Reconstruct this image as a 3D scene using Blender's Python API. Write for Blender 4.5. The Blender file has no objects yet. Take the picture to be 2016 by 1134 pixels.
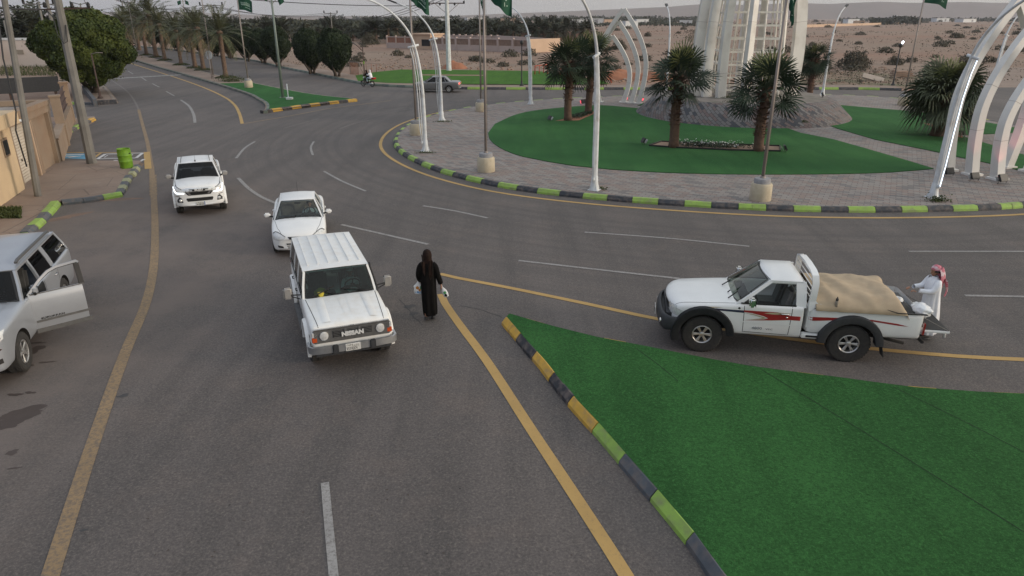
import bpy, bmesh, math, random
import numpy as np
from mathutils import Vector, Matrix, noise
from mathutils.bvhtree import BVHTree
from math import sin, cos, pi, radians as R, atan2, hypot
random.seed(7); rng = np.random.default_rng(7)
scene = bpy.context.scene
COL = scene.collection

# ------------------------------------------------------------------ camera
CAM_H = 6.75; FPX = 1360.0; PITCH = math.atan(532/FPX)
cam = bpy.data.cameras.new('camera'); camo = bpy.data.objects.new('camera', cam); COL.objects.link(camo)
cam.sensor_width = 36; cam.lens = FPX/2016*36; cam.clip_end = 20000; cam.clip_start = 0.1
camo.location = (0, 0, CAM_H); camo.rotation_euler = (pi/2-PITCH, 0, 0)
scene.camera = camo
scene.render.resolution_x = 1024; scene.render.resolution_y = 576
# ------------------------------------------------------------------ light
SUN_EL = R(11); SUN_AZ = R(103)           # azimuth clockwise from +Y (the low glow stands to the right)
scene.view_settings.view_transform = 'Standard'; scene.view_settings.look = 'None'
scene.view_settings.exposure = 0.1; scene.view_settings.gamma = 1
w = bpy.data.worlds.new('World'); scene.world = w; w.use_nodes = True
nt = w.node_tree; N = nt.nodes; L = nt.links; N.clear()
wo = N.new('ShaderNodeOutputWorld'); bg = N.new('ShaderNodeBackground'); L.new(bg.outputs[0], wo.inputs[0])
sky = N.new('ShaderNodeTexSky'); sky.sky_type = 'NISHITA'; sky.sun_disc = False
sky.sun_elevation = SUN_EL; sky.sun_rotation = SUN_AZ; sky.dust_density = 3; sky.air_density = 1.4
skb = N.new('ShaderNodeVectorMath'); skb.operation = 'SCALE'; skb.inputs[3].default_value = 1.0
L.new(sky.outputs[0], skb.inputs[0])
# thin even overcast veil over the clear sky
tc = N.new('ShaderNodeTexCoord'); sx = N.new('ShaderNodeSeparateXYZ'); L.new(tc.outputs['Generated'], sx.inputs[0])
rp = N.new('ShaderNodeValToRGB'); L.new(sx.outputs[2], rp.inputs[0])
rp.color_ramp.elements[0].position = 0.0; rp.color_ramp.elements[0].color = (4.65, 4.62, 4.68, 1)
rp.color_ramp.elements[1].position = 0.7; rp.color_ramp.elements[1].color = (8.3, 8.9, 9.8, 1)
e = rp.color_ramp.elements.new(0.12); e.color = (4.95, 5.0, 5.3, 1)
gx = N.new('ShaderNodeMapRange'); gx.inputs[1].default_value = -1; gx.inputs[2].default_value = 1
gx.inputs[3].default_value = 0.0; gx.inputs[4].default_value = 1.0; L.new(sx.outputs[0], gx.inputs[0])
tint = N.new('ShaderNodeMix'); tint.data_type = 'RGBA'; L.new(gx.outputs[0], tint.inputs[0])
tint.inputs[6].default_value = (0.64, 0.70, 0.86, 1); tint.inputs[7].default_value = (1.46, 1.36, 1.12, 1)
mu = N.new('ShaderNodeMix'); mu.data_type = 'RGBA'; mu.blend_type = 'MULTIPLY'; mu.inputs[0].default_value = 1
L.new(rp.outputs[0], mu.inputs[6]); L.new(tint.outputs[2], mu.inputs[7])
mx = N.new('ShaderNodeMix'); mx.data_type = 'RGBA'; mx.inputs[0].default_value = 0.82
L.new(skb.outputs[0], mx.inputs[6]); L.new(mu.outputs[2], mx.inputs[7])
L.new(mx.outputs[2], bg.inputs[0]); bg.inputs[1].default_value = 0.10
sun = bpy.data.lights.new('sun', 'SUN'); sun.energy = 2.0; sun.angle = R(12); sun.color = (1, .86, .72)
suno = bpy.data.objects.new('sun', sun); COL.objects.link(suno)
sd = Vector((sin(SUN_AZ)*cos(SUN_EL), cos(SUN_AZ)*cos(SUN_EL), sin(SUN_EL)))
suno.rotation_euler = sd.to_track_quat('Z', 'Y').to_euler()

# ------------------------------------------------------------------ helpers
def G(px, py, z=0.0):
    'point of the horizontal plane z seen at a place of the photograph (a surveying aid)'
    u = (px-1008)/FPX; v = (567-py)/FPX
    d = Vector((u, cos(PITCH)+v*sin(PITCH), -sin(PITCH)+v*cos(PITCH)))
    t = (z-CAM_H)/d.z
    return Vector((d.x*t, d.y*t, z))
def ZH(Y, py):
    v = (567-py)/FPX
    return CAM_H + Y*(-sin(PITCH)+v*cos(PITCH))/(cos(PITCH)+v*sin(PITCH))
def XP(Y, Z, px):
    dep = Y*cos(PITCH)-(Z-CAM_H)*sin(PITCH)
    return (px-1008)/FPX*dep

def tag(o, label=None, cat=None, group=None, kind=None):
    if label: o['label'] = label
    if cat: o['category'] = cat
    if group: o['group'] = group
    if kind: o['kind'] = kind
    return o
def empty(name, loc, rz=0, label=None, cat=None, group=None):
    o = bpy.data.objects.new(name, None); COL.objects.link(o)
    o.location = loc; o.rotation_euler = (0, 0, rz); o.empty_display_size = .2
    return tag(o, label, cat, group)
def obj(name, me, mats, parent=None, smooth=False, angle=None):
    if isinstance(mats, str) or not isinstance(mats, (list, tuple)): mats = [mats]
    if len(me.materials) == 0:
        for m in mats: me.materials.append(m)
    o = bpy.data.objects.new(name, me); COL.objects.link(o)
    if smooth or angle:
        me.polygons.foreach_set('use_smooth', [True]*len(me.polygons))
        if angle: me.set_sharp_from_angle(angle=R(angle))
    if parent: o.parent = parent
    return o
def mesh_np(name, V, F):
    me = bpy.data.meshes.new(name); me.from_pydata([tuple(v) for v in V], [], F); me.update(); return me
def mesh_quads(name, V):
    'V: (n,4,3) separate quads'
    V = np.asarray(V, dtype=np.float32); n = len(V)
    me = bpy.data.meshes.new(name)
    me.vertices.add(n*4); me.vertices.foreach_set('co', V.reshape(-1))
    me.loops.add(n*4); me.loops.foreach_set('vertex_index', np.arange(n*4, dtype=np.int32))
    me.polygons.add(n); me.polygons.foreach_set('loop_start', np.arange(0, n*4, 4, dtype=np.int32))
    try: me.polygons.foreach_set('loop_total', np.full(n, 4, dtype=np.int32))
    except Exception: pass
    me.update(calc_edges=True); me.validate(); return me
def bm_mesh(bm, name='m', normals=True):
    if normals: bmesh.ops.recalc_face_normals(bm, faces=bm.faces[:])
    me = bpy.data.meshes.new(name); bm.to_mesh(me); bm.free(); return me

class MB:
    'collects simple shapes in one bmesh'
    def __init__(s): s.bm = bmesh.new(); s.mi = 0
    def _fin(s, vs, M):
        for v in vs: v.co = M @ v.co
    def box(s, c, d, bev=0.0, rot=None, seg=2):
        b = bmesh.new(); bmesh.ops.create_cube(b, size=1)
        for v in b.verts: v.co = Vector((v.co.x*d[0], v.co.y*d[1], v.co.z*d[2]))
        if bev > 0: bmesh.ops.bevel(b, geom=b.edges[:], offset=bev, segments=seg, affect='EDGES', clamp_overlap=True)
        M = Matrix.Translation(c) @ (rot.to_matrix().to_4x4() if rot is not None and not isinstance(rot, Matrix) else (rot or Matrix.Identity(4)))
        return s._add(b, M)
    def _add(s, b, M):
        mp = {}
        for v in b.verts: mp[v] = s.bm.verts.new(M @ v.co)
        for f in b.faces:
            try: nf = s.bm.faces.new([mp[v] for v in f.verts]); nf.material_index = s.mi
            except ValueError: pass
        b.free(); return s
    def tube(s, pts, r, n=10, cap=True, flat=1.0):
        'pts path, r radius or list'
        pts = [Vector(p) for p in pts]; k = len(pts)
        rr = r if isinstance(r, (list, tuple)) else [r]*k
        rings = []; prev = None
        for i, p in enumerate(pts):
            t = (pts[min(i+1, k-1)]-pts[max(i-1, 0)]).normalized()
            if prev is None:
                a = Vector((0, 0, 1)) if abs(t.z) < .9 else Vector((1, 0, 0))
                u = t.cross(a).normalized()
            else:
                u = (prev - t*prev.dot(t)).normalized()
            prev = u; w_ = t.cross(u)
            rings.append([s.bm.verts.new(p+(u*cos(2*pi*j/n)+w_*flat*sin(2*pi*j/n))*rr[i]) for j in range(n)])
        for i in range(k-1):
            for j in range(n):
                f = s.bm.faces.new([rings[i][j], rings[i][(j+1) % n], rings[i+1][(j+1) % n], rings[i+1][j]]); f.material_index = s.mi; f.smooth = True
        if cap:
            for rg in (rings[0][::-1], rings[-1]):
                f = s.bm.faces.new(rg); f.material_index = s.mi
        return s
    def beam(s, pts, a, b, up=(0, 0, 1), cap=True):
        'rectangular section a (across) x b (along up-ish) swept on pts; a,b may be lists'
        pts = [Vector(p) for p in pts]; k = len(pts); up = Vector(up)
        aa = a if isinstance(a, (list, tuple)) else [a]*k; bb = b if isinstance(b, (list, tuple)) else [b]*k
        rings = []
        for i, p in enumerate(pts):
            t = (pts[min(i+1, k-1)]-pts[max(i-1, 0)]).normalized()
            sd_ = t.cross(up).normalized(); u = sd_.cross(t).normalized()
            rings.append([s.bm.verts.new(p+sd_*aa[i]/2*x+u*bb[i]/2*y) for x, y in ((-1, -1), (1, -1), (1, 1), (-1, 1))])
        for i in range(k-1):
            for j in range(4):
                f = s.bm.faces.new([rings[i][j], rings[i][(j+1) % 4], rings[i+1][(j+1) % 4], rings[i+1][j]]); f.material_index = s.mi
        if cap:
            for rg in (rings[0][::-1], rings[-1]):
                f = s.bm.faces.new(rg); f.material_index = s.mi
        return s
    def lathe(s, prof, n=24, M=None, c=(0, 0, 0)):
        'prof: (r,z) list, axis z'
        M = M or Matrix.Translation(c); rings = []
        for r_, z_ in prof:
            if r_ < 1e-5: rings.append([s.bm.verts.new(M @ Vector((0, 0, z_)))])
            else: rings.append([s.bm.verts.new(M @ Vector((r_*cos(2*pi*j/n), r_*sin(2*pi*j/n), z_))) for j in range(n)])
        for i in range(len(rings)-1):
            A, B = rings[i], rings[i+1]
            for j in range(n):
                q = [A[j % len(A)], A[(j+1) % len(A)], B[(j+1) % len(B)], B[j % len(B)]]
                q2 = []
                for v in q:
                    if v not in q2: q2.append(v)
                if len(q2) > 2:
                    f = s.bm.faces.new(q2); f.material_index = s.mi; f.smooth = True
        return s
    def prism(s, poly, z0, z1, M=None):
        M = M or Matrix.Identity(4)
        a = [s.bm.verts.new(M @ Vector((p[0], p[1], z0))) for p in poly]; b = [s.bm.verts.new(M @ Vector((p[0], p[1], z1))) for p in poly]
        n = len(poly)
        for i in range(n):
            f = s.bm.faces.new([a[i], a[(i+1) % n], b[(i+1) % n], b[i]]); f.material_index = s.mi
        for q in (a[::-1], b):
            f = s.bm.faces.new(q); f.material_index = s.mi
        return s
    def grid(s, P, closed_u=False):
        'P[i][j] points'
        vs = [[s.bm.verts.new(p) for p in row] for row in P]
        for i in range(len(P)-1):
            m = len(P[i])
            for j in range(m if closed_u else m-1):
                f = s.bm.faces.new([vs[i][j], vs[i][(j+1) % m], vs[i+1][(j+1) % m], vs[i+1][j]]); f.material_index = s.mi; f.smooth = True
        return vs
    def quad(s, *p):
        f = s.bm.faces.new([s.bm.verts.new(q) for q in p]); f.material_index = s.mi; return s
    def build(s, name, mats, parent=None, angle=None, normals=True):
        sm = {f.index: f.smooth for f in s.bm.faces}
        me = bm_mesh(s.bm, name, normals)
        if angle:
            return obj(name, me, mats, parent, angle=angle)
        return obj(name, me, mats, parent)

def evalmesh(me, mods):
    'apply modifiers described by (type, {props}) to mesh me, return new mesh'
    o = bpy.data.objects.new('tmp', me); COL.objects.link(o)
    for ty, pr in mods:
        m = o.modifiers.new('m', ty)
        for k, v in pr.items(): setattr(m, k, v)
    dg = bpy.context.evaluated_depsgraph_get(); dg.update()
    me2 = bpy.data.meshes.new_from_object(o.evaluated_get(dg), preserve_all_data_layers=True, depsgraph=dg)
    bpy.data.objects.remove(o); return me2
def copy_tree(o, parent=None):
    c = o.copy(); COL.objects.link(c); c.parent = parent
    for ch in list(o.children): copy_tree(ch, c)
    return c

# ------------------------------------------------------------------ materials
def mat(name, c1, c2=None, scale=3.0, rough=.8, metal=0.0, bump=0.0, bscale=None, coat=0.0, detail=6, spec=.5, c3=None, s3=.3, lo=.35, hi=.65, world=False, emis=None, es=0, sub=0):
    m = bpy.data.materials.new(name); m.use_nodes = True; nt = m.node_tree; N = nt.nodes; L = nt.links
    b = N['Principled BSDF']; b.inputs['Roughness'].default_value = rough; b.inputs['Metallic'].default_value = metal
    b.inputs['Coat Weight'].default_value = coat; b.inputs['Coat Roughness'].default_value = .08
    b.inputs['Specular IOR Level'].default_value = spec
    if emis: b.inputs['Emission Color'].default_value = (*emis, 1); b.inputs['Emission Strength'].default_value = es
    b.inputs['Base Color'].default_value = (*c1, 1)
    if c2 is None: c2 = tuple(x*.86 for x in c1)
    if world:
        tcn = N.new('ShaderNodeNewGeometry').outputs['Position']
    else: tcn = N.new('ShaderNodeTexCoord').outputs['Object']
    nz = N.new('ShaderNodeTexNoise'); nz.inputs['Scale'].default_value = scale; nz.inputs['Detail'].default_value = detail
    L.new(tcn, nz.inputs['Vector'])
    mr = N.new('ShaderNodeMapRange'); mr.inputs[1].default_value = lo; mr.inputs[2].default_value = hi; L.new(nz.outputs[0], mr.inputs[0])
    mx = N.new('ShaderNodeMix'); mx.data_type = 'RGBA'; mx.inputs[6].default_value = (*c1, 1); mx.inputs[7].default_value = (*c2, 1)
    L.new(mr.outputs[0], mx.inputs[0]); out = mx.outputs[2]
    if c3:
        n3 = N.new('ShaderNodeTexNoise'); n3.inputs['Scale'].default_value = s3; n3.inputs['Detail'].default_value = 5; L.new(tcn, n3.inputs['Vector'])
        r3 = N.new('ShaderNodeMapRange'); r3.inputs[1].default_value = .45; r3.inputs[2].default_value = .68; L.new(n3.outputs[0], r3.inputs[0])
        x3 = N.new('ShaderNodeMix'); x3.data_type = 'RGBA'; x3.inputs[7].default_value = (*c3, 1); L.new(out, x3.inputs[6]); L.new(r3.outputs[0], x3.inputs[0]); out = x3.outputs[2]
    L.new(out, b.inputs['Base Color'])
    if bump:
        nb = N.new('ShaderNodeTexNoise'); nb.inputs['Scale'].default_value = bscale or scale*4; nb.inputs['Detail'].default_value = 4; L.new(tcn, nb.inputs['Vector'])
        bp = N.new('ShaderNodeBump'); bp.inputs['Strength'].default_value = bump; bp.inputs['Distance'].default_value = .02
        L.new(nb.outputs[0], bp.inputs['Height']); L.new(bp.outputs[0], b.inputs['Normal'])
    return m
def glassmat(name, tint, rough=.02, refl=1.0, dark=None):
    m = bpy.data.materials.new(name); m.use_nodes = True; nt = m.node_tree; N = nt.nodes; L = nt.links; N.clear()
    o = N.new('ShaderNodeOutputMaterial'); t = N.new('ShaderNodeBsdfTransparent'); t.inputs[0].default_value = (*tint, 1)
    g = N.new('ShaderNodeBsdfGlossy'); g.inputs['Roughness'].default_value = rough; g.inputs[0].default_value = (refl, refl, refl, 1)
    f = N.new('ShaderNodeFresnel'); f.inputs[0].default_value = 1.5; x = N.new('ShaderNodeMixShader')
    L.new(f.outputs[0], x.inputs[0]); L.new(t.outputs[0], x.inputs[1]); L.new(g.outputs[0], x.inputs[2]); L.new(x.outputs[0], o.inputs[0])
    return m
M = {}
M['white_paint'] = mat('white_paint', (.74, .75, .75), (.69, .70, .70), 2.0, .38, coat=.5)
M['old_white_paint'] = mat('old_white_paint', (.73, .74, .735), (.71, .715, .70), 3.5, .42, coat=.3, c3=(.68, .67, .64), s3=5)
M['mirror_shell'] = mat('mirror_shell', (.36, .35, .33), (.30, .29, .28), 8, .35, metal=.3, coat=.4)
M['badge_white'] = mat('badge_white', (.62, .63, .63), None, 8, .4)
M['silver_paint'] = mat('silver_paint', (.34, .365, .40), (.32, .34, .375), 2.0, .38, metal=.35, coat=.6)
M['grey_paint'] = mat('grey_paint', (.17, .175, .18), (.15, .155, .16), 2.0, .34, metal=.4, coat=.6)
M['rubber'] = mat('rubber', (.022, .022, .022), (.035, .033, .03), 14, .9, bump=.3)
M['black_plastic'] = mat('black_plastic', (.022, .024, .028), (.032, .034, .038), 9, .6)
M['dark_trim'] = mat('dark_trim', (.008, .008, .009), (.012, .012, .012), 5, .6)
M['grey_plastic'] = mat('grey_plastic', (.075, .075, .075), (.10, .10, .10), 8, .65)
M['well'] = mat('well', (.012, .012, .012), (.02, .018, .016), 8, .95)
M['chrome'] = mat('chrome', (.70, .70, .70), (.6, .6, .6), 6, .22, metal=.95)
M['alloy'] = mat('alloy', (.55, .55, .55), (.45, .45, .44), 12, .35, metal=.8)
M['bumper_metal'] = mat('bumper_metal', (.45, .46, .47), (.36, .37, .38), 5, .38, metal=.75)
M['glass_clear'] = glassmat('glass_clear', (.55, .62, .60))
M['glass_green'] = glassmat('glass_green', (.26, .42, .39), refl=.8)
M['glass_dark'] = glassmat('glass_dark', (.035, .04, .045), refl=.55)
M['lens'] = mat('lens', (.66, .67, .67), (.52, .53, .53), 18, .15, metal=.15, coat=1)
M['amber'] = mat('amber', (.55, .08, .012), (.45, .06, .01), 18, .25, coat=1)
M['red_lens'] = mat('red_lens', (.35, .012, .012), (.28, .01, .01), 18, .25, coat=1)
M['led'] = mat('led', (.9, .95, 1), (.9, .95, 1), 3, .3, emis=(.88, .95, 1), es=3.2)
M['tail_lit'] = mat('tail_lit', (.8, .05, .05), None, 3, .3, emis=(1, .10, .07), es=1.6)
M['plate'] = mat('plate', (.66, .66, .64), (.58, .58, .55), 20, .5)
M['plate_ink'] = mat('plate_ink', (.03, .03, .03), None, 9, .6)
M['plate_blue'] = mat('plate_blue', (.03, .12, .4), None, 9, .6)
M['seat_grey'] = mat('seat_grey', (.17, .165, .155), (.13, .125, .12), 20, .95, bump=.2)
M['seat_tan'] = mat('seat_tan', (.30, .26, .21), (.24, .21, .17), 20, .95, bump=.2)
M['interior'] = mat('interior', (.045, .045, .045), (.06, .06, .058), 8, .85)
M['skin'] = mat('skin', (.32, .17, .11), (.27, .14, .09), 30, .55, spec=.3)
M['hair'] = mat('hair', (.012, .010, .009), None, 40, .6)
M['abaya'] = mat('abaya', (.004, .0038, .0038), (.007, .0062, .006), 9, .95, bump=.3, spec=.15)
M['scarf_brown'] = mat('scarf_brown', (.022, .011, .008), (.012, .007, .005), 9, .9, bump=.3, spec=.2)
M['thobe'] = mat('thobe', (.74, .76, .80), (.68, .70, .74), 7, .8, bump=.15)
M['bluegrey_cloth'] = mat('bluegrey_cloth', (.36, .46, .50), (.30, .39, .43), 12, .85)
M['tarp'] = mat('tarp', (.42, .33, .225), (.36, .28, .19), 5, .9, bump=.25, bscale=60)
M['plastic_bag'] = mat('plastic_bag', (.72, .74, .76), (.60, .62, .64), 12, .3, coat=.4)
# ------------------------------------------------------------------ ground materials
def nodes_mat(name):
    m = bpy.data.materials.new(name); m.use_nodes = True; nt = m.node_tree
    return m, nt.nodes, nt.links, nt.nodes['Principled BSDF']
def nz(N, L, vec, scale, detail=5, rough=.55, dist=0):
    n = N.new('ShaderNodeTexNoise'); n.inputs['Scale'].default_value = scale; n.inputs['Detail'].default_value = detail
    n.inputs['Roughness'].default_value = rough; n.inputs['Distortion'].default_value = dist; L.new(vec, n.inputs['Vector']); return n.outputs[0]
def mr(N, L, s, a, b, c=0., d=1.):
    n = N.new('ShaderNodeMapRange'); n.inputs[1].default_value = a; n.inputs[2].default_value = b; n.inputs[3].default_value = c; n.inputs[4].default_value = d; L.new(s, n.inputs[0]); return n.outputs[0]
def cmix(N, L, f, a, b, mode='MIX'):
    n = N.new('ShaderNodeMix'); n.data_type = 'RGBA'; n.blend_type = mode
    for s, i in ((f, 0), (a, 6), (b, 7)):
        if isinstance(s, tuple): n.inputs[i].default_value = (*s, 1)
        elif isinstance(s, float): n.inputs[i].default_value = s
        else: L.new(s, n.inputs[i])
    return n.outputs[2]
def vscale(N, L, vec, sc, rot=0):
    n = N.new('ShaderNodeMapping'); n.inputs['Scale'].default_value = sc; n.inputs['Rotation'].default_value = (0, 0, rot); L.new(vec, n.inputs[0]); return n.outputs[0]
def bump(N, L, b, h, s, d=.02):
    n = N.new('ShaderNodeBump'); n.inputs['Strength'].default_value = s; n.inputs['Distance'].default_value = d; L.new(h, n.inputs['Height']); L.new(n.outputs[0], b.inputs['Normal'])
def asphalt_nodes(N, L):
    pos = N.new('ShaderNodeNewGeometry').outputs['Position']
    c = cmix(N, L, mr(N, L, nz(N, L, pos, .09, 5), .35, .65), (.083, .074, .072), (.126, .109, .102))
    # long wheel-polished streaks running up the road
    st = nz(N, L, vscale(N, L, pos, (1.0, .07, 1), R(-8)), 1.1, 4)
    c = cmix(N, L, mr(N, L, st, .42, .64, 0, .75), c, (.064, .058, .056))
    c = cmix(N, L, mr(N, L, nz(N, L, pos, .6, 8, .7), .5, .75, 0, .7), c, (.142, .113, .099))
    c = cmix(N, L, mr(N, L, nz(N, L, pos, 4.5, 4, .6), .60, .78, 0, .45), c, (.062, .055, .052))
    sp = nz(N, L, pos, 24, 5, .95)
    c = cmix(N, L, mr(N, L, sp, .51, .70), c, (.21, .18, .16))
    c = cmix(N, L, mr(N, L, sp, .49, .30, 0, .9), c, (.026, .023, .022))
    sv = N.new('ShaderNodeVectorMath'); sv.operation = 'DISTANCE'; L.new(pos, sv.inputs[0]); sv.inputs[1].default_value = (12.45, 45.1, 0)
    cv = N.new('ShaderNodeCombineXYZ'); L.new(sv.outputs['Value'], cv.inputs[0]); arc = nz(N, L, cv.outputs[0], 1.5, 4, .7)
    mk_ = N.new('ShaderNodeMath'); mk_.operation = 'MULTIPLY'; L.new(mr(N, L, arc, .45, .62, 0, .6), mk_.inputs[0]); L.new(mr(N, L, sv.outputs['Value'], 33, 28), mk_.inputs[1]); c = cmix(N, L, mk_.outputs[0], c, (.066, .060, .058))
    sp_ = N.new('ShaderNodeSeparateXYZ'); L.new(pos, sp_.inputs[0]); du = N.new('ShaderNodeMath'); du.operation = 'MULTIPLY'; L.new(mr(N, L, sp_.outputs[0], -6.2, -8.8, 0, .85), du.inputs[0]); L.new(mr(N, L, nz(N, L, pos, .5, 6, .7), .3, .6), du.inputs[1])
    d2 = N.new('ShaderNodeMath'); d2.operation = 'MULTIPLY'; L.new(du.outputs[0], d2.inputs[0]); L.new(mr(N, L, sp_.outputs[1], 34, 24), d2.inputs[1]); c = cmix(N, L, d2.outputs[0], c, (.150, .122, .108))
    vo = N.new('ShaderNodeTexVoronoi'); vo.inputs['Scale'].default_value = 1.7; L.new(pos, vo.inputs['Vector'])
    c = cmix(N, L, mr(N, L, vo.outputs['Distance'], .035, .02), c, (.03, .026, .025))
    return c, pos, sp
def asphalt(name):
    m, N, L, b = nodes_mat(name); c, pos, sp = asphalt_nodes(N, L)
    L.new(c, b.inputs['Base Color']); b.inputs['Roughness'].default_value = .85
    bump(N, L, b, sp, .5, .012); return m
def paint(name, col, wear=.5, asph=(.095, .082, .076)):
    m, N, L, b = nodes_mat(name); pos = N.new('ShaderNodeNewGeometry').outputs['Position']
    c = cmix(N, L, mr(N, L, nz(N, L, pos, 1.1, 6), .35, .7, 0, .6), col, tuple(x*.7 for x in col))
    c = cmix(N, L, mr(N, L, nz(N, L, pos, 16, 8, .85), .62-.2*wear, .72-.2*wear, 0, .35+.5*wear), c, asph)
    L.new(c, b.inputs['Base Color']); b.inputs['Roughness'].default_value = .75; return m
M['asphalt'] = asphalt('asphalt')
M['road_yellow'] = paint('road_yellow', (.44, .28, .095), .35)
M['road_yellow_worn'] = paint('road_yellow_worn', (.28, .19, .10), .75)
M['road_white'] = paint('road_white', (.30, .29, .28), .65)
M['road_white_faint'] = paint('road_white_faint', (.20, .18, .17), .95)
M['mark_white'] = paint('mark_white', (.55, .55, .55), .2)
M['mark_blue'] = paint('mark_blue', (.09, .27, .42), .2)
# desert sand
m, N, L, b = nodes_mat('sand'); pos = N.new('ShaderNodeNewGeometry').outputs['Position']
c = cmix(N, L, mr(N, L, nz(N, L, pos, .05, 6), .35, .68), (.245, .178, .132), (.195, .128, .092))
c = cmix(N, L, mr(N, L, nz(N, L, vscale(N, L, pos, (.25, 1, 1)), .02, 5), .45, .66), c, (.235, .130, .087))
c = cmix(N, L, mr(N, L, nz(N, L, pos, .7, 8, .7), .52, .72, 0, .75), c, (.34, .25, .19))
c = cmix(N, L, mr(N, L, nz(N, L, vscale(N, L, pos, (.5, 1, 1)), .16, 9, .75), .56, .68, 0, .7), c, (.13, .105, .075))
c = cmix(N, L, mr(N, L, nz(N, L, pos, 6, 6, .7), .58, .75, 0, .5), c, (.15, .105, .075))
L.new(c, b.inputs['Base Color']); b.inputs['Roughness'].default_value = .95; bump(N, L, b, nz(N, L, pos, 3, 8, .7), .6, .08); M['sand'] = m
# dusty concrete pavement
m, N, L, b = nodes_mat('concrete_pavement'); pos = N.new('ShaderNodeNewGeometry').outputs['Position']
c = cmix(N, L, mr(N, L, nz(N, L, pos, .35, 7, .65), .35, .65), (.27, .205, .165), (.21, .155, .125))
c = cmix(N, L, mr(N, L, nz(N, L, pos, 2.2, 8, .75), .55, .72, 0, .8), c, (.30, .25, .215))
c = cmix(N, L, mr(N, L, nz(N, L, pos, 1.0, 6, .7), .60, .72, 0, .6), c, (.22, .125, .085))
vo = N.new('ShaderNodeTexVoronoi'); vo.feature = 'DISTANCE_TO_EDGE'; vo.inputs['Scale'].default_value = .55; L.new(pos, vo.inputs['Vector'])
c = cmix(N, L, mr(N, L, vo.outputs['Distance'], .012, .004, 0, .6), c, (.10, .08, .065))
L.new(c, b.inputs['Base Color']); b.inputs['Roughness'].default_value = .95; bump(N, L, b, nz(N, L, pos, 12, 6, .7), .35, .02); M['pavement'] = m
# artificial turf
def turf(name, a, bb):
    m, N, L, b = nodes_mat(name); pos = N.new('ShaderNodeNewGeometry').outputs['Position']
    c = cmix(N, L, mr(N, L, nz(N, L, pos, .35, 5), .35, .65), a, bb)
    f = nz(N, L, pos, 22, 6, .9)
    c = cmix(N, L, mr(N, L, nz(N, L, vscale(N, L, pos, (1, .12, 1), R(33)), 1.3, 3), .45, .62, 0, .35), c, tuple(x*.7 for x in a))
    c = cmix(N, L, mr(N, L, f, .49, .33, 0, .95), c, tuple(x*.30 for x in a))
    c = cmix(N, L, mr(N, L, f, .53, .70, 0, .9), c, tuple(min(1, x*2.1) for x in bb))
    vo = N.new('ShaderNodeTexVoronoi'); vo.inputs['Scale'].default_value = 7; L.new(pos, vo.inputs['Vector'])
    c = cmix(N, L, mr(N, L, vo.outputs['Distance'], .05, .03, 0, .6), c, (.16, .20, .08))
    L.new(c, b.inputs['Base Color']); b.inputs['Roughness'].default_value = .95; b.inputs['Specular IOR Level'].default_value = .15
    bump(N, L, b, f, 1.0, .03); return m
M['turf'] = turf('turf', (.026, .100, .027), (.036, .128, .035))
M['turf_ring'] = turf('turf_ring', (.026, .098, .030), (.040, .130, .038))
M['turf_bright'] = turf('turf_bright', (.045, .125, .018), (.060, .150, .020))
M['turf_seam'] = mat('turf_seam', (.006, .02, .007), None, 20, .95, world=True)
# block paving
def paving(name, uv=False, sc=1.0, rot=R(45), cols=None, bw=.42, bh=.21):
    m, N, L, b = nodes_mat(name)
    pos = N.new('ShaderNodeUVMap').outputs[0] if uv else N.new('ShaderNodeNewGeometry').outputs['Position']
    c1, c2, c3, c4, mo = cols
    def br(off):
        t = N.new('ShaderNodeTexBrick'); t.offset = .5; t.inputs['Scale'].default_value = sc; t.inputs['Mortar Size'].default_value = .012
        t.inputs['Brick Width'].default_value = bw; t.inputs['Row Height'].default_value = bh; t.inputs['Bias'].default_value = off
        t.inputs['Color1'].default_value = (0, 0, 0, 1); t.inputs['Color2'].default_value = (1, 1, 1, 1); t.inputs['Mortar'].default_value = (.5, .5, .5, 1)
        L.new(vscale(N, L, pos, (1, 1, 1), rot), t.inputs['Vector']); return t
    t = br(0); c = cmix(N, L, mr(N, L, t.outputs['Color'], 0, 1), c1, c2)
    c = cmix(N, L, mr(N, L, t.outputs['Color'], .62, .68), c, c3)
    c = cmix(N, L, mr(N, L, t.outputs['Color'], .22, .16), c, c4)
    c = cmix(N, L, mr(N, L, nz(N, L, pos, .5, 6, .7), .45, .7, 0, .55), c, tuple((x+y)/2*1.02 for x, y in zip(c1, c3)))
    c = cmix(N, L, mr(N, L, nz(N, L, pos, 14, 5, .7), .5, .75, 0, .4), c, tuple(x*.6 for x in c1))
    c = cmix(N, L, t.outputs['Fac'], c, mo)
    L.new(c, b.inputs['Base Color']); b.inputs['Roughness'].default_value = .85
    bump(N, L, b, t.outputs['Fac'], -.35, .01); return m
M['paving'] = paving('paving', False, 1.0, R(28), ((.225, .202, .186), (.285, .265, .245), (.235, .182, .160), (.155, .147, .144), (.10, .085, .078)))
M['mound_paving'] = paving('mound_paving', True, 1.0, R(45), ((.120, .112, .112), (.20, .193, .188), (.150, .112, .105), (.052, .056, .066), (.04, .04, .04)), bw=.40, bh=.20)
KC = dict(yellow=((.62, .36, .05), (.50, .30, .045)), black=((.022, .024, .030), (.035, .035, .04)), green=((.27, .43, .075), (.22, .35, .07)),
          grey=((.085, .097, .112), (.065, .073, .085)), slate=((.034, .040, .050), (.028, .032, .040)), pale=((.33, .35, .19), (.26, .27, .16)), concrete=((.30, .25, .21), (.23, .19, .16)),
          teal=((.09, .125, .11), (.07, .10, .09)), mint=((.16, .20, .16), (.13, .16, .13)))
for k, (a, b_) in KC.items():
    M['kerb_'+k] = mat('kerb_'+k, a, b_, 3, .7, bump=.25, world=True, c3=tuple(.6*x+.4*y for x, y in zip(b_, (.22, .17, .14))), s3=5.5)

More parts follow.
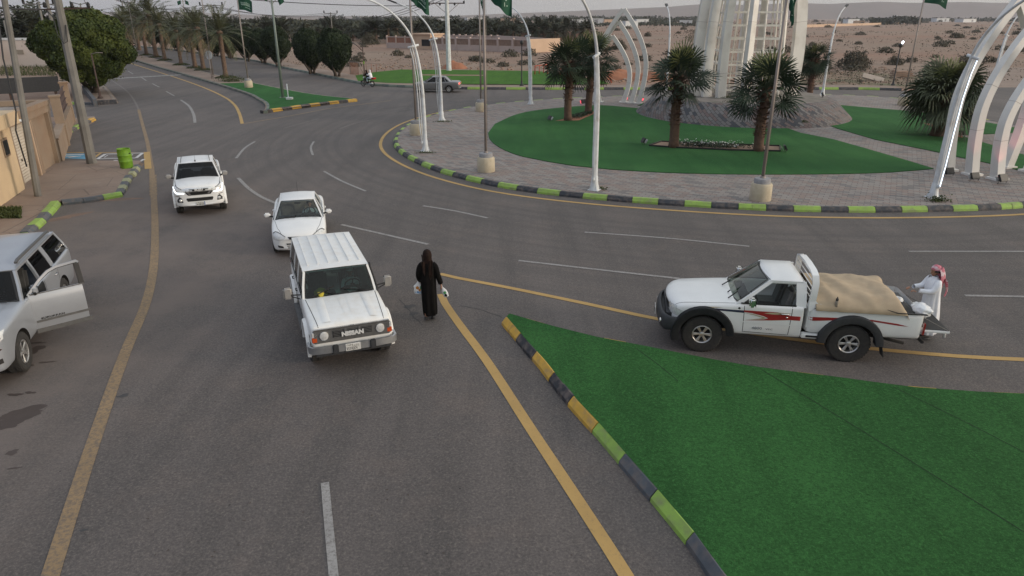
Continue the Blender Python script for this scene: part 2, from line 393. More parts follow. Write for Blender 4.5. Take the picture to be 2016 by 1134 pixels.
# ------------------------------------------------------------------ curve tools
def cr(P, step=.8, closed=False):
    'Catmull-Rom through 2D/3D points, resampled'
    P = [Vector((p[0], p[1], 0)) for p in P]; n = len(P); out = []
    segs = n if closed else n-1
    for i in range(segs):
        p0 = P[(i-1) % n] if (closed or i > 0) else P[0]*2-P[1]; p1 = P[i]; p2 = P[(i+1) % n]
        p3 = P[(i+2) % n] if (closed or i+2 < n) else P[-1]*2-P[-2]
        k = max(1, int((p2-p1).length/step))
        for j in range(k):
            t = j/k; out.append(.5*((2*p1)+(p2-p0)*t+(2*p0-5*p1+4*p2-p3)*t*t+(3*p1-p0-3*p2+p3)*t**3))
    if not closed: out.append(P[-1])
    return out
def offs(P, d, closed=False):
    n = len(P); o = []
    for i, p in enumerate(P):
        a = P[(i-1) % n] if (closed or i > 0) else p; b = P[(i+1) % n] if (closed or i < n-1) else p
        t = (b-a); t.z = 0; t.normalize(); o.append(p+Vector((-t.y, t.x, 0))*d)
    return o
def px(*pts): return [G(*p) for p in pts]
def sheet(name, poly, z, m, kind='structure', skirt=0, **kw):
    bm = bmesh.new(); vs = [bm.verts.new((p[0], p[1], z)) for p in poly]
    es = [bm.edges.new((vs[i], vs[(i+1) % len(vs)])) for i in range(len(vs))]
    bmesh.ops.triangle_fill(bm, edges=es, use_beauty=True, use_dissolve=False, normal=(0, 0, 1))
    if skirt:
        for i in range(len(vs)):
            a, b = vs[i], vs[(i+1) % len(vs)]
            bm.faces.new([a, b, bm.verts.new((b.co.x, b.co.y, z-skirt)), bm.verts.new((a.co.x, a.co.y, z-skirt))])
    me = bpy.data.meshes.new(name); bm.to_mesh(me); bm.free()
    o = obj(name, me, M[m]); tag(o, kind=kind, **kw); return o
class Marks:
    def __init__(s): s.d = {}
    def line(s, P, w, m, z=.0165, smooth=True, step=.5):
        s.k = getattr(s, 'k', 0)+1; z += .00012*s.k
        P = cr(P, step) if smooth and len(P) > 2 else [Vector((p[0], p[1], 0)) for p in P]
        A, B = offs(P, w/2), offs(P, -w/2); mb = s.d.setdefault(m, MB())
        mb.grid([[Vector((a.x, a.y, z)), Vector((b.x, b.y, z))] for a, b in zip(A, B)])
    def poly(s, P, m, z=.0165):
        mb = s.d.setdefault(m, MB()); mb.bm.faces.new([mb.bm.verts.new((p[0], p[1], z)) for p in P])
def kerb(name, P, cols, bl=1.0, w=.27, h=.20, side=1, closed=False, z0=0.0, cham=.10, low=.09, seq=None):
    'painted kerb stones along P (road side); side=+1 puts the stones to the left of P'
    keys = []; mb = MB()
    for c in (seq or cols):
        if c not in keys: keys.append(c)
    if 'slate' not in keys: pass
    # resample by length
    Q = P+([P[0]] if closed else []); Ls = [0]
    for a, b in zip(Q, Q[1:]): Ls.append(Ls[-1]+(b-a).length)
    tot = Ls[-1]; n = max(1, round(tot/bl)); bl2 = tot/n
    def at(s):
        s = min(max(s, 0), tot-1e-6); k = max(0, int(np.searchsorted(Ls, s, side='right')-1)); k = min(k, len(Q)-2)
        t = (s-Ls[k])/max(1e-9, Ls[k+1]-Ls[k]); p = Q[k].lerp(Q[k+1], t)
        a = Q[max(0, k-1)]; b = Q[min(len(Q)-1, k+2)]
        d = (b-a).normalized(); return p, Vector((-d.y, d.x, 0))*side
    prof = [(0, -.02), (.012, low), (cham, h), (w, h-.004), (w, -.02)]
    g = .008
    for i in range(n):
        c = seq[i % len(seq)] if seq and i < len(seq) else cols[i % len(cols)]
        mb.mi = keys.index(c) if c in keys else 0
        halves = 2 if bl2 > .8 else 1
        for hb in range(halves):
            s0 = (i+hb/halves)*bl2+(g if hb == 0 else .002); s1 = (i+(hb+1)/halves)*bl2-(g if hb == halves-1 else .002); rows = []
            jz = random.uniform(-.006, .006); jo = random.uniform(-.007, .007)
            for k in range(3):
                p, nn = at(s0+(s1-s0)*k/2); rows.append([p+nn*(u+jo)+Vector((0, 0, z0+v+(jz if v > 0 else 0))) for u, v in prof])
            vs = mb.grid(rows)
            for r_ in (vs[0], vs[-1][::-1]):
                f = mb.bm.faces.new(r_); f.material_index = mb.mi
    for f in mb.bm.faces: f.smooth = False
    o = mb.build(name, [M['kerb_'+k] for k in keys]); tag(o, kind='structure'); return o

# ------------------------------------------------------------------ ground sheet & roads
n_ = 48; ring = [(5200*cos(2*pi*i/n_), 5200*sin(2*pi*i/n_)) for i in range(n_)]
sheet('ground', ring, 0.0, 'sand')
# round roads and islands ---------------------------------------------
CX, CY = 12.45, 45.1
def polar_curve(pts, extra=None, k=180, rmean=None, gap=R(28)):
    A = sorted([(atan2(p.y-CY, p.x-CX), hypot(p.x-CX, p.y-CY)) for p in pts])
    th = np.array([a for a, r in A]); rr = np.array([r for a, r in A]); rmean = rmean or float(np.mean(rr))
    # fill gaps with the mean radius
    T = list(th); Q = list(rr)
    for i in range(len(th)):
        a = th[i]; b = th[(i+1) % len(th)]+(2*pi if i == len(th)-1 else 0)
        if b-a > gap*1.6:
            for j in range(1, int((b-a)/gap)+1):
                t = a+j*(b-a)/(int((b-a)/gap)+1); T.append((t+pi) % (2*pi)-pi); Q.append(rmean)
    ordr = np.argsort(T); T = np.array(T)[ordr]; Q = np.array(Q)[ordr]
    g = np.linspace(-pi, pi, k, endpoint=False); v = np.interp(g, T, Q, period=2*pi)
    for _ in range(6): v = .25*np.roll(v, 1)+.5*v+.25*np.roll(v, -1)
    return [Vector((CX+r*cos(a), CY+r*sin(a), 0)) for a, r in zip(g, v)]
kp = px((775, 290), (776, 275), (800, 312), (830, 327), (862, 340), (900, 351), (1000, 374), (1080, 384), (1160, 393), (1280, 402), (1400, 410), (1550, 417), (1700, 419), (1850, 417), (2010, 412),
        (792, 256), (845, 232), (940, 212), (1040, 202), (1140, 196), (1300, 191), (1620, 189), (1760, 195))
RK = polar_curve(kp)                      # kerb line of the central island (outer foot)
RYEL = [Vector((CX, CY, 0))+(p-Vector((CX, CY, 0)))*(1+.72/(p-Vector((CX, CY, 0))).length) for p in RK]

outer_far = px((233, 139), (240, 120), (246, 106))
roadL = px((190, 240), (232, 200), (214, 180), (201, 166), (221, 140), (236, 117), (240, 107), (243, 100))
far_R_kerb = cr(px((253, 91), (300, 95), (347, 100), (400, 107), (446, 114), (500, 121), (549, 133), (623, 148), (685, 161), (735, 169), (807, 173), (897, 176), (1048, 177), (1147, 177), (1300, 177), (1572, 177), (1700, 177), (1775, 179)), 2.0)
kL = px((-300, 560), (0, 500), (62, 466), (90, 441), (120, 405), (182, 398), (243, 386), (262, 352), (274, 334), (285, 322))
asph = [Vector((-20, -15, 0)), Vector((-20, 8, 0))] + [Vector((p.x, p.y, 0)) for p in px((-300, 620), (0, 505))] + kL[2:] + px((272, 318), (120, 316), (60, 316), (-60, 330), (-60, 285), (100, 285), (112, 278), (150, 258), (188, 240), (150, 236), (100, 230), (100, 205), (150, 206), (190, 207), (231, 203)) + \
    px((216, 182), (200, 166), (221, 140), (236, 117), (241, 104), (244, 92)) + [far_R_kerb[0]] + far_R_kerb + [Vector(p) for p in ((52, 76.5, 0), (85, 79, 0), (85, 62, 0), (60, 55, 0), (70, 10, 0), (70, -15, 0))]
sheet('road', asph, 0.010, 'asphalt')
sheet('paved_apron', [Vector(p) for p in ((46, 74, 0), (75, 76, 0), (110, 110, 0), (62, 104, 0), (50, 92, 0))], 0.014, 'pavement')

M['verge_soil'] = mat('verge_soil', (.165, .125, .080), (.23, .145, .10), .35, .95, bump=.6, world=True, c3=(.10, .10, .05), s3=.25)
sheet('verge', [Vector((p.x, p.y, 0)) for p in px((1540, 173), (1700, 174), (1790, 175), (1900, 173), (1930, 158), (1800, 148), (1690, 142), (1600, 145), (1540, 150))], .03, 'verge_soil')
# central island
sheet('island_paving', offs(RK, .15, True), .190, 'paving')
kerb('roundabout_kerb', RK, ['green', 'slate'], 1.0, closed=True, side=1)
# planted turf of the central island
tA = px((961, 263), (963, 272), (972, 283), (995, 297), (1030, 309), (1080, 319), (1130, 327), (1200, 334), (1300, 340), (1400, 343), (1500, 344), (1650, 343), (1750, 340), (1838, 333))
tA = cr(tA, 1.0)+cr(px((1838, 333), (1790, 318), (1700, 292), (1640, 275), (1575, 262)), 2)[1:]+px((1500, 235), (1300, 223))+cr(px((1259, 214), (1184, 208), (1110, 212), (1048, 219), (1011, 228), (974, 245)), 1.0)
tA = [G(0, 0)*0+Vector((p.x*.972, p.y*.972, 0)) for p in tA]     # readings were taken on the raised paving
sheet('grass_lawn', tA, .225, 'turf_ring', skirt=.03)
tB = cr(px((1648, 207), (1739, 215), (1826, 223), (1950, 243), (2040, 260)), 1.5)+[Vector((p[0], p[1], 0)) for p in ((27.5, 43), (27.0, 36.5), (25.5, 34.2))]+px((2016, 338), (1947, 322), (1883, 309), (1841, 299), (1722, 275), (1650, 254), (1600, 235))
tB = [Vector((p.x*.972, p.y*.972, 0)) if p.y < 70 else p for p in tB]
sheet('grass_lawn', tB, .225, 'turf_ring', skirt=.03)
tC = [Vector((p.x*.972, p.y*.972, 0)) for p in px((1255, 208), (1268, 203), (1300, 201), (1335, 202), (1330, 207), (1290, 209))]
sheet('grass_lawn', tC, .225, 'turf_ring', skirt=.03)

# near splitter island -------------------------------------------------
nk = px((985, 620), (987, 640), (1010, 668), (1028, 690), (1065, 733), (1096, 775), (1126, 812), (1168, 858), (1218, 918), (1275, 985), (1346, 1072), (1400, 1150))
nk_s = cr(nk[1:], .5); d_ = (nk_s[-1]-nk_s[-3]).normalized(); nk_s += [nk_s[-1]+d_*2, nk_s[-1]+d_*9]
def splitter_edge(pts): return [Vector((p.x, p.y, 0)) for p in (G(a, b, .19) for a, b in pts)]
rk = splitter_edge([(1003, 618), (1090, 643), (1175, 664), (1260, 680), (1330, 694), (1475, 721), (1640, 742), (1800, 763), (1925, 772), (2016, 776), (2150, 779)])
rk_s = cr(rk, .6); rk_s += [rk_s[-1]+(rk_s[-1]-rk_s[-3]).normalized()*14]
poly = offs(nk_s, .13)+[Vector((14, -6, 0)), Vector((26, 6, 0))]+rk_s[::-1]
sheet('grass_lawn', poly, .205, 'turf')
kerb('island_kerb', nk_s, ['green', 'grey'], .98, w=.25, h=.20, cham=.11, low=.08, side=1, seq=['yellow', 'black', 'yellow', 'black', 'yellow', 'green', 'grey', 'green', 'grey', 'green', 'grey', 'green'])
kerb('island_kerb', offs(rk_s, .17), ['yellow', 'black'], 1.0, w=.22, h=.198, side=-1, cham=.16)
mk = Marks()
sm = MB()
for a, b in (((1250, 684), (1335, 750)), ((1500, 728), (2040, 1062)), ((1760, 762), (2040, 902))):
    A, B = G(a[0], a[1], .21), G(b[0], b[1], .21); P = cr([A, A.lerp(B, .5)+Vector((.02, .03, 0)), B], .5)
    sm.grid([[Vector((p.x, p.y, .2085)), Vector((q.x, q.y, .2085))] for p, q in zip(offs(P, .008), offs(P, -.008))])
tag(sm.build('lawn_seams', M['turf_seam']), kind='structure')

# avenue median --------------------------------------------------------
mlk = cr(px((518, 224), (523, 217), (521, 207), (505, 197), (488, 188), (440, 172), (380, 154), (310, 134), (262, 119), (243, 112)), 1.0)
mrk = cr(px((706, 199), (640, 192), (583, 183), (499, 166), (474, 160), (420, 148), (360, 132), (300, 116), (262, 106)), 1.5)
nosek = px((519, 224), (560, 218), (610, 211), (660, 205), (704, 200))
med = mlk+mrk[::-1]
med = [m_ for m_ in mlk]+mrk[::-1]
sheet('median_paving', med, .185, 'pavement')
yl_ = G(443, 168).y; yr_ = G(484, 164).y
mt = [p for p in offs(mlk, -.30) if p.y < yl_]+[p for p in offs(mrk, .26) if p.y < yr_][::-1]+[Vector((p.x, p.y, 0)) for p in offs(cr(nosek, 1), .34)][::-1][1:-1]
sheet('grass_lawn', mt, .205, 'turf')
kerb('median_kerb', mlk, ['mint', 'teal'], 1.0, side=-1, w=.3)
kerb('median_kerb', mrk[::-1], ['mint', 'concrete'], 1.0, side=-1, w=.25)
kerb('median_nose_kerb', cr(nosek, 1), ['black', 'yellow'], 1.0, side=1, w=.36, h=.24, seq=['black', 'yellow']*8)
# far outer kerb and verge
i0 = 0
verge = offs(far_R_kerb, 3.2)
kerb('outer_kerb', [p for p in far_R_kerb if p.x < -8], ['mint', 'teal'], 1.0, side=1, w=.3, h=.24)
kerb('outer_kerb', [p for p in far_R_kerb if p.x >= -8.6], ['green', 'slate'], 2.0, side=1, w=.3, h=.24)
sheet('footpath', [p for p in offs(far_R_kerb, .2)]+verge[::-1], .20, 'pavement')
lawn = px((700, 152), (705, 163), (760, 167), (850, 169), (1000, 170), (1150, 170), (1200, 169), (1180, 160), (1100, 150), (1060, 143), (900, 141), (790, 140), (740, 145))
sheet('grass_lawn', [Vector((p.x, p.y, 0)) for p in lawn], .215, 'turf_bright')
sheet('planting_strip', cr(px((826, 152), (950, 153), (954, 151), (826, 150)), 3), .222, 'sand')

# left pavements -------------------------------------------------------
pav = offs(kL[2:], .12)
hub = [Vector((p.x, p.y, 0)) for p in px((285, 322), (122, 322), (110, 300), (60, 360), (-60, 470), (-120, 500), (-100, 520), (0, 500))]
sheet('footpath', pav+hub, .15, 'pavement')
kerb('pavement_kerb', cr(px((20, 492), (45, 475), (63, 466)), .5)[0:]+[G(63, 466)], ['green', 'grey'], 1.0, w=.3, h=.16, side=1)
kerb('pavement_kerb', px((63, 466), (76, 453), (90, 441), (105, 424), (122, 404)), ['pale', 'grey', 'green', 'grey', 'green', 'grey', 'green'], .8, w=.32, h=.2, side=1, seq=['grey', 'green', 'grey', 'green'])
kerb('pavement_kerb', px((124, 405), (182, 399), (243, 388)), ['slate', 'green'], .8, w=.3, h=.19, side=1, seq=['grey', 'grey', 'green', 'green', 'green'])
kerb('pavement_kerb', px((245, 384), (254, 366), (263, 350)), ['grey', 'pale'], .75, w=.3, h=.16, side=1)
kerb('loose_kerb_stones', px((267, 349), (280, 331)), ['pale', 'grey'], .6, w=.28, h=.2, side=1)
p2 = px((112, 282), (135, 266), (160, 251), (190, 237))
sheet('footpath', [Vector((p.x, p.y, 0)) for p in p2+px((186, 233), (150, 236), (100, 245), (95, 275))], .15, 'pavement')
kerb('pavement_kerb', cr(p2, 1), ['green', 'grey'], 1.1, w=.32, side=1, seq=['grey', 'green', 'grey', 'green', 'grey', 'green', 'grey', 'grey', 'yellow'])
p3 = px((135, 206), (190, 207), (226, 205), (232, 201), (216, 181), (200, 165))
sheet('footpath', [Vector((p.x, p.y, 0)) for p in p3+px((172, 163), (150, 175), (160, 196))], .16, 'pavement')
kerb('pavement_kerb', px((132, 206), (188, 207)), ['green', 'grey'], 1.4, w=.3, h=.2, side=1)
kerb('pavement_kerb', px((188, 207), (231, 205)), ['black', 'yellow', 'black'], 1.6, w=.4, h=.36, side=1, seq=['black', 'yellow', 'black'])
kerb('pavement_kerb', px((233, 203), (216, 181), (200, 165)), ['concrete'], 2.0, w=.3, h=.18, side=1)
grass = [Vector((p.x, p.y, 0)) for p in px((-80, 420), (0, 407), (48, 412), (30, 428), (-30, 440), (-100, 450))]
sheet('soil_patch', grass, .157, 'sand')

# ------------------------------------------------------------------ road markings
Y = 'road_yellow'; YW = 'road_yellow_worn'; W = 'road_white'; WF = 'road_white_faint'
mk.line(px((221, 159), (248, 178), (263, 196), (273, 216)), .16, WF)
mk.line(px((273, 216), (280, 243), (290, 280), (298, 325)), .20, YW)
mk.line(px((298, 325), (302, 375), (305, 430), (305, 490), (300, 545), (285, 605), (245, 700), (185, 870), (100, 1134), (40, 1340)), .23, YW, z=.017)
for k in range(7): mk.line([G(301+.2*k, 345+6*k), G(301+.2*k+.1, 349+6*k)], .30, 'road_yellow_worn', z=.019, smooth=False)
mk.line(px((868, 580), (876, 598), (905, 640), (960, 714), (1040, 838), (1130, 975), (1232, 1134), (1290, 1240)), .20, Y)
mk.line(px((866, 540), (900, 548), (1000, 567), (1150, 598), (1300, 630), (1450, 653), (1560, 669), (1720, 688), (1880, 702), (2016, 709), (2200, 714)), .17, Y)
mk.line(px((238, 119), (270, 129), (337, 150), (397, 171), (441, 191), (461, 206), (471, 223), (477, 244)), .22, Y)
mk.line(px((479, 244), (574, 228), (648, 214), (710, 206), (770, 198)), .17, YW)
mk.line(px((510, 168), (600, 184), (700, 195), (762, 201)), .12, WF)
A = RYEL+[RYEL[0]]; mb_ = mk.d.setdefault(Y, MB()); i_, o_ = offs(A, .09), offs(A, -.09)
mb_.grid([[Vector((a.x, a.y, .018)), Vector((b.x, b.y, .018))] for a, b in zip(i_, o_)])
for pl, ww in (([(356, 197), (372, 209), (381, 225), (384, 242)], .20), ([(327, 180), (343, 189)], .15), ([(300, 165), (314, 172)], .15), ([(276, 151), (288, 159)], .15), ([(252, 140), (262, 146)], .15), ([(240, 132), (247, 136)], .15),
               ([(502, 279), (482, 292), (465, 312)], .14), ([(469, 351), (489, 371), (514, 388), (548, 403)], .15), ([(618, 279), (612, 291), (616, 306)], .12),
               ([(638, 338), (675, 358), (720, 377)], .12), ([(833, 406), (895, 416), (960, 430)], .12), ([(672, 443), (755, 462), (843, 482)], .13),
               ([(1151, 458), (1315, 470), (1475, 486)], .11), ([(1021, 514), (1170, 531), (1350, 551)], .12), ([(1789, 496), (2100, 496)], .11), ([(1900, 583), (2116, 587)], .12)):
    mk.line(px(*pl), ww, W)
for pl in ([(669, 254), (700, 243), (734, 236)], [(559, 253), (628, 234)], [(722, 218), (819, 206)], [(700, 177), (800, 186)], [(960, 190), (1100, 183)]):
    mk.line(px(*pl), .11, WF)
mk.line(px((640, 952), (648, 1040), (657, 1134), (660, 1180)), .125, W)
# speed table bars across the avenue
a0, a1 = G(228, 155), G(368, 147)
for k in range(16):
    t = k/16; p = a0.lerp(a1, t); q = a0.lerp(a1, t+.045)
    mk.line([p+Vector((0, -.8, 0)), q+Vector((0, 1.2, 0))], .32, W, smooth=False, z=.0175)
# parking bays with accessible symbol
def rectline(c, w_, m_): 
    for i in range(len(c)): mk.line([c[i], c[(i+1) % len(c)]], w_, m_, smooth=False, z=.020)
mk.line(px((118, 301), (288, 302)), .13, Y, smooth=False); mk.line(px((183, 313), (200, 301)), .13, Y, smooth=False); mk.line(px((289, 300), (292, 333)), .30, Y, smooth=False)
rectline(px((192, 314), (208, 304), (281, 302), (268, 312)), .16, 'mark_white')
rectline(px((205, 311), (213, 306), (262, 305), (254, 310)), .06, 'mark_white')
mk.line(px((216, 320), (230, 316)), .2, 'mark_white', smooth=False); mk.line(px((262, 326), (284, 314)), .16, 'mark_white', smooth=False)
mk.poly(px((122, 312), (172, 314), (178, 303), (122, 303)), 'mark_blue', .0175)
for a, b in (((122, 305), (165, 305)), ((122, 308), (150, 309)), ((135, 311), (160, 308))): mk.line(px(a, b), .16, 'mark_white', smooth=False, z=.021)
for k, mb in mk.d.items():
    tag(mb.build('road_markings', M[k]), kind='structure')
# oil and water stains, tar repairs
M['stain'] = mat('stain', (.045, .032, .027), (.065, .048, .041), 1.5, .7, world=True)
M['tar'] = mat('tar', (.045, .045, .048), (.06, .058, .058), 2.5, .85, world=True)
M['dust'] = mat('dust', (.20, .13, .095), (.15, .105, .085), 2.2, .95, world=True, lo=.4, hi=.6)
def blob(cx, cy, rx, ry, m, ang=0, z=.0135, seed=0):
    c = G(cx, cy); rr = random.Random(seed); ph = [rr.uniform(0, 6) for _ in range(4)]; P = []
    for i in range(36):
        t = 2*pi*i/36; k = 1+.22*sin(2*t+ph[0])+.16*sin(3*t+ph[1])+.10*sin(5*t+ph[2])+.07*sin(9*t+ph[3])
        x, y = rx*k*cos(t), ry*k*sin(t); P.append((c.x+x*cos(ang)-y*sin(ang), c.y+x*sin(ang)+y*cos(ang)))
    mb = MB(); mb.bm.faces.new([mb.bm.verts.new((p[0], p[1], z)) for p in P]); return mb
st = MB(); tar = MB(); dus = MB()
def put(dst, *a, **k):
    b = blob(*a, **k); dst._add(b.bm, Matrix.Identity(4))
for i, a in enumerate(((45, 815, .42, .20, .35), (8, 836, .30, .22, .2), (66, 690, .20, .18, .3), (72, 676, .16, .05, .2), (92, 714, .14, .045, .2), (62, 720, .07, .03, 0), (24, 892, .10, .07, .4), (60, 774, .09, .05, 0), (30, 778, .12, .06, 0), (28, 923, .1, .02, .3))):
    put(st, a[0], a[1], a[2], a[3], 'stain', a[4], seed=i, z=.0125+.0001*i)
rs = random.Random(5)
for i in range(60):
    px_, py_ = rs.uniform(120, 1150), rs.uniform(520, 1120)
    if px_ < 300 or px_+py_*.0 < 900 or py_ > 800: put(st, px_, py_, rs.uniform(.008, .022), rs.uniform(.008, .02), 'stain', seed=100+i, z=.0130)
for a in ((243, 780, .09, .07), (806, 604, .16, .11), (815, 618, .12, .08), (165, 1045, .05, .03)): put(tar, a[0], a[1], a[2], a[3], 'tar', seed=int(a[0]))
put(dus, 190, 395, 1.3, .35, 'dust', .25, seed=3); put(dus, 120, 430, .8, .3, 'dust', .9, seed=4, z=.0137)
tag(st.build('stains', M['stain']), kind='structure'); tag(tar.build('tar_repairs', M['tar']), kind='structure'); tag(dus.build('dust_drift', M['dust']), kind='structure')
cr_ = MB()
for P in ([(785, 590), (800, 606), (812, 622), (832, 640)], [(905, 603), (940, 609), (965, 617), (990, 626)], [(1180, 398), (1260, 410), (1330, 409)]):
    Q = cr(px(*P), .12)
    Q = [p+Vector((rs.uniform(-.02, .02), rs.uniform(-.02, .02), 0)) for p in Q]
    cr_.grid([[Vector((a.x, a.y, .0145)), Vector((b.x, b.y, .0145))] for a, b in zip(offs(Q, .008), offs(Q, -.008))])
tag(cr_.build('road_cracks', M['dark_trim']), kind='structure')

# hills on the horizon
hb = MB(); rows = []
for k in range(5):
    row = []
    for i in range(160):
        x = -5200+10400*i/159; prof = 72+36*noise.noise(Vector((x*.0006, 2.3, 0)))+8*noise.noise(Vector((x*.004, 7, 0)))
        a = max(0, min(1, (x+400)/1500)); prof = 16+(prof-16)*a if x < 1100 else prof
        if x < -1400: prof += 22*min(1, (-1400-x)/600)
        z = [-2, .35, .8, 1.0, 1.0][k]*(prof if k else 1); row.append(Vector((x, 3900+[0, 150, 330, 420, 900][k]+60*noise.noise(Vector((x*.003, 0, k))), z)))
    rows.append(row)
hb.grid(rows)
M['hill'] = mat('hill', (.17, .125, .10), (.135, .10, .08), .004, .95, world=True)
tag(hb.build('hills', M['hill']), kind='structure')
# ------------------------------------------------------------------ vehicle tools (local axes: +X forward, +Y left, +Z up)
def text_mesh(body, size, ext=.004, xs=1.0, spacing=1.0, bold=0.0, mat_='plate_ink'):
    cu = bpy.data.curves.new('lettering', 'FONT'); cu.body = body; cu.size = size; cu.extrude = ext; cu.align_x = 'CENTER'; cu.align_y = 'CENTER'
    cu.space_character = spacing; cu.offset = bold
    o = bpy.data.objects.new('tmp', cu); COL.objects.link(o); dg = bpy.context.evaluated_depsgraph_get(); dg.update()
    me = bpy.data.meshes.new_from_object(o.evaluated_get(dg)); bpy.data.objects.remove(o)
    for v in me.vertices: v.co.x *= xs
    me.materials.clear(); me.materials.append(M[mat_]); return me
def place_text(body, size, parent, loc, xdir, up, name='lettering', **k):
    me = text_mesh(body, size, **k); x = Vector(xdir).normalized(); u = Vector(up).normalized(); n = x.cross(u).normalized(); u = n.cross(x)
    Mx = Matrix((x, u, n)).transposed().to_4x4(); Mx.translation = Vector(loc)
    for v in me.vertices: v.co = Mx @ v.co
    o = bpy.data.objects.new(name, me); COL.objects.link(o); o.parent = parent; return o
def section(hw, zb, zs, zt, ins=.10, low=.10, zm=None, tuck=.05, tub=None):
    'half section from the bottom centre to the top centre'
    zm = zm if zm is not None else (zb+zs)/2
    P = [(0, zb), (hw-tuck-.14, zb), (hw-tuck, zb+.015), (hw-tuck*.35, zb+low), (hw, zm), (hw-.008, zs-.09), (hw-.02, zs-.035), (hw-.05, zs), (hw-ins-.03, zs+(zt-zs)*.35 if tub is None else zs)]
    if tub is None: P += [(hw*.5, zs+(zt-zs)*.85), (0, zt)]
    else: P += [(hw-ins-.05, tub), (0, tub)]
    return P
def loft_body(name, stations, wheels, parent, mats, sub=2, cap=True, wr=None, wl=.34):
    'stations [(x, dict(section args) , xshift list)]; wheels [(x, r)] cut as arches'
    V = []; F = []; n = None
    for x, kw in stations:
        kw = dict(kw); bow = kw.pop('bow', 0); P = section(**kw); hw = kw['hw']
        full = [(-y, z) for y, z in P[::-1]][:-1]; full = [(y, z) for y, z in full]
        ringp = [(y, z) for y, z in P] + [(-y, z) for y, z in P[::-1]][1:-1]
        n = len(ringp)
        for y, z in ringp: V.append((x-bow*(abs(y)/hw)**2, y, z))
    k = len(stations)
    for i in range(k-1):
        for j in range(n):
            F.append((i*n+j, i*n+(j+1) % n, (i+1)*n+(j+1) % n, (i+1)*n+j))
    m = n//2
    for base in (0, (k-1)*n):                      # end caps as quad strips
        for j in range(m):
            q = [base+j, base+j+1, base+(n-j-1) % n, base+(n-j) % n]
            qq = []
            for v in q:
                if v not in qq: qq.append(v)
            if len(qq) > 2: F.append(tuple(qq))
    me = mesh_np(name, V, F)
    bm = bmesh.new(); bm.from_mesh(me); me = bm_mesh(bm, name)
    me = evalmesh(me, [('SUBSURF', dict(levels=sub, render_levels=sub))])
    if wheels:
        cut = MB()
        for (x, z, r) in wheels:
            for s in (-1, 1):
                cut.lathe([(0, 0), (r, 0), (r, wl), (0, wl)], 40, Matrix.Translation((x, s*1.25, z)) @ Matrix.Rotation(pi/2*s, 4, 'X') @ Matrix.Translation((0, 0, 0)))
        cut = MB()
        for (x, z, r) in wheels:
            for s in (-1, 1):
                yi = 1.3; yo = yi-(.34+.42)
                Mx = Matrix.Translation((x, s*yi, z)) @ Matrix.Rotation(pi/2*s, 4, 'X')
                cut.lathe([(0, 0), (r, 0), (r, yi-yo), (0, yi-yo)], 40, Mx)
        co = cut.build('cutter', [M['well']]); 
        me = evalmesh(me, [('BOOLEAN', dict(operation='DIFFERENCE', object=co, solver='EXACT'))])
        bpy.data.objects.remove(co)
    me.materials.clear()
    for m_ in mats: me.materials.append(m_)
    if wheels:
        for p in me.polygons:
            c = p.center; p.material_index = 0
            for (x, z, r) in wheels:
                dd = hypot(c.x-x, c.z-z)
                if dd < r+.004 and abs(c.y) < 1.3 and (dd > r-.012 or True) and (abs(p.normal.y) > .9 and abs(c.y) < .62 or abs(dd-r) < .015 and abs((Vector((c.x-x, 0, c.z-z)).normalized()).dot(p.normal)) > .8):
                    p.material_index = 1
    o = bpy.data.objects.new(name, me); COL.objects.link(o); o.parent = parent
    me.polygons.foreach_set('use_smooth', [True]*len(me.polygons)); me.set_sharp_from_angle(angle=R(38))
    return o, BVHTree.FromPolygons([v.co[:] for v in me.vertices], [tuple(p.vertices) for p in me.polygons])
AX = {'L': (Vector((0, 3, 0)), Vector((0, -1, 0))), 'R': (Vector((0, -3, 0)), Vector((0, 1, 0))), 'F': (Vector((6, 0, 0)), Vector((-1, 0, 0))), 'B': (Vector((-6, 0, 0)), Vector((1, 0, 0))), 'T': (Vector((0, 0, 4)), Vector((0, 0, -1)))}
def hit(bvh, side, a, b, off):
    o, d = AX[side]
    p = o+(Vector((a, 0, b)) if side in 'LR' else Vector((0, a, b)) if side in 'FB' else Vector((a, b, 0)))
    loc, nrm, _, _ = bvh.ray_cast(p, d)
    if loc is None: return None
    if nrm.dot(d) > 0: nrm = -nrm
    return loc+nrm*off
def patch(bvh, side, poly, name, m, parent, off=.004, thick=0.0, res=.05, flatd=None):
    'a piece that lies on the body: polygon in the side/front/top view, projected onto the surface'
    bm = bmesh.new(); vs = [bm.verts.new((p[0], p[1], 0)) for p in poly]
    es = [bm.edges.new((vs[i], vs[(i+1) % len(vs)])) for i in range(len(vs))]
    bmesh.ops.triangle_fill(bm, edges=es, use_beauty=True)
    for _ in range(6):
        E = [e for e in bm.edges if e.calc_length() > res*1.6]
        if not E: break
        bmesh.ops.subdivide_edges(bm, edges=E, cuts=1, use_grid_fill=False)
        bmesh.ops.triangulate(bm, faces=bm.faces[:])
    last = None; bad = []
    for v in bm.verts:
        h = hit(bvh, side, v.co.x, v.co.y, off)
        if h is None: bad.append(v)
        else: v.co = h; last = h
    if bad: bmesh.ops.delete(bm, geom=bad, context='VERTS')
    bmesh.ops.recalc_face_normals(bm, faces=bm.faces[:])
    me = bpy.data.meshes.new(name); bm.to_mesh(me); bm.free()
    me.materials.append(M[m]); me.polygons.foreach_set('use_smooth', [True]*len(me.polygons))
    if thick: me = evalmesh(me, [('SOLIDIFY', dict(thickness=thick, offset=0))])
    o = bpy.data.objects.new(name, me); COL.objects.link(o); o.parent = parent; return o
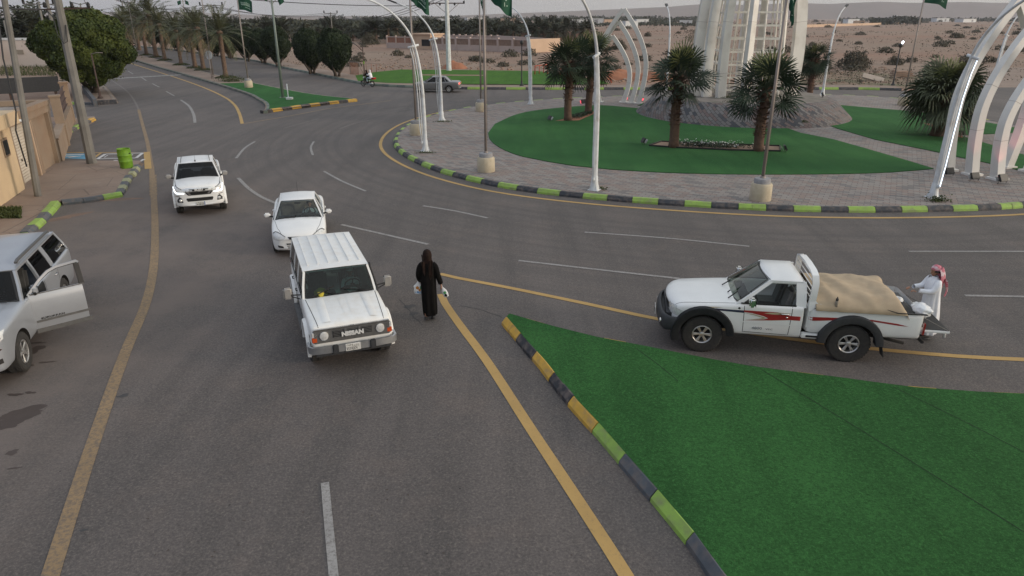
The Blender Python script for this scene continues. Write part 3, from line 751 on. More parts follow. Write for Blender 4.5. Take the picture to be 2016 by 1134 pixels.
def ribbon(bvh, side, pts, w, name, m, parent, off=.005, closed=False, step=.04):
    P = [Vector((a, b, 0)) for a, b in pts]
    if closed: P.append(P[0])
    Q = []
    for a, b in zip(P, P[1:]):
        k = max(1, int((b-a).length/step)); Q += [a.lerp(b, j/k) for j in range(k)]
    Q.append(P[-1]); A, B = offs(Q, w/2), offs(Q, -w/2); mb = MB(); rows = []
    for a, b in zip(A, B):
        h1, h2 = hit(bvh, side, a.x, a.y, off), hit(bvh, side, b.x, b.y, off)
        if h1 and h2: rows.append([h1, h2])
        else:
            if len(rows) > 1: mb.grid(rows)
            rows = []
    if len(rows) > 1: mb.grid(rows)
    return mb.build(name, M[m], parent, normals=False)
def mirrorpts(p): return [(-a, b) for a, b in p]
def wheel(parent, x, y, r, wd, rim=.6, spokes=6, steer=0, name='wheel', twin=True, dark=False):
    s = 1 if y > 0 else -1
    wE = bpy.data.objects.new(name, None); COL.objects.link(wE); wE.parent = parent; wE.location = (x, y, r); wE.rotation_euler = (0, 0, steer); wE.empty_display_size = .1
    Mx = Matrix.Rotation(-pi/2*s, 4, 'X')          # lathe axis z -> outward
    t = MB(); h = wd/2; ri = r*rim
    t.lathe([(ri, -h*.9), (r*.80, -h), (r*.93, -h*.97), (r*.99, -h*.78), (r, -h*.4), (r, h*.4), (r*.99, h*.78), (r*.93, h*.97), (r*.80, h), (ri*1.04, h*.93), (ri, h*.80), (ri, -h*.9)], 40, Mx)
    n = 40
    for i in range(n):                             # tread blocks
        a = 2*pi*i/n
        for sy in (-1, 1):
            Rm = Mx @ Matrix.Rotation(a+.04*sy, 4, 'Z')
            t.box((0, 0, 0), (.016, r*.085, h*.62), 0, Rm @ Matrix.Translation((r*1.0, 0, sy*h*.48)))
    t.build('tyre', M['rubber'], wE, angle=30)
    q = MB()
    q.lathe([(ri*.99, h*.85), (ri*.93, h*.88), (ri*.87, h*.80), (ri*.84, h*.1)], 40, Mx)
    q.mi = 1; q.lathe([(0, h*.05), (ri*.86, h*.08)], 24, Mx); q.mi = 0
    for i in range(spokes):
        a = 2*pi*i/spokes
        for da in ((-.10, .10) if twin else (0,)):
            Rm = Mx @ Matrix.Rotation(a+da, 4, 'Z')
            q.box((0, 0, 0), (ri*.68, ri*.13 if twin else ri*.24, .028), .006, Rm @ Matrix.Translation((ri*.54, 0, h*.66)) @ Matrix.Rotation(-.12, 4, 'Y'), seg=1)
    q.lathe([(ri*.27, h*.3), (ri*.26, h*.80), (ri*.17, h*.88), (0, h*.88)], 20, Mx)
    q.build('rim', [M['alloy'] if not dark else M['grey_plastic'], M['dark_trim']], wE, angle=35)
    return wE
def greenhouse(parent, P, paint, glass, side_glass=None, wind=None, rear='rear_window', pillars=(), bow=.10, tint_side=None, roof_ribs=0, open_side=(), skip_side=()):
    '''P: zb belt, zt roof edge, xa0 windscreen foot, xa1 windscreen top, xd1 roof rear, xd0 rear foot, wb, wt half widths, crown
       pillars: [(x_bottom, x_top, width)] between the windscreen pillar and the last pillar'''
    g = type('P', (), P); zb, zt, wb, wt = g.zb, g.zt, g.wb, g.wt; crown = getattr(g, 'crown', .05); side_glass = side_glass or glass
    pw = getattr(g, 'pw', .055)
    def bx(x, y, b): return x-b*(abs(y)/wb)**2
    # roof panel, subdivided, with a rounded rim
    rows = []; nx = 12; ny = 10
    xs = [g.xd1, g.xd1+.05]+[g.xd1+(g.xa1-g.xd1)*i/nx for i in range(1, nx)]+[g.xa1-.05, g.xa1]
    r = MB(); th = .05
    def top(x, y, dz=0):
        u = (x-g.xd1)/(g.xa1-g.xd1); e = 1-abs(2*u-1)**6
        return Vector((x-bow*(abs(y)/wt)**2*(max(0, u-.6)/.4), y, zt+crown*(1-(abs(y)/wt)**2.4)*(.35+.65*e)+dz))
    ys = [-wt, -wt+.025, -wt+.08]+[(-wt+.16)+(2*wt-.32)*i/6 for i in range(7)]+[wt-.08, wt-.025, wt]
    for x in xs: rows.append([top(x, y, (-.018 if abs(y) > wt-.01 else 0)) for y in ys])
    vt = r.grid(rows)
    rb = [[Vector((p.x, p.y*.985, p.z-th)) for p in row] for row in rows]; vb = r.grid(rb)
    def stitch(a, b):
        for i in range(len(a)-1): r.bm.faces.new([a[i], a[i+1], b[i+1], b[i]])
    stitch(vt[0], vb[0]); stitch(vt[-1], vb[-1]); stitch([v[0] for v in vt], [v[0] for v in vb]); stitch([v[-1] for v in vt], [v[-1] for v in vb])
    # pillars
    def pil(x0, x1, wdt, s, y0=None, y1=None, thk=.05):
        a = Vector((x0, s*(y0 or wb), zb-.03)); b = Vector((x1, s*(y1 or wt), zt-.01)); c = a.lerp(b, .5)+Vector((0, s*.012, 0))
        def ring(p): return [p+Vector((-wdt/2, 0, 0)), p+Vector((wdt/2, 0, 0)), p+Vector((wdt/2, -s*thk, 0)), p+Vector((-wdt/2, -s*thk, 0))]
        vs = [[r.bm.verts.new(q) for q in ring(p)] for p in (a, c, b)]
        for i in range(2):
            for j in range(4): r.bm.faces.new([vs[i][j], vs[i][(j+1) % 4], vs[i+1][(j+1) % 4], vs[i+1][j]])
        for q in (vs[0][::-1], vs[2]): r.bm.faces.new(q)
    fa0, fa1 = g.xa0-bow, g.xa1-bow
    for s in (-1, 1):
        pil(fa0, fa1, pw*1.5, s); pil(g.xd0+pw*.5, g.xd1+pw*.5, getattr(g, 'dw', pw*1.6), s)
        for (a, b, c) in pillars: pil(a, b, c, s)
        # header rails above the side windows
        r.beam([(g.xd1, s*(wt-.02), zt-.022), (fa1+.03, s*(wt-.02), zt-.022)], .05, .05)
    if roof_ribs:
        for i in range(roof_ribs):
            y = -wt*.80+1.6*wt*i/(roof_ribs-1); xs2 = [g.xd1+.10+(g.xa1-g.xd1-.40)*k/8 for k in range(9)]
            for k in range(8):
                a, b = top(xs2[k], y), top(xs2[k+1], y)
                r.beam([a+Vector((0, 0, .004)), b+Vector((0, 0, .004))], .030, .030)
    rf = r.build('roof', paint, parent, angle=32)
    # glass
    def pane(name, rows, m, inset_frame=True):
        mb = MB(); mb.grid(rows); return mb.build(name, M[m], parent, normals=False)
    nyy = 13
    def scr(x0, x1, b, e=.045, e2=.03, dx=.012):
        rows = []
        for k in range(5):
            t = .02+.96*k/4; row = []
            for j in range(nyy):
                hwid = (wb+(wt-wb)*t)-pw*.9; y = -hwid+2*hwid*j/(nyy-1); row.append(Vector((x0+(x1-x0)*t-b*(abs(y)/wb)**2+dx, y, zb+(zt-zb)*t+ (crown*.5*t*(1-(abs(y)/wt)**2)))))
            rows.append(row)
        return rows
    R1 = scr(g.xa0, g.xa1, bow)
    ws = pane('windshield', R1, wind or glass)
    def frame(rows, out, name):
        mb = MB(); d = Vector((out, 0, .004)); loop = rows[0][:]+[r_[-1] for r_ in rows[1:]]+rows[-1][::-1][1:]+[r_[0] for r_ in rows[::-1]][1:-1]
        c = sum(loop, Vector())/len(loop); mb.grid([[p+d for p in loop+[loop[0]]], [p.lerp(c, .035)+d for p in loop+[loop[0]]]]); mb.grid([[p+d for p in loop+[loop[0]]], [p.lerp(c, -.018)+d for p in loop+[loop[0]]]])
        return mb.build(name, M['dark_trim'], ws, normals=False)
    frame(R1, .004, 'window_seal')
    if rear:
        R2 = scr(g.xd0, g.xd1, -bow*.6, dx=-.012)
        rw = pane(rear, R2, glass)
    # side windows between pillars
    edges = [(fa0, fa1, pw*1.5)]+sorted(list(pillars), key=lambda q: -q[0])+[(g.xd0+pw*.5, g.xd1+pw*.5, getattr(g, 'dw', pw*1.6))]
    for s in (-1, 1):
        for i in range(len(edges)-1):
            if (s, i) in skip_side: continue
            (a0, a1, aw), (b0, b1, bw_) = edges[i], edges[i+1]
            q = []
            for t in (0, .33, .66, 1):
                y = s*(wb+(wt-wb)*t-.012+.012*(1-abs(2*t-1))); z = zb-.02+(zt-zb)*t
                q.append([Vector((a0+(a1-a0)*t-aw*.48, y, z)), Vector((b0+(b1-b0)*t+bw_*.48, y, z))])
            mb = MB(); mb.grid(q)
            if (s, i) not in open_side: mb.build('side_window', M[side_glass], parent, normals=False)
            # dark rubber along the sill
            k = MB(); k.beam([q[0][0]+Vector((0, s*.016, .022)), q[0][1]+Vector((0, s*.016, .022))], .014, .028); k.build('window_trim', M['dark_trim'], parent)
    return rf, top
def seat(parent, x, y, z, m='seat_grey', rest=.62, w_=.5):
    mb = MB(); mb.box((x, y, z+.10), (.5, w_, .16), .05); mb.box((x-.27, y, z+.10+rest*.5), (.14, w_*.94, rest), .06, Matrix.Rotation(-.22, 4, 'Y'))
    mb.box((x-.36, y, z+.22+rest), (.09, .26, .18), .04, Matrix.Rotation(-.15, 4, 'Y')); return mb.build('seat', M[m], parent, angle=40)
def steering(parent, x, y, z, r=.18, tilt=R(62)):
    mb = MB(); Mx = Matrix.Translation((x, y, z)) @ Matrix.Rotation(-tilt, 4, 'Y')
    mb.tube([Mx @ Vector((r*cos(a), r*sin(a), 0)) for a in [2*pi*i/24 for i in range(25)]], .016, 8, cap=False)
    for a in (0, 2.1, 4.2): mb.tube([Mx @ Vector((0, 0, -.02)), Mx @ Vector((r*cos(a), r*sin(a), 0))], .014, 6)
    mb.tube([Mx @ Vector((0, 0, 0)), Mx @ Vector((0, 0, -.12))], .05, 10); return mb.build('steering_wheel', M['dark_trim'], parent)
def dash(parent, x, hw, z, col='interior'):
    mb = MB(); mb.box((x, 0, z), (.42, hw*2, .22), .06); mb.box((x-.10, hw*.42, z+.11), (.2, .42, .09), .035); return mb.build('dashboard', M[col], parent, angle=40)
def mirror(parent, x, y, z, m, arm=.10, size=(.10, .22, .17), stalk=False, dark='dark_trim'):
    s = 1 if y > 0 else -1; mb = MB()
    mb.mi = 0; mb.box((x, y+s*(arm+size[1]/2), z+.06), size, .035, seg=3)
    mb.mi = 1; mb.tube([(x+.02, y-s*.01, z), (x+.01, y+s*(arm+.06), z+.02)], .016 if stalk else .03, 8)
    if stalk: mb.tube([(x+.02, y-s*.01, z-.10), (x+.01, y+s*(arm+.06), z+.0)], .012, 8)
    mb.mi = 2; mb.box((x-size[0]/2-.001, y+s*(arm+size[1]/2), z+.06), (.006, size[1]*.86, size[2]*.84), .002)
    return mb.build('mirror', [M[m], M[dark], M['glass_dark']], parent, angle=40)
def wiper(parent, p0, p1, p2, p3):
    mb = MB(); mb.beam([p0, p1], .022, .02); mb.beam([p2, p3], .016, .022); return mb.build('wiper', M['dark_trim'], parent)
def handle(parent, x, y, z, m='chrome'):
    s = 1 if y > 0 else -1; mb = MB(); mb.tube([(x-.09, y, z), (x-.06, y+s*.032, z+.004), (x+.06, y+s*.032, z+.004), (x+.09, y, z)], .013, 8); return mb.build('door_handle', M[m], parent)
def plate(parent, c, xdir, up, w_=.32, h_=.16, t1='٢٥٣٥  ج د ل', blue=True):
    x = Vector(xdir).normalized(); u = Vector(up).normalized(); n = x.cross(u); Mx = Matrix((x, u, n)).transposed().to_4x4(); Mx.translation = Vector(c)
    mb = MB(); mb.box((0, 0, 0), (w_, h_, .012), .004, Mx, seg=1); p = mb.build('licence_plate', M['plate'], parent)
    return p, Mx
# ------------------------------------------------------------------ vehicles
def S(**k): return k
def lay_plate(p, Mx, digits, letters, w_=.32, h_=.16, blue=True):
    def tx(t, s, x, y): place_text(t, s, p, Mx @ Vector((x, y, .0075)), Mx.to_3x3() @ Vector((1, 0, 0)), Mx.to_3x3() @ Vector((0, 1, 0)), ext=.001, bold=.001)
    tx(digits, .072, -w_*.24, -h_*.22); tx(letters, .066, w_*.17, -h_*.22)
    mb = MB()                                       # upper row: the eastern numerals as strokes, dividing lines
    def bar(x0, y0, x1, y1, t=.007): mb.beam([Mx @ Vector((x0, y0, .007)), Mx @ Vector((x1, y1, .007))], t, .003, up=Mx.to_3x3() @ Vector((0, 0, 1)))
    bar(-w_*.46, 0, w_*.40, 0, .004); bar(-w_*.02, -h_*.45, -w_*.02, h_*.45, .004)
    for k, g_ in enumerate(('7', '0', 'r', 'o')):
        x = -w_*.42+k*.036; y = h_*.10
        if g_ == '7': bar(x, y+.045, x+.008, y+.01); bar(x, y+.045, x+.024, y+.045)
        elif g_ in 'o0': 
            for a in range(6): bar(x+.012+.012*cos(a*pi/3), y+.028+.014*sin(a*pi/3), x+.012+.012*cos((a+1)*pi/3), y+.028+.014*sin((a+1)*pi/3), .006)
        else: bar(x+.006, y+.01, x+.006, y+.05); bar(x+.006, y+.05, x+.022, y+.042); bar(x+.022, y+.042, x+.024, y+.05)
    for k in range(3):
        x = w_*.04+k*.036; y = h_*.14; bar(x, y, x+.026, y); bar(x+.026, y, x+.026, y+.03); bar(x+.010, y+.036, x+.016, y+.036)
    mb.build('plate_marks', M['plate_ink'], p)
    if blue:
        b = MB(); b.box((w_*.455, 0, .0072), (.022, h_*.92, .002), 0, Mx); 
        b2 = MB(); b2.box((0, 0, 0), (.024, h_*.94, .003), 0, Mx @ Matrix.Translation((w_*.45, 0, .0075))); b2.build('plate_band', M['plate_blue' if blue == 'b' else 'plate'], p)
        b.bm.free()
def round_lamp(parent, c, r, name='headlight', m='lens', depth=.03):
    mb = MB(); Mx = Matrix.Translation(c) @ Matrix.Rotation(pi/2, 4, 'Y')
    mb.mi = 1; mb.lathe([(r*1.14, -.02), (r*1.14, .012), (r*1.02, .016)], 24, Mx); mb.mi = 0; mb.lathe([(r*1.02, .014), (r*.6, .026), (0, .03)], 24, Mx); mb.mi = 1
    return mb.build(name, [M[m], M['chrome']], parent, angle=50)
def flare(parent, x, z, r0, r1, y0, y1, m, a0=-8, a1=188, n=20, drop=0):
    'wheel-arch flare: ring band from radius r0 (inner) to r1, standing out to y1'
    for s in (-1, 1):
        mb = MB(); rows = []
        for i in range(n+1):
            a = R(a0+(a1-a0)*i/n); c, q = cos(a), sin(a)
            rows.append([Vector((x+c*r1, s*y0, z+q*r1)), Vector((x+c*(r1-.015), s*(y1-.012), z+q*(r1-.015))), Vector((x+c*(r0+.04), s*y1, z+q*(r0+.04))), Vector((x+c*r0, s*(y1-.01), z+q*r0)), Vector((x+c*(r0+.005), s*(y0-.10), z+q*(r0+.005)))])
        mb.grid(rows); me = bm_mesh(mb.bm, 'fender_flare'); me.materials.append(M[m]); me = evalmesh(me, [('SOLIDIFY', dict(thickness=.012, offset=0))])
        obj('fender_flare', me, M[m], parent, angle=35)

# ===== 1. old white station wagon off-roader, front centre =====
def old_wagon():
    loc = Vector((-3.45, 13.45, .01))
    fl, fr = G(757, 684), G(617, 706); ax = (fl+fr)/2; hd = atan2(-2.32, .97)+R(-1.2)
    root = empty('off_road_wagon', (0, 0, 0), 0, 'white boxy four wheel drive wagon with ribbed roof and black grille beside the walking woman', 'off-road wagon')
    W = .90; zb = .50; zs = 1.10
    st = [(2.30, S(hw=.80, zb=.56, zs=.99, zt=1.03, tuck=.03)), (2.275, S(hw=.86, zb=.53, zs=1.04, zt=1.09, tuck=.03)), (2.18, S(hw=.885, zb=zb, zs=1.075, zt=1.135)), (1.6, S(hw=W, zb=zb, zs=1.10, zt=1.165)),
          (.95, S(hw=W, zb=zb, zs=1.125, zt=1.185)), (.80, S(hw=W, zb=zb, zs=1.13, zt=1.18)), (.70, S(hw=W, zb=zb, zs=1.13, zt=1, tub=1.0)), (.60, S(hw=W, zb=zb, zs=1.13, zt=1, tub=.62)), (-.9, S(hw=W, zb=zb, zs=1.13, zt=1, tub=.62)),
          (-2.0, S(hw=W-.005, zb=zb, zs=1.13, zt=1, tub=.62)), (-2.36, S(hw=W-.03, zb=zb+.02, zs=1.13, zt=1, tub=.62)), (-2.43, S(hw=W-.06, zb=zb+.03, zs=1.13, zt=1.1)), (-2.46, S(hw=W-.10, zb=zb+.06, zs=1.10, zt=1.1))]
    wh = [(1.52, .40, .50), (-1.45, .40, .50)]
    body, bv = loft_body('body', st, wh, root, [M['old_white_paint'], M['well']])
    Pg = dict(zb=1.13, zt=1.66, xa0=.76, xa1=.44, xd1=-2.36, xd0=-2.42, wb=.86, wt=.76, crown=.05, pw=.06)
    rf, top = greenhouse(root, Pg, M['old_white_paint'], 'glass_dark', wind='glass_green', side_glass='glass_dark', pillars=[(-.42, -.48, .09), (-1.30, -1.32, .09)], bow=.04, roof_ribs=6)
    # bonnet: raised centre panel, creases and shut lines
    for s in (-1, 1):
        ribbon(bv, 'T', [(2.27, s*.70), (.84, s*.80)], .014, 'bonnet_gap', 'dark_trim', body, .003)
        mb = MB(); rows = []
        for k in range(9):
            t = k/8; x = .98+1.2*t; h = hit(bv, 'T', x, s*(.50+.0*t), 0); wd = .10
            rows.append([hit(bv, 'T', x, s*(.42), .002), hit(bv, 'T', x, s*.44, .011), hit(bv, 'T', x, s*.54, .011), hit(bv, 'T', x, s*(.60), .002)])
        mb.grid(rows); mb.build('bonnet_ridge', M['old_white_paint'], body, angle=50)
        ribbon(bv, 'T', [(.98, s*.10), (1.9, s*.07)], .012, 'bonnet_crease', 'old_white_paint', body, .006)
    # front face
    f = MB(); f.box((2.305, 0, .86), (.05, 1.66, .30), .02); f.build('grille_surround', M['grey_plastic'], root, angle=40)
    g = MB(); g.box((2.325, 0, .885), (.03, .86, .185), .015); gr = g.build('grille', M['dark_trim'], root, angle=40)
    for k in range(5):
        b = MB(); b.box((2.343, 0, .815+k*.034), (.012, .82, .010), .003, seg=1); b.build('grille_bar', M['grey_plastic'], gr)
    for y in (-.15, .15):
        b = MB(); b.box((2.345, y, .885), (.018, .05, .19), .006, seg=1); b.build('grille_bar', M['grey_plastic'], gr)
    place_text('NISSAN', .125, gr, (2.362, 0, .865), (0, 1, 0), (0, 0, 1), xs=1.12, ext=.006, bold=.008, mat_='badge_white')
    ch = MB(); ch.box((2.31, 0, 1.025), (.05, 1.62, .022), .008); ch.box((2.335, 0, 1.035), (.03, .10, .03), .008); ch.build('grille_trim', M['chrome'], root, angle=40)
    for s in (-1, 1):
        round_lamp(root, (2.335, s*.60, .875), .088)
        t = MB(); t.box((2.30, s*.80, .915), (.06, .115, .11), .012); t.build('marker_lamp', M['lens'], root, angle=40)
        t = MB(); t.box((2.302, s*.802, .80), (.062, .117, .11), .012); t.build('turn_signal', M['amber'], root, angle=40)
    bm_ = MB(); bm_.mi = 0
    pts = [(2.08, -.93, .60), (2.30, -.93, .60), (2.40, -.86, .60), (2.43, -.5, .60), (2.43, .5, .60), (2.40, .86, .60), (2.30, .93, .60), (2.08, .93, .60)]
    bm_.beam(pts, .05, .15); bm_.mi = 1
    for s in (-1, 1): bm_.box((2.45, s*.40, .60), (.08, .13, .19), .02)
    bm_.mi = 1; bm_.beam([(2.38, -.8, .50), (2.38, .8, .50)], .06, .09); bm_.build('bumper', [M['bumper_metal'], M['black_plastic']], root, angle=50)
    p, Mx = plate(root, (2.462, -.03, .60), (0, 1, 0), (0, 0, 1)); lay_plate(p, Mx, '2535', 'JDL')
    # sides
    for s, sd_ in ((1, 'L'), (-1, 'R')):
        for (xa, xb) in ((.70, -.42), (-.46, -1.30)):
            ribbon(bv, sd_, [(xa, 1.11), (xa-.02, .56), (xb+(.0 if xb > -1 else .30), .54), (xb, .80 if xb < -1 else .56), (xb, 1.11)], .014, 'door_gap', 'dark_trim', body, .003)
            h = hit(bv, sd_, xb+.14, 1.0, 0); handle(root, xb+.15, h.y, 1.0, 'dark_trim')
        ribbon(bv, sd_, [(2.1, .80), (1.98, .80)], .05, 'side_strip', 'dark_trim', body, .005)
        ribbon(bv, sd_, [(.92, .80), (-.86, .80)], .05, 'side_strip', 'dark_trim', body, .005)
        mirror(root, .62, s*.90, 1.20, 'mirror_shell', arm=.16, size=(.09, .20, .27), stalk=True)
        st_ = MB(); st_.box((.02, s*.90, .44), (1.7, .16, .035), .012); st_.build('side_step', M['grey_plastic'], root)
    flare(root, 1.52, .40, .49, .555, .885, .955, 'old_white_paint'); flare(root, -1.45, .40, .49, .555, .885, .955, 'old_white_paint')
    for x, y in ((1.52, .76), (1.52, -.76), (-1.45, .76), (-1.45, -.76)): wheel(root, x, y, .40, .27, .53, 6, steer=R(2) if x > 0 else 0)
    sp = MB(); sp.lathe([(0, 0), (.37, 0), (.39, .05), (.39, .2), (.3, .24), (0, .24)], 28, Matrix.Translation((-2.49, -.2, 1.0)) @ Matrix.Rotation(-pi/2, 4, 'Y')); sp.build('spare_wheel', M['rubber'], root, angle=40)
    for s in (-1, 1):
        rl = MB(); rl.box((-2.445, s*.80, .92), (.04, .12, .3), .01); rl.build('tail_light', M['red_lens'], root)
    an = MB(); an.tube([(.60, -.88, 1.17), (.44, -.80, 1.56), (.42, -.78, 1.75)], .006, 6); an.build('aerial', M['dark_trim'], root)
    sn = MB(); sn.tube([(.80, .87, 1.05), (.72, .885, 1.18), (.46, .80, 1.60), (.42, .79, 1.70)], .022, 8); sn.build('snorkel', M['dark_trim'], root)
    wiper(root, (.82, -.10, 1.18), (.74, -.36, 1.23), (.80, -.62, 1.18), (.68, -.12, 1.32)); wiper(root, (.82, .62, 1.18), (.76, .34, 1.22), (.80, .58, 1.19), (.73, .04, 1.26))
    dash(root, .52, .78, 1.02); steering(root, .24, .38, 1.15); [seat(root, -.12, y, .62, 'seat_grey') for y in (.38, -.38)]
    rm = MB(); rm.box((.44, 0, 1.58), (.03, .24, .07), .01); rm.tube([(.44, 0, 1.56), (.45, .01, 1.42), (.46, 0, 1.30)], .006, 5); rm.build('rear_view_mirror', M['seat_grey'], root)
    hat = MB(); hat.lathe([(0, 0), (.15, .002), (.16, .02), (.12, .05), (.10, .09), (0, .10)], 24, Matrix.Translation((.62, -.42, 1.16)) @ Matrix.Rotation(.35, 4, 'Y')); 
    M['yellow_cloth'] = mat('yellow_cloth', (.55, .45, .05), None, 12, .8); ho = hat.build('yellow_cap', M['yellow_cloth'], None, angle=50)
    tag(ho, 'yellow cap lying on the dashboard of the wagon', 'cap')
    pp = MB(); pp.box((.60, .32, 1.155), (.20, .26, .012), .003, Matrix.Rotation(.3, 4, 'Z')); pp.box((.56, -.02, 1.15), (.2, .12, .03), .005); po = pp.build('papers', M['plate'], None); tag(po, 'papers lying on the dashboard behind the steering wheel', 'papers')
    c = ax - Vector((cos(hd), sin(hd), 0))*1.52; c += Vector((cos(hd), sin(hd), 0))*.10; T = Matrix.Translation((c.x, c.y, .01)) @ Matrix.Rotation(hd, 4, 'Z') @ Matrix.Diagonal((.96, .93, .97, 1)); root.matrix_world = T
    for o_ in (ho, po): o_.matrix_world = T
    return root, T
wagon, T_wagon = old_wagon()

# ===== 2. white double-cab pickup with running lights, rear left =====
def modern_pickup():
    fl, fr = G(441, 411), G(357, 419); ax = (G(357, 419)+G(440, 411.5))/2; hd = R(-66.5)
    root = empty('pickup_truck', (0, 0, 0), 0, 'white pickup truck with bright LED running lights driving towards the camera', 'pickup')
    W = .925
    st = [(2.40, S(hw=.60, zb=.44, zs=.86, zt=.96, tuck=.02, bow=.05)), (2.38, S(hw=.76, zb=.38, zs=.98, zt=1.05, tuck=.03, bow=.16)), (2.30, S(hw=.86, zb=.36, zs=1.06, zt=1.14, tuck=.04, bow=.16)), (2.08, S(hw=.91, zb=.37, zs=1.11, zt=1.20, bow=.06)), (1.6, S(hw=W, zb=.42, zs=1.13, zt=1.25)),
          (1.15, S(hw=W-.01, zb=.42, zs=1.15, zt=1.27)), (1.02, S(hw=W-.01, zb=.42, zs=1.155, zt=1.25)), (.90, S(hw=W-.01, zb=.42, zs=1.16, zt=1, tub=.9)), (.7, S(hw=W-.01, zb=.42, zs=1.165, zt=1, tub=.62)), (-1.20, S(hw=W-.01, zb=.44, zs=1.19, zt=1, tub=.62)), (-1.26, S(hw=W-.02, zb=.46, zs=1.2, zt=1.19)),
          (-1.32, S(hw=W-.01, zb=.46, zs=1.20, zt=1, tub=.80)), (-2.0, S(hw=W, zb=.5, zs=1.21, zt=1, tub=.80)), (-2.66, S(hw=W-.02, zb=.52, zs=1.21, zt=1, tub=.80)), (-2.74, S(hw=W-.06, zb=.54, zs=1.20, zt=1.2)), (-2.76, S(hw=W-.10, zb=.56, zs=1.18, zt=1.18))]
    body, bv = loft_body('body', st, [(1.50, .38, .47), (-1.58, .38, .47)], root, [M['white_paint'], M['well']])
    Pg = dict(zb=1.17, zt=1.66, xa0=1.13, xa1=.46, xd1=-1.22, xd0=-1.32, wb=.85, wt=.68, crown=.07, pw=.07)
    greenhouse(root, Pg, M['white_paint'], 'glass_dark', pillars=[(-.20, -.26, .07)], bow=.16)
    for s in (-1, 1):
        rr = MB(); rr.beam([(-1.15, s*.52, 1.72), (-.3, s*.54, 1.731), (.34, s*.55, 1.712)], .016, .012); rr.build('roof_groove', M['dark_trim'], root)
        # headlight, running light, fog lamp
        pf = lambda q: [(s*a, b) for a, b in q]
        patch(bv, 'F', pf([(.44, .95), (.66, 1.04), (.80, 1.12), (.86, 1.14), (.875, 1.0), (.82, .89), (.62, .87)]), 'headlight', 'lens', root, .006)
        patch(bv, 'F', pf([(.52, .875), (.80, .875), (.85, .92), (.885, 1.09), (.865, 1.09), (.825, .955), (.78, .915), (.54, .91)]), 'running_light', 'led', root, .014)
        ribbon(bv, 'F', pf([(.42, .96), (.66, 1.055), (.80, 1.135), (.87, 1.16)]), .018, 'lamp_trim', 'dark_trim', root, .008)
        patch(bv, 'F', pf([(.60, .54), (.80, .54), (.81, .62), (.72, .75), (.64, .71)]), 'fog_lamp_housing', 'black_plastic', root, .006)
        h = hit(bv, 'F', s*.68, .62, .012); round_lamp(root, h, .05, 'fog_light')
        ribbon(bv, 'F', pf([(.68, .77), (.84, .79)]), .03, 'fog_lamp_trim', 'chrome', root, .008)
        ribbon(bv, 'T', [(2.22, s*.36), (1.6, s*.60), (1.16, s*.70)], .012, 'bonnet_crease', 'white_paint', body, .006)
        ribbon(bv, 'T', [(2.15, s*.76), (1.6, s*.80), (1.15, s*.82)], .010, 'bonnet_gap', 'dark_trim', body, .003)
        mirror(root, .72, s*.88, 1.19, 'mirror_shell', arm=.05, size=(.13, .22, .17))
        for (xa, xb) in ((.62, -.22), (-.26, -1.0)):
            ribbon(bv, 'L' if s > 0 else 'R', [(xa, 1.13), (xa, .55), (xb, .52), (xb, 1.15)], .012, 'door_gap', 'dark_trim', body, .003)
            handle(root, xb+.15, s*(W-.01), 1.02)
    patch(bv, 'F', [(-.60, 1.03), (-.42, 1.075), (.42, 1.075), (.60, 1.03), (.50, .95), (-.50, .95)], 'grille_trim', 'chrome', root, .010)
    patch(bv, 'F', [(-.36, 1.03), (.36, 1.03), (.32, 1.0), (-.32, 1.0)], 'grille_slot', 'dark_trim', root, .016)
    patch(bv, 'F', [(-.23, 1.03), (.23, 1.03), (.23, .96), (-.23, .96)], 'badge', 'dark_trim', root, .018)
    h = hit(bv, 'F', 0, .995, .026); place_text('ISUZU', .085, root, h, (0, 1, 0), (0, 0, 1), xs=1.25, ext=.004, bold=.006, mat_='badge_white')
    patch(bv, 'F', [(-.50, .94), (.50, .94), (.44, .85), (.40, .80), (-.40, .80), (-.44, .85)], 'grille', 'dark_trim', root, .007)
    for s in (-1, 1): patch(bv, 'F', [(s*.46, .94), (s*.36, .94), (s*.28, .83), (s*.36, .83)], 'grille_fin', 'chrome', root, .014)
    patch(bv, 'F', [(-.46, .70), (.46, .70), (.48, .66), (.44, .57), (-.44, .57), (-.48, .66)], 'lower_grille', 'dark_trim', root, .007)
    h = hit(bv, 'F', 0, .47, .02); p, Mx = plate(root, h, (0, 1, 0), (0, 0, 1)); lay_plate(p, Mx, '9109', 'HAR', blue='b')
    flare(root, 1.50, .38, .46, .53, .89, .96, 'white_paint'); flare(root, -1.58, .38, .46, .53, .90, .96, 'white_paint')
    for x, y in ((1.50, .79), (1.50, -.79), (-1.58, .79), (-1.58, -.79)): wheel(root, x, y, .38, .26, .60, 6)
    a = MB(); a.tube([(.36, 0, 1.72), (.31, 0, 1.76)], .025, 8); a.tube([(.34, 0, 1.75), (.0, 0, 1.95)], .004, 5); a.build('aerial', M['dark_trim'], root)
    wiper(root, (1.15, .60, 1.25), (1.04, .3, 1.29), (1.1, .62, 1.24), (1.08, .04, 1.29))
    dash(root, .75, .74, 1.02); [seat(root, .1, y, .62) for y in (.38, -.38)]
    c = ax-Vector((cos(hd), sin(hd), 0))*1.5; root.location = (c.x, c.y, .01); root.rotation_euler = (0, 0, hd); root.scale = (.95, .94, .96); return root
modern_pickup()

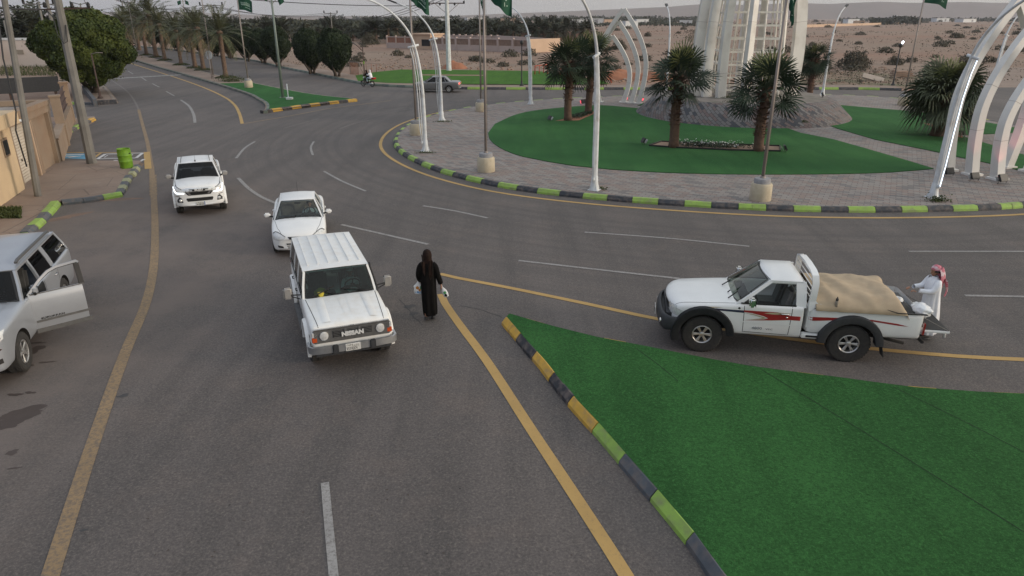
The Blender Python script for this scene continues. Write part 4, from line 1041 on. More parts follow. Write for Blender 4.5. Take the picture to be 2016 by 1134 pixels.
# ===== 3. white small saloon behind the wagon; also the grey saloon far off =====
def saloon(paint, label, far=False):
    root = empty('saloon_car', (0, 0, 0), 0, label, 'car')
    W = .845 if not far else .90
    st = [(2.16, S(hw=.55, zb=.34, zs=.52, zt=.60, tuck=.02, bow=.06)), (2.14, S(hw=.70, zb=.24, zs=.62, zt=.68, tuck=.03, bow=.17)), (2.05, S(hw=.79, zb=.20, zs=.70, zt=.76, tuck=.04, bow=.17)), (1.80, S(hw=.825, zb=.19, zs=.78, zt=.86, bow=.08)), (1.30, S(hw=W, zb=.20, zs=.85, zt=.94)),
          (1.0, S(hw=W, zb=.20, zs=.89, zt=.985)), (.88, S(hw=W, zb=.20, zs=.90, zt=.97)), (.76, S(hw=W, zb=.20, zs=.91, zt=1, tub=.7)), (.50, S(hw=W, zb=.20, zs=.92, zt=1, tub=.42)), (-1.0, S(hw=W, zb=.21, zs=.95, zt=1, tub=.42)), (-1.20, S(hw=W, zb=.22, zs=.96, zt=1, tub=.8)), (-1.30, S(hw=W, zb=.22, zs=.965, zt=1.02)),
          (-1.9, S(hw=W-.01, zb=.26, zs=.95, zt=1.03)), (-2.18, S(hw=W-.05, zb=.30, zs=.92, zt=1.0, bow=-.06)), (-2.30, S(hw=W-.10, zb=.34, zs=.85, zt=.93, bow=-.10)), (-2.32, S(hw=W-.16, zb=.40, zs=.75, zt=.8, bow=-.10))]
    body, bv = loft_body('body', st, [(1.32, .31, .37), (-1.28, .31, .37)], root, [paint, M['well']])
    Pg = dict(zb=.915, zt=1.36, xa0=1.08, xa1=.34, xd1=-.92, xd0=-1.46, wb=.77, wt=.56, crown=.07, pw=.062)
    greenhouse(root, Pg, paint, 'glass_clear' if not far else 'glass_dark', pillars=[(-.10, -.14, .06), (-1.0, -.86, .05)], bow=.17)
    for s in (-1, 1):
        pf = lambda q: [(s*a, b) for a, b in q]
        patch(bv, 'F', pf([(.40, .66), (.46, .58), (.62, .545), (.765, .57), (.785, .64), (.765, .72), (.70, .765), (.62, .76), (.50, .71)]), 'headlight', 'lens', root, .008)
        ribbon(bv, 'F', pf([(.40, .66), (.50, .715), (.62, .766), (.70, .772), (.77, .73)]), .014, 'lamp_trim', 'dark_trim', root, .010)
        patch(bv, 'F', pf([(.50, .37), (.66, .40), (.64, .33), (.48, .31)]), 'bumper_vent', 'dark_trim', root, .006)
        ribbon(bv, 'T', [(2.02, s*.50), (1.6, s*.64), (.92, s*.74)], .010, 'bonnet_gap', 'dark_trim', body, .003)
        mirror(root, .62, s*.80, .96, 'white_paint' if not far else 'grey_paint', arm=.06, size=(.12, .20, .13))
        for (xa, xb) in ((.62, -.10), (-.14, -1.0)):
            ribbon(bv, 'L' if s > 0 else 'R', [(xa, .90), (xa, .34), (xb, .30), (xb, .92)], .012, 'door_gap', 'dark_trim', body, .003)
            handle(root, xb+.15, s*(W-.005), .80, 'white_paint' if not far else 'grey_paint')
        h = hit(bv, 'B', s*.62, .78, 0)
        patch(bv, 'B', pf([(.42, .70), (.42, .86), (.74, .88), (.78, .76), (.70, .70)]), 'tail_light', 'tail_lit' if far else 'red_lens', root, .008)
    patch(bv, 'F', [(-.34, .665), (.34, .665), (.29, .59), (-.29, .59)], 'grille', 'dark_trim', root, .008)
    ribbon(bv, 'F', [(-.22, .63), (.22, .63)], .012, 'grille_bar', 'chrome', root, .012)
    patch(bv, 'F', [(-.40, .46), (.40, .46), (.36, .31), (-.36, .31)], 'lower_grille', 'dark_trim', root, .008)
    for k in range(2): ribbon(bv, 'F', [(-.42, .345+.055*k), (.42, .345+.055*k)], .02, 'grille_bar', 'white_paint' if not far else 'grey_paint', root, .012)
    h = hit(bv, 'F', 0, .43, .02); p, Mx = plate(root, h, (0, 1, 0), (0, 0, 1)); lay_plate(p, Mx, '4177', 'BKA')
    h = hit(bv, 'B', 0, .74, .01); plate(root, h, (0, -1, 0), (0, 0, 1))
    for x, y in ((1.32, .735), (1.32, -.735), (-1.28, .735), (-1.28, -.735)): wheel(root, x, y, .31, .20, .62, 7, twin=False)
    a = MB(); a.tube([(-.70, 0, 1.44), (-.95, 0, 1.72)], .005, 5); a.build('aerial', M['dark_trim'], root)
    wiper(root, (1.06, -.10, .995), (.99, -.4, 1.02), (1.05, -.62, .98), (1.02, -.06, 1.03)); wiper(root, (1.06, .60, .98), (.98, .2, 1.02), (1.02, .60, .98), (1.03, .05, 1.03))
    dash(root, .62, .68, .82); steering(root, .32, .36, .98, .175)
    [seat(root, -.02, y, .40, 'seat_tan') for y in (.36, -.36)]
    rb_ = MB(); rb_.box((-.85, 0, .52), (.5, 1.3, .16), .05); rb_.box((-1.08, 0, .82), (.14, 1.3, .56), .06, Matrix.Rotation(-.25, 4, 'Y')); rb_.build('seat', M['seat_tan'], root, angle=40)
    rm = MB(); rm.box((.34, 0, 1.29), (.03, .2, .06), .01); rm.build('rear_view_mirror', M['dark_trim'], root)
    return root
car = saloon(M['white_paint'], 'small white saloon car with a driver in a blue shirt close behind the wagon')
fr = G(549, 500); fl = G(634, 488); hd = R(-74.5); ax = (fr+fl)/2+Vector((0, .10, 0)); c = ax-Vector((cos(hd), sin(hd), 0))*1.32
T_saloon = Matrix.Translation((c.x, c.y, .01)) @ Matrix.Rotation(hd, 4, 'Z') @ Matrix.Scale(.97, 4); car.matrix_world = T_saloon
gcar = saloon(M['grey_paint'], 'grey saloon car with lit tail light passing the far green lawn', True)
a, b = G(830, 181.5), G(877, 183); hd = atan2(a.y-b.y, a.x-b.x)+R(14); m_ = (a+b)/2
gcar.scale = (1.06, 1.04, 1.05); gcar.location = (m_.x+.2, m_.y+.80, .01); gcar.rotation_euler = (0, 0, hd)
# ===== 4. white single-cab pickup seen from the side =====
def side_pickup():
    root = empty('pickup_truck', (0, 0, 0), 0, 'white single cab pickup with red side stripe and black wheel arches beside the thobed man', 'pickup')
    W = .89; XF = 1.42                                        # front axle
    st = [(2.20, S(hw=.60, zb=.62, zs=.94, zt=1.02, tuck=.02, bow=.05)), (2.18, S(hw=.76, zb=.56, zs=1.0, zt=1.08, tuck=.03, bow=.14)), (2.08, S(hw=.84, zb=.54, zs=1.05, zt=1.13, bow=.12)), (1.85, S(hw=.875, zb=.54, zs=1.09, zt=1.18, bow=.05)), (1.3, S(hw=W, zb=.52, zs=1.13, zt=1.22)),
          (.78, S(hw=W, zb=.46, zs=1.17, zt=1.25)), (.66, S(hw=W, zb=.46, zs=1.175, zt=1.22)), (.54, S(hw=W, zb=.46, zs=1.18, zt=1, tub=.9)), (.40, S(hw=W, zb=.46, zs=1.185, zt=1, tub=.6)), (-.50, S(hw=W, zb=.46, zs=1.20, zt=1, tub=.6)), (-.56, S(hw=W-.005, zb=.46, zs=1.20, zt=1.19)), (-.595, S(hw=W-.01, zb=.48, zs=1.195, zt=1.19))]
    body, bv = loft_body('body', st, [(XF, .43, .53)], root, [M['white_paint'], M['well']])
    Pg = dict(zb=1.20, zt=1.70, xa0=.86, xa1=.22, xd1=-.52, xd0=-.55, wb=.83, wt=.68, crown=.09, pw=.07, dw=.20)
    greenhouse(root, Pg, M['white_paint'], 'glass_clear', bow=.12, open_side=[(1, 0)])
    # the bed, separate from the cab
    bst = [(-.66, S(hw=W-.01, zb=.61, zs=1.17, zt=1, tub=.80, ins=.0)), (-.69, S(hw=W-.005, zb=.59, zs=1.18, zt=1, tub=.76, ins=.0)), (-1.6, S(hw=W, zb=.59, zs=1.18, zt=1, tub=.76, ins=.0)), (-2.6, S(hw=W, zb=.59, zs=1.18, zt=1, tub=.76, ins=.0)), (-2.86, S(hw=W-.01, zb=.60, zs=1.18, zt=1, tub=.76, ins=.0)), (-2.92, S(hw=W-.03, zb=.60, zs=1.16, zt=1, tub=.74, ins=.0))]
    bed, bb = loft_body('cargo_bed', bst, [(XF-2.97, .43, .53)], root, [M['white_paint'], M['well']])
    fw = MB(); fw.box((-.68, 0, .96), (.04, 1.66, .46), .01); fw.build('bed_headboard', M['white_paint'], root)
    rail = MB(); rail.beam([(-2.92, W-.02, 1.195), (-2.05, W-.02, 1.195)], .04, .022); rail.build('bed_rail', M['dark_trim'], root)
    ln = MB(); ln.box((-1.8, 0, .80), (2.2, 1.5, .02)); ln.build('bed_liner', M['dark_trim'], root)
    # headache rack
    rk = MB()
    hoop = [(-.70, .80, 1.19), (-.72, .81, 1.42), (-.73, .80, 1.72), (-.72, .72, 1.86), (-.72, .5, 1.91), (-.72, 0, 1.93), (-.72, -.5, 1.91), (-.72, -.72, 1.86), (-.73, -.80, 1.72), (-.72, -.81, 1.42), (-.70, -.80, 1.19)]
    rk.beam(hoop, .13, .045, up=(0, 1, .2)); rk.build('headache_rack', M['white_paint'], root, angle=45)
    for s in (-1, 1):
        f = MB(); f.beam([(-.72, s*.81, 1.32), (-.74, s*.82, 1.24), (-.78, s*.83, 1.19)], [.13, .2, .30], [.045, .05, .05], up=(0, 1, .2)); f.build('rack_foot', M['white_paint'], root)
    for z in (1.36, 1.48, 1.60, 1.72, 1.83):
        f = MB(); f.tube([(-.70, .76, z), (-.70, -.76, z)], .012, 6); f.build('rack_bar', M['white_paint'], root)
    # bumper, lamps, grille
    bp = MB()
    pr = [(.42, .0), (.47, .06), (.62, .08), (.78, .05), (.82, -.02)]
    path = [(1.90, .91), (2.08, .885), (2.20, .79), (2.27, .55), (2.30, 0)]; path = path+[(x, -y) for x, y in path[::-1][1:]]
    rows = [[Vector((x+o*(1 if abs(y) < .85 else .3), y+(o*.5 if y > .7 else -o*.5 if y < -.7 else 0), z+(.06 if abs(y) > .85 and z < .6 else 0))) for z, o in pr] for x, y in path]
    bp.grid(rows); me = bm_mesh(bp.bm, 'bumper'); me.materials.append(M['black_plastic']); me = evalmesh(me, [('SOLIDIFY', dict(thickness=.06, offset=-1)), ('SUBSURF', dict(levels=2))]); bo = obj('bumper', me, M['black_plastic'], root, smooth=True)
    bf = MB(); bf.box((2.08, 0, .66), (.42, 1.60, .34), .10); bf.build('bumper_core', M['black_plastic'], bo)
    for s in (-1, 1):
        pf = lambda q: [(s*a, b) for a, b in q]
        patch(bv, 'L' if s > 0 else 'R', [(2.18, .98), (2.12, 1.03), (1.96, .98), (1.76, .92), (1.74, .84), (1.80, .80), (2.17, .84)], 'headlight', 'lens', root, .008)
        patch(bv, 'F', pf([(.50, .84), (.52, .98), (.64, 1.03), (.78, 1.03), (.80, .84)]), 'headlight_face', 'lens', root, .008)
        round_lamp(root, (2.30, s*.66, .62), .055, 'fog_light')
        flare(root, XF, .43, .50, .66, .86, .97, 'black_plastic', a0=-14, a1=176); flare(root, XF-2.97, .43, .50, .66, .86, .97, 'black_plastic', a0=2, a1=178) if s > 0 else None
        sd_ = 'L' if s > 0 else 'R'
        ribbon(bv, sd_, [(.62, 1.15), (.60, .56), (-.32, .54), (-.34, 1.18)], .012, 'door_gap', 'dark_trim', body, .003)
        ribbon(bv, sd_, [(.66, .80), (.55, .795), (-.30, .78), (-.56, .78)], .02, 'side_crease', 'white_paint', body, .006)
        ribbon(bv, 'T', [(2.06, s*.72), (1.4, s*.78), (.80, s*.80)], .010, 'bonnet_gap', 'dark_trim', body, .003)
        h = hit(bv, sd_, -.20, 1.02, 0); handle(root, -.20, h.y+s*.008, 1.03)
        k = hit(bv, sd_, -.245, .95, .004); kk = MB(); kk.lathe([(0, 0), (.018, 0), (.018, .008), (0, .008)], 12, Matrix.Translation(k) @ Matrix.Rotation(-pi/2*s, 4, 'X')); kk.build('door_lock', M['chrome'], root)
        # striping: dark blue fading lance, red band, gold outline
        patch(bv, sd_, [(1.72, 1.035), (1.5, 1.065), (.62, 1.055), (.62, 1.0), (1.4, 1.03)], 'blue_stripe', 'stripe_blue', body, .0045)
        patch(bv, sd_, [(1.44, 1.055), (1.34, 1.09), (1.05, 1.095), (1.25, 1.068)], 'gold_stripe', 'stripe_gold', body, .006)
        patch(bv, sd_, [(.62, 1.06), (-.06, 1.06), (-.32, .995), (-.58, .99), (-.58, .895), (-.32, .90), (.05, .865), (.45, .84), (.62, .825), (.20, .88), (.12, .91), (.22, .955), (.45, 1.005), (.62, 1.02)], 'red_stripe', 'stripe_red', body, .005)
        patch(bv, sd_, [(.62, 1.005), (.42, .985), (.22, .94), (.15, .91), (.22, .885), (.60, .84), (.26, .90), (.24, .915), (.42, .965)], 'gold_stripe', 'stripe_gold', body, .007)
        patch(bv, sd_, [(-.05, 1.055), (.12, 1.04), (.22, 1.02), (.05, 1.005), (-.16, 1.01), (-.06, 1.03), (-.38, 1.055)], 'gold_stripe', 'stripe_gold', body, .008)
        patch(bb, sd_, [(-.69, 1.0), (-1.3, 1.02), (-1.9, 1.02), (-2.4, .965), (-2.62, .915), (-2.42, .925), (-1.9, .985), (-1.4, .98), (-.69, .905)], 'red_stripe', 'stripe_red', bed, .005)
        x0 = .28; h = hit(bv, sd_, x0-.08, .66, .004)
        if s > 0: place_text('4800', .082, body, h+Vector((.12, .002, 0)), (-1, 0, 0), (0, 0, 1), xs=1.3, ext=.001, bold=.001, mat_='letter_grey'); place_text('VTC', .05, body, h+Vector((-.13, .002, -.010)), (-1, 0, 0), (0, 0, 1), xs=1.5, ext=.001, bold=.001, mat_='letter_grey')
        mirror(root, .50, s*.86, 1.24, 'chrome', arm=.06, size=(.13, .18, .20))
        sb = MB(); sb.box((-.80, s*.82, .55), (.44, .14, .10), .02); sb.mi = 1; sb.box((-.80, s*.895, .555), (.26, .012, .05), .005); sb.build('side_step', [M['white_paint'], M['dark_trim']], root, angle=40)
        mf = MB(); P_ = [(-2.16, s*.84, .56), (-2.19, s*.84, .40), (-2.24, s*.84, .20)]; mf.beam(P_, .22, .012, up=(1, 0, 0)); mf.build('mud_flap', M['rubber'], root)
        dk = hit(bv, sd_, .72, 1.10, .004); d2 = MB(); d2.lathe([(0, 0), (.026, 0), (0, .01)], 10, Matrix.Translation(dk) @ Matrix.Rotation(-pi/2*s, 4, 'X')); d2.build('aerial_cap', M['dark_trim'], root)
        wl = MB(); wl.box((-.60, s*.60, 1.235), (.06, .05, .07), .01); wl.build('rack_lamp', M['chrome'], root)
    patch(bv, 'F', [(-.46, .84), (-.46, 1.0), (.46, 1.0), (.46, .84)], 'grille', 'dark_trim', root, .008); gr = root.children[-1]
    for y in (-.22, 0, .22): patch(bv, 'F', [(y-.03, .84), (y-.03, 1.0), (y+.03, 1.0), (y+.03, .84)], 'grille_bar', 'chrome', gr, .014)
    h = hit(bv, 'F', 0, .93, .02); em = MB(); em.lathe([(.04, 0), (.055, .006), (.07, 0)], 20, Matrix.Translation(h) @ Matrix.Rotation(pi/2, 4, 'Y')); em.build('badge', M['chrome'], gr)
    p, Mx = plate(root, (2.39, 0, .62), (0, 1, 0), (0, 0, 1)); lay_plate(p, Mx, '6620', 'RSD')
    wheel(root, XF, .76, .425, .28, .50, 6); wheel(root, XF, -.76, .425, .28, .50, 6); wheel(root, XF-2.97, .76, .425, .28, .50, 6); wheel(root, XF-2.97, -.76, .425, .28, .50, 6)
    ch = MB(); 
    for s in (-1, 1): ch.beam([(2.0, s*.42, .48), (-2.9, s*.42, .52)], .07, .14)
    for x in (XF, XF-2.97): ch.tube([(x, .7, .42), (x, -.7, .42)], .05, 8); ch.lathe([(0, -.12), (.14, 0), (0, .12)], 12, Matrix.Translation((x, 0, .42)))
    for x in (1.9, .2, -1.2, -2.8): ch.beam([(x, .42, .5), (x, -.42, .5)], .07, .1)
    ch.tube([(-1.2, .25, .50), (-2.2, .5, .48), (-2.7, .62, .42)], .035, 8); ch.build('chassis', M['well'], root)
    ww = MB(); ww.beam([(.90, .30, 1.24), (.86, .34, 1.30)], .025, .02); ww.beam([(.93, .62, 1.22), (.74, .55, 1.36)], .02, .018); ww.build('wiper', M['dark_trim'], root)
    ww = MB(); ww.beam([(.98, -.10, 1.25), (.80, -.16, 1.36)], .02, .018); ww.build('wiper', M['dark_trim'], root)
    dash(root, .62, .74, 1.06); steering(root, .34, .38, 1.14)
    for y in (.38, -.38): seat(root, -.06, y, .70, 'seat_grey', rest=.66)
    # lowered tailgate with stays, black inside
    tg = MB(); tg.mi = 0; tg.box((-3.20, 0, .80), (.50, 1.62, .05), .012); tg.mi = 1; tg.box((-3.20, 0, .832), (.46, 1.54, .014), 0); tg.mi = 2
    for s in (-1, 1): tg.tube([(-2.90, s*.80, 1.10), (-3.42, s*.79, .83)], .009, 6)
    tg.build('tailgate', [M['white_paint'], M['dark_trim'], M['seat_grey']], root, angle=40)
    for s in (-1, 1):
        ft = MB(); ft.tube([(-3.40, s*.70, .78), (-3.40, s*.70, .64)], .03, 8); ft.build('tailgate_peg', M['badge_white'], root)
        tl = MB(); tl.box((-2.93, s*.83, .86), (.03, .08, .26), .01); tl.build('tail_light', M['red_lens'], root)
    tb = MB(); tb.tube([(-3.06, .6, .46), (-3.06, -.6, .46)], .035, 8); tb.tube([(-2.8, .3, .5), (-3.06, .3, .46)], .025, 6); tb.tube([(-2.8, -.3, .5), (-3.06, -.3, .46)], .025, 6); tb.build('tow_bar', M['dark_trim'], root)
    fl = G(1378, 694); hd = R(170.8); lv = Vector((-sin(hd), cos(hd), 0)); fv = Vector((cos(hd), sin(hd), 0))
    c = fl - lv*.86 - fv*XF; T = Matrix.Translation((c.x, c.y, .01)) @ Matrix.Rotation(hd, 4, 'Z') @ Matrix.Diagonal((1, .97, .98, 1)); root.matrix_world = T
    # the tarpaulin (a separate thing lying on the bed)
    tp = MB(); rows = []; nx, ny = 60, 34
    for i in range(nx+1):
        u = i/nx; x = -.78-1.76*u-.10*noise.noise(Vector((u*3, 1, 2))); row = []
        env = (1-u**26*.8)*(.92+.08*min(1, u*6))
        for j in range(ny+1):
            v = -1+2*j/ny; y = v*.90; hgt_ = .30*(1-abs(v)**5.5)*env
            if v > .2: hgt_ *= 1-.25*(v-.2)
            wr = .030*noise.noise(Vector((x*2.3+v*1.7, v*3.1, .3)))+.012*noise.noise(Vector((x*6-v*3, v*7, 2)))+.030*abs(sin(x*5.2+v*2.2+2*noise.noise(Vector((x, v, 5)))))**3
            z = 1.195+hgt_+wr*(1-abs(v)**6)
            xx = x+.22*(1-abs(v)**2)*(u**4)*.5+.06*noise.noise(Vector((v*4, u*2, 9)))*u**3
            if abs(v) > .97: y = v*.925; z = 1.165+.012*noise.noise(Vector((x*9, v, 1)))
            row.append(Vector((xx, y, z)))
        rows.append(row)
    # drooping rear edge
    rows.append([p+Vector((-.035, 0, -.07-.04*noise.noise(Vector((p.y*6, 3, 3))))) for p in rows[-1]])
    rows.append([p+Vector((-.01, 0, -.10 if abs(p.y) < .8 else -.01)) for p in rows[-1]])
    tp.grid(rows); me = bm_mesh(tp.bm, 'tarpaulin'); me.materials.append(M['tarp']); me = evalmesh(me, [('SOLIDIFY', dict(thickness=.006, offset=1))]); to = obj('tarpaulin', me, M['tarp'], None, smooth=True)
    tag(to, 'beige tarpaulin stretched in a hump over the pickup bed', 'tarpaulin'); to.matrix_world = T
    def local(o): o.matrix_world = T; return o
    st_ = MB()
    for k in range(5): st_.tube([(-2.02+.03*k, .80-.03*k, 1.26), (-2.16, .86, 1.235+.004*k), (-2.36, .91, 1.215)], .008, 5)
    st_.box((-2.44, .905, 1.21), (.24, .03, .012), .003); tag(local(st_.build('strap', M['dark_trim'])), 'black lashing strap hanging on the near edge of the tarpaulin', 'strap')
    bt = MB(); bt.mi = 0; bt.lathe([(0, 0), (.034, 0), (.036, .16), (.026, .18)], 14, Matrix.Translation((-1.18, .84, 1.205))); bt.mi = 1; bt.lathe([(.028, .178), (.030, .225), (.012, .235), (.010, .265), (0, .268)], 14, Matrix.Translation((-1.18, .84, 1.205)))
    bo = empty('bottle', (0, 0, 0)); bt.build('flask', [M['seat_tan'], M['dark_trim']], bo); tag(bo, 'small beige drinking flask with black cap standing on the near rail of the pickup bed', 'bottle'); local(bo)
    def bag(name, c, sz, seed, m, label, cat):
        me = bpy.data.meshes.new(name); b = bmesh.new(); bmesh.ops.create_icosphere(b, subdivisions=4, radius=1)
        for v in b.verts:
            n = v.co.copy(); k = 1+.22*noise.noise(n*1.9+Vector((seed, 0, 0)))+.10*noise.noise(n*5+Vector((0, seed, 0)))+.05*noise.noise(n*11)
            v.co = Vector((c[0]+n.x*k*sz[0], c[1]+n.y*k*sz[1], max(c[2]-sz[2]*.8, c[2]+n.z*k*sz[2])))
        b.to_mesh(me); b.free(); o = obj(name, me, M[m], None, smooth=True); return tag(local(o), label, cat)
    bag('plastic_bag', (-2.98, .42, 1.12), (.20, .24, .14), 3, 'plastic_bag', 'crumpled clear plastic bag at the open end of the pickup bed', 'bag')
    bag('plastic_bag', (-3.05, .10, .98), (.14, .30, .16), 8, 'plastic_bag', 'crumpled plastic bag on the lowered tailgate of the pickup', 'bag')
    bag('cloth_bundle', (-2.62, .05, 1.17), (.11, .14, .09), 5, 'badge_white', 'white cloth bundle beside the hand of the man in the thobe', 'bundle')
    bag('dark_sack', (-2.62, .30, 1.02), (.26, .42, .18), 6, 'dark_trim', 'black sack inside the rear of the pickup bed', 'sack')
    bx = MB(); bx.box((-2.70, -.30, 1.02), (.24, .34, .30), .02); tag(local(bx.build('black_box', M['black_plastic'], angle=40)), 'black box in the pickup bed beside the man in the thobe', 'box')
    return root, T
M['stripe_red'] = mat('stripe_red', (.30, .018, .022), (.26, .015, .02), 6, .3, coat=.5)
M['stripe_blue'] = mat('stripe_blue', (.022, .026, .06), (.05, .02, .045), 2, .3, coat=.5)
M['stripe_gold'] = mat('stripe_gold', (.42, .36, .24), (.38, .33, .22), 6, .3, coat=.5)
M['letter_grey'] = mat('letter_grey', (.22, .23, .25), None, 6, .4)
pickup, T_pick = side_pickup()

# ===== 5. silver SUV at the left edge, front door open =====
def silver_suv():
    root = empty('silver_suv', (0, 0, 0), 0, 'large silver SUV with its front door wide open at the left edge of the photo', 'SUV')
    W = 1.01; XF = 1.65
    st = [(2.72, S(hw=.7, zb=.50, zs=.90, zt=1.0, tuck=.02, bow=.05)), (2.69, S(hw=.88, zb=.40, zs=1.02, zt=1.10, tuck=.03, bow=.14)), (2.55, S(hw=.96, zb=.38, zs=1.12, zt=1.20, bow=.10)), (2.2, S(hw=.99, zb=.40, zs=1.18, zt=1.27)), (1.65, S(hw=W, zb=.42, zs=1.21, zt=1.31)),
          (1.05, S(hw=W, zb=.40, zs=1.24, zt=1.34)), (.92, S(hw=W, zb=.40, zs=1.245, zt=1.32)), (.80, S(hw=W, zb=.40, zs=1.25, zt=1, tub=1.0)), (.6, S(hw=W, zb=.40, zs=1.255, zt=1, tub=.6)), (-1.0, S(hw=W, zb=.40, zs=1.28, zt=1, tub=.6)), (-2.6, S(hw=W, zb=.42, zs=1.30, zt=1, tub=.7)), (-2.86, S(hw=W-.03, zb=.46, zs=1.30, zt=1.25)), (-2.94, S(hw=W-.08, zb=.5, zs=1.27, zt=1.25)), (-2.96, S(hw=W-.14, zb=.55, zs=1.2, zt=1.2))]
    body, bv = loft_body('body', st, [(XF, .41, .49), (XF-3.35, .41, .49)], root, [M['silver_paint'], M['well']])
    Pg = dict(zb=1.27, zt=1.79, xa0=1.04, xa1=.46, xd1=-2.66, xd0=-2.90, wb=.94, wt=.76, crown=.07, pw=.07, dw=.10)
    greenhouse(root, Pg, M['silver_paint'], 'glass_dark', pillars=[(-.42, -.42, .09), (-1.45, -1.40, .22)], bow=.14, skip_side=[(1, 0)])
    for s in (-1, 1):
        rr = MB(); rr.beam([(-2.45, s*.70, 1.845), (-2.4, s*.70, 1.875), (-.1, s*.70, 1.885), (.05, s*.70, 1.855)], .06, .045); rr.build('roof_rail', M['grey_plastic'], root, angle=50)
        sd_ = 'L' if s > 0 else 'R'
        ribbon(bv, sd_, [(-.44, 1.22), (-.44, .46), (-1.25, .46), (-1.48, .90), (-1.48, 1.25)], .012, 'door_gap', 'dark_trim', body, .003)
        ribbon(bv, sd_, [(-.46, .66), (-1.3, .66)], .06, 'side_strip', 'grey_plastic', body, .006)
        ribbon(bv, sd_, [(1.1, .46), (-1.25, .46)], .12, 'rocker_trim', 'grey_plastic', body, .006)
        h = hit(bv, sd_, -1.25, 1.10, 0); handle(root, -1.28, h.y, 1.10)
        pf = lambda q: [(s*a, b) for a, b in q]
        patch(bv, 'F', pf([(.52, .98), (.60, 1.14), (.94, 1.16), (.95, 1.04), (.84, .96)]), 'headlight', 'lens', root, .01)
        ribbon(bv, 'F', pf([(.56, 1.0), (.82, 1.0), (.92, 1.10)]), .03, 'running_light', 'led_off', root, .016)
        patch(bv, 'F', pf([(.52, .80), (.60, .93), (.86, .93), (.92, .86), (.80, .78)]), 'headlight_lower', 'lens_dark', root, .01)
        patch(bv, 'F', pf([(.78, 1.06), (.84, 1.10), (.90, 1.08), (.86, 1.03)]), 'turn_signal', 'amber', root, .018)
        patch(bv, 'F', pf([(.60, .56), (.62, .68), (.90, .68), (.90, .58)]), 'fog_lamp_housing', 'dark_trim', root, .008)
        h = hit(bv, 'F', s*.76, .62, .014); round_lamp(root, h, .045, 'fog_light')
        ribbon(bv, 'F', pf([(.0, .44), (.5, .44), (.96, .48)]), .16, 'lower_bumper', 'black_plastic', root, .012)
        ribbon(bv, 'T', [(2.5, s*.60), (1.8, s*.66), (1.1, s*.72)], .012, 'bonnet_crease', 'silver_paint', body, .006)
    patch(bv, 'F', [(-.50, .80), (-.56, 1.12), (.56, 1.12), (.50, .80)], 'grille', 'dark_trim', root, .010)
    # door opening (left side): dark patch laid on the body for the shade inside
    patch(bv, 'L', [(.66, 1.22), (.66, .50), (-.38, .50), (-.38, 1.25)], 'door_opening_shade', 'dark_trim', body, .004)
    inn = MB(); inn.box((.05, .5, 1.0), (.5, .5, .18), .05); inn.box((-.28, .5, 1.32), (.14, .48, .60), .06, Matrix.Rotation(-.2, 4, 'Y')); inn.build('seat', M['interior'], root, angle=40)
    inn = MB(); inn.box((.05, -.4, 1.0), (.5, .5, .18), .05); inn.box((-.28, -.4, 1.32), (.14, .48, .60), .06, Matrix.Rotation(-.2, 4, 'Y')); inn.build('seat', M['interior'], root, angle=40)
    dash(root, .72, .82, 1.18); steering(root, .42, .45, 1.30)
    # the open door
    dr = bpy.data.objects.new('front_door', None); COL.objects.link(dr); dr.parent = root; dr.location = (.70, W-.03, 0); dr.rotation_euler = (0, 0, -R(64)); dr.empty_display_size = .1
    L_ = 1.06
    pn = MB(); zz = [.40, .48, .62, .64, .90, 1.10, 1.22, 1.27]; yy = [-.03, -.015, .0, .004, .012, .008, -.015, -.04]
    outer = [[Vector((-L_*t+(.0 if z < 1.2 else .0), y+(.006*sin(pi*t)), z)) for z, y in zip(zz, yy)] for t in [k/8 for k in range(9)]]
    inner = [[p+Vector((0, -.075, 0)) for p in row] for row in outer]
    o_ = pn.grid(outer); i_ = pn.grid(inner)
    for a, b in ((o_[0], i_[0]), (o_[-1], i_[-1])):
        for k in range(len(a)-1): pn.bm.faces.new([a[k], a[k+1], b[k+1], b[k]])
    for k in range(8):
        pn.bm.faces.new([o_[k][0], o_[k+1][0], i_[k+1][0], i_[k][0]]); pn.bm.faces.new([o_[k][-1], o_[k+1][-1], i_[k+1][-1], i_[k][-1]])
    pn.build('door_panel', M['silver_paint'], dr, angle=45)
    fr = MB(); A = [(0.0, -.06, 1.27), (-.10, -.075, 1.37), (-.30, -.12, 1.56), (-.48, -.15, 1.69), (-.66, -.17, 1.75), (-1.08, -.185, 1.785), (-1.11, -.17, 1.75)]
    fr.beam(A, .05, .05, up=(0, 1, .1)); fr.build('window_frame', M['silver_paint'], dr, angle=45)
    bp_ = MB(); bp_.box((-1.06, -.115, 1.52), (.11, .03, .52), .008, Matrix.Rotation(.27, 4, 'X')); bp_.build('door_pillar', M['dark_trim'], dr)
    sl = MB(); sl.beam([A0 for A0 in [(-.04, -.04, 1.275), (-1.10, -.035, 1.285)]], .02, .025); sl.build('window_trim', M['chrome'], dr)
    se = MB(); se.beam([(-.03, -.05, 1.29), (-.14, -.085, 1.38), (-.32, -.125, 1.54), (-.50, -.155, 1.66), (-.68, -.17, 1.72), (-1.0, -.18, 1.745)], .018, .03, up=(0, 1, .1)); se.build('window_seal', M['dark_trim'], dr)
    st2 = MB(); st2.box((-.58, .012, .66), (1.08, .014, .05), .004, Matrix.Rotation(-.0, 4, 'Y')); st2.build('side_strip', M['grey_plastic'], dr)
    tr = MB(); tr.box((-.56, -.02, .44), (1.12, .05, .10), .006); tr.build('lower_trim', M['grey_plastic'], dr)
    place_text('SUBURBAN', .055, dr, (-.36, .016, .715), (-1, 0, 0), (0, 0, 1), xs=1.5, spacing=1.15, ext=.003, bold=.002, mat_='dark_trim')
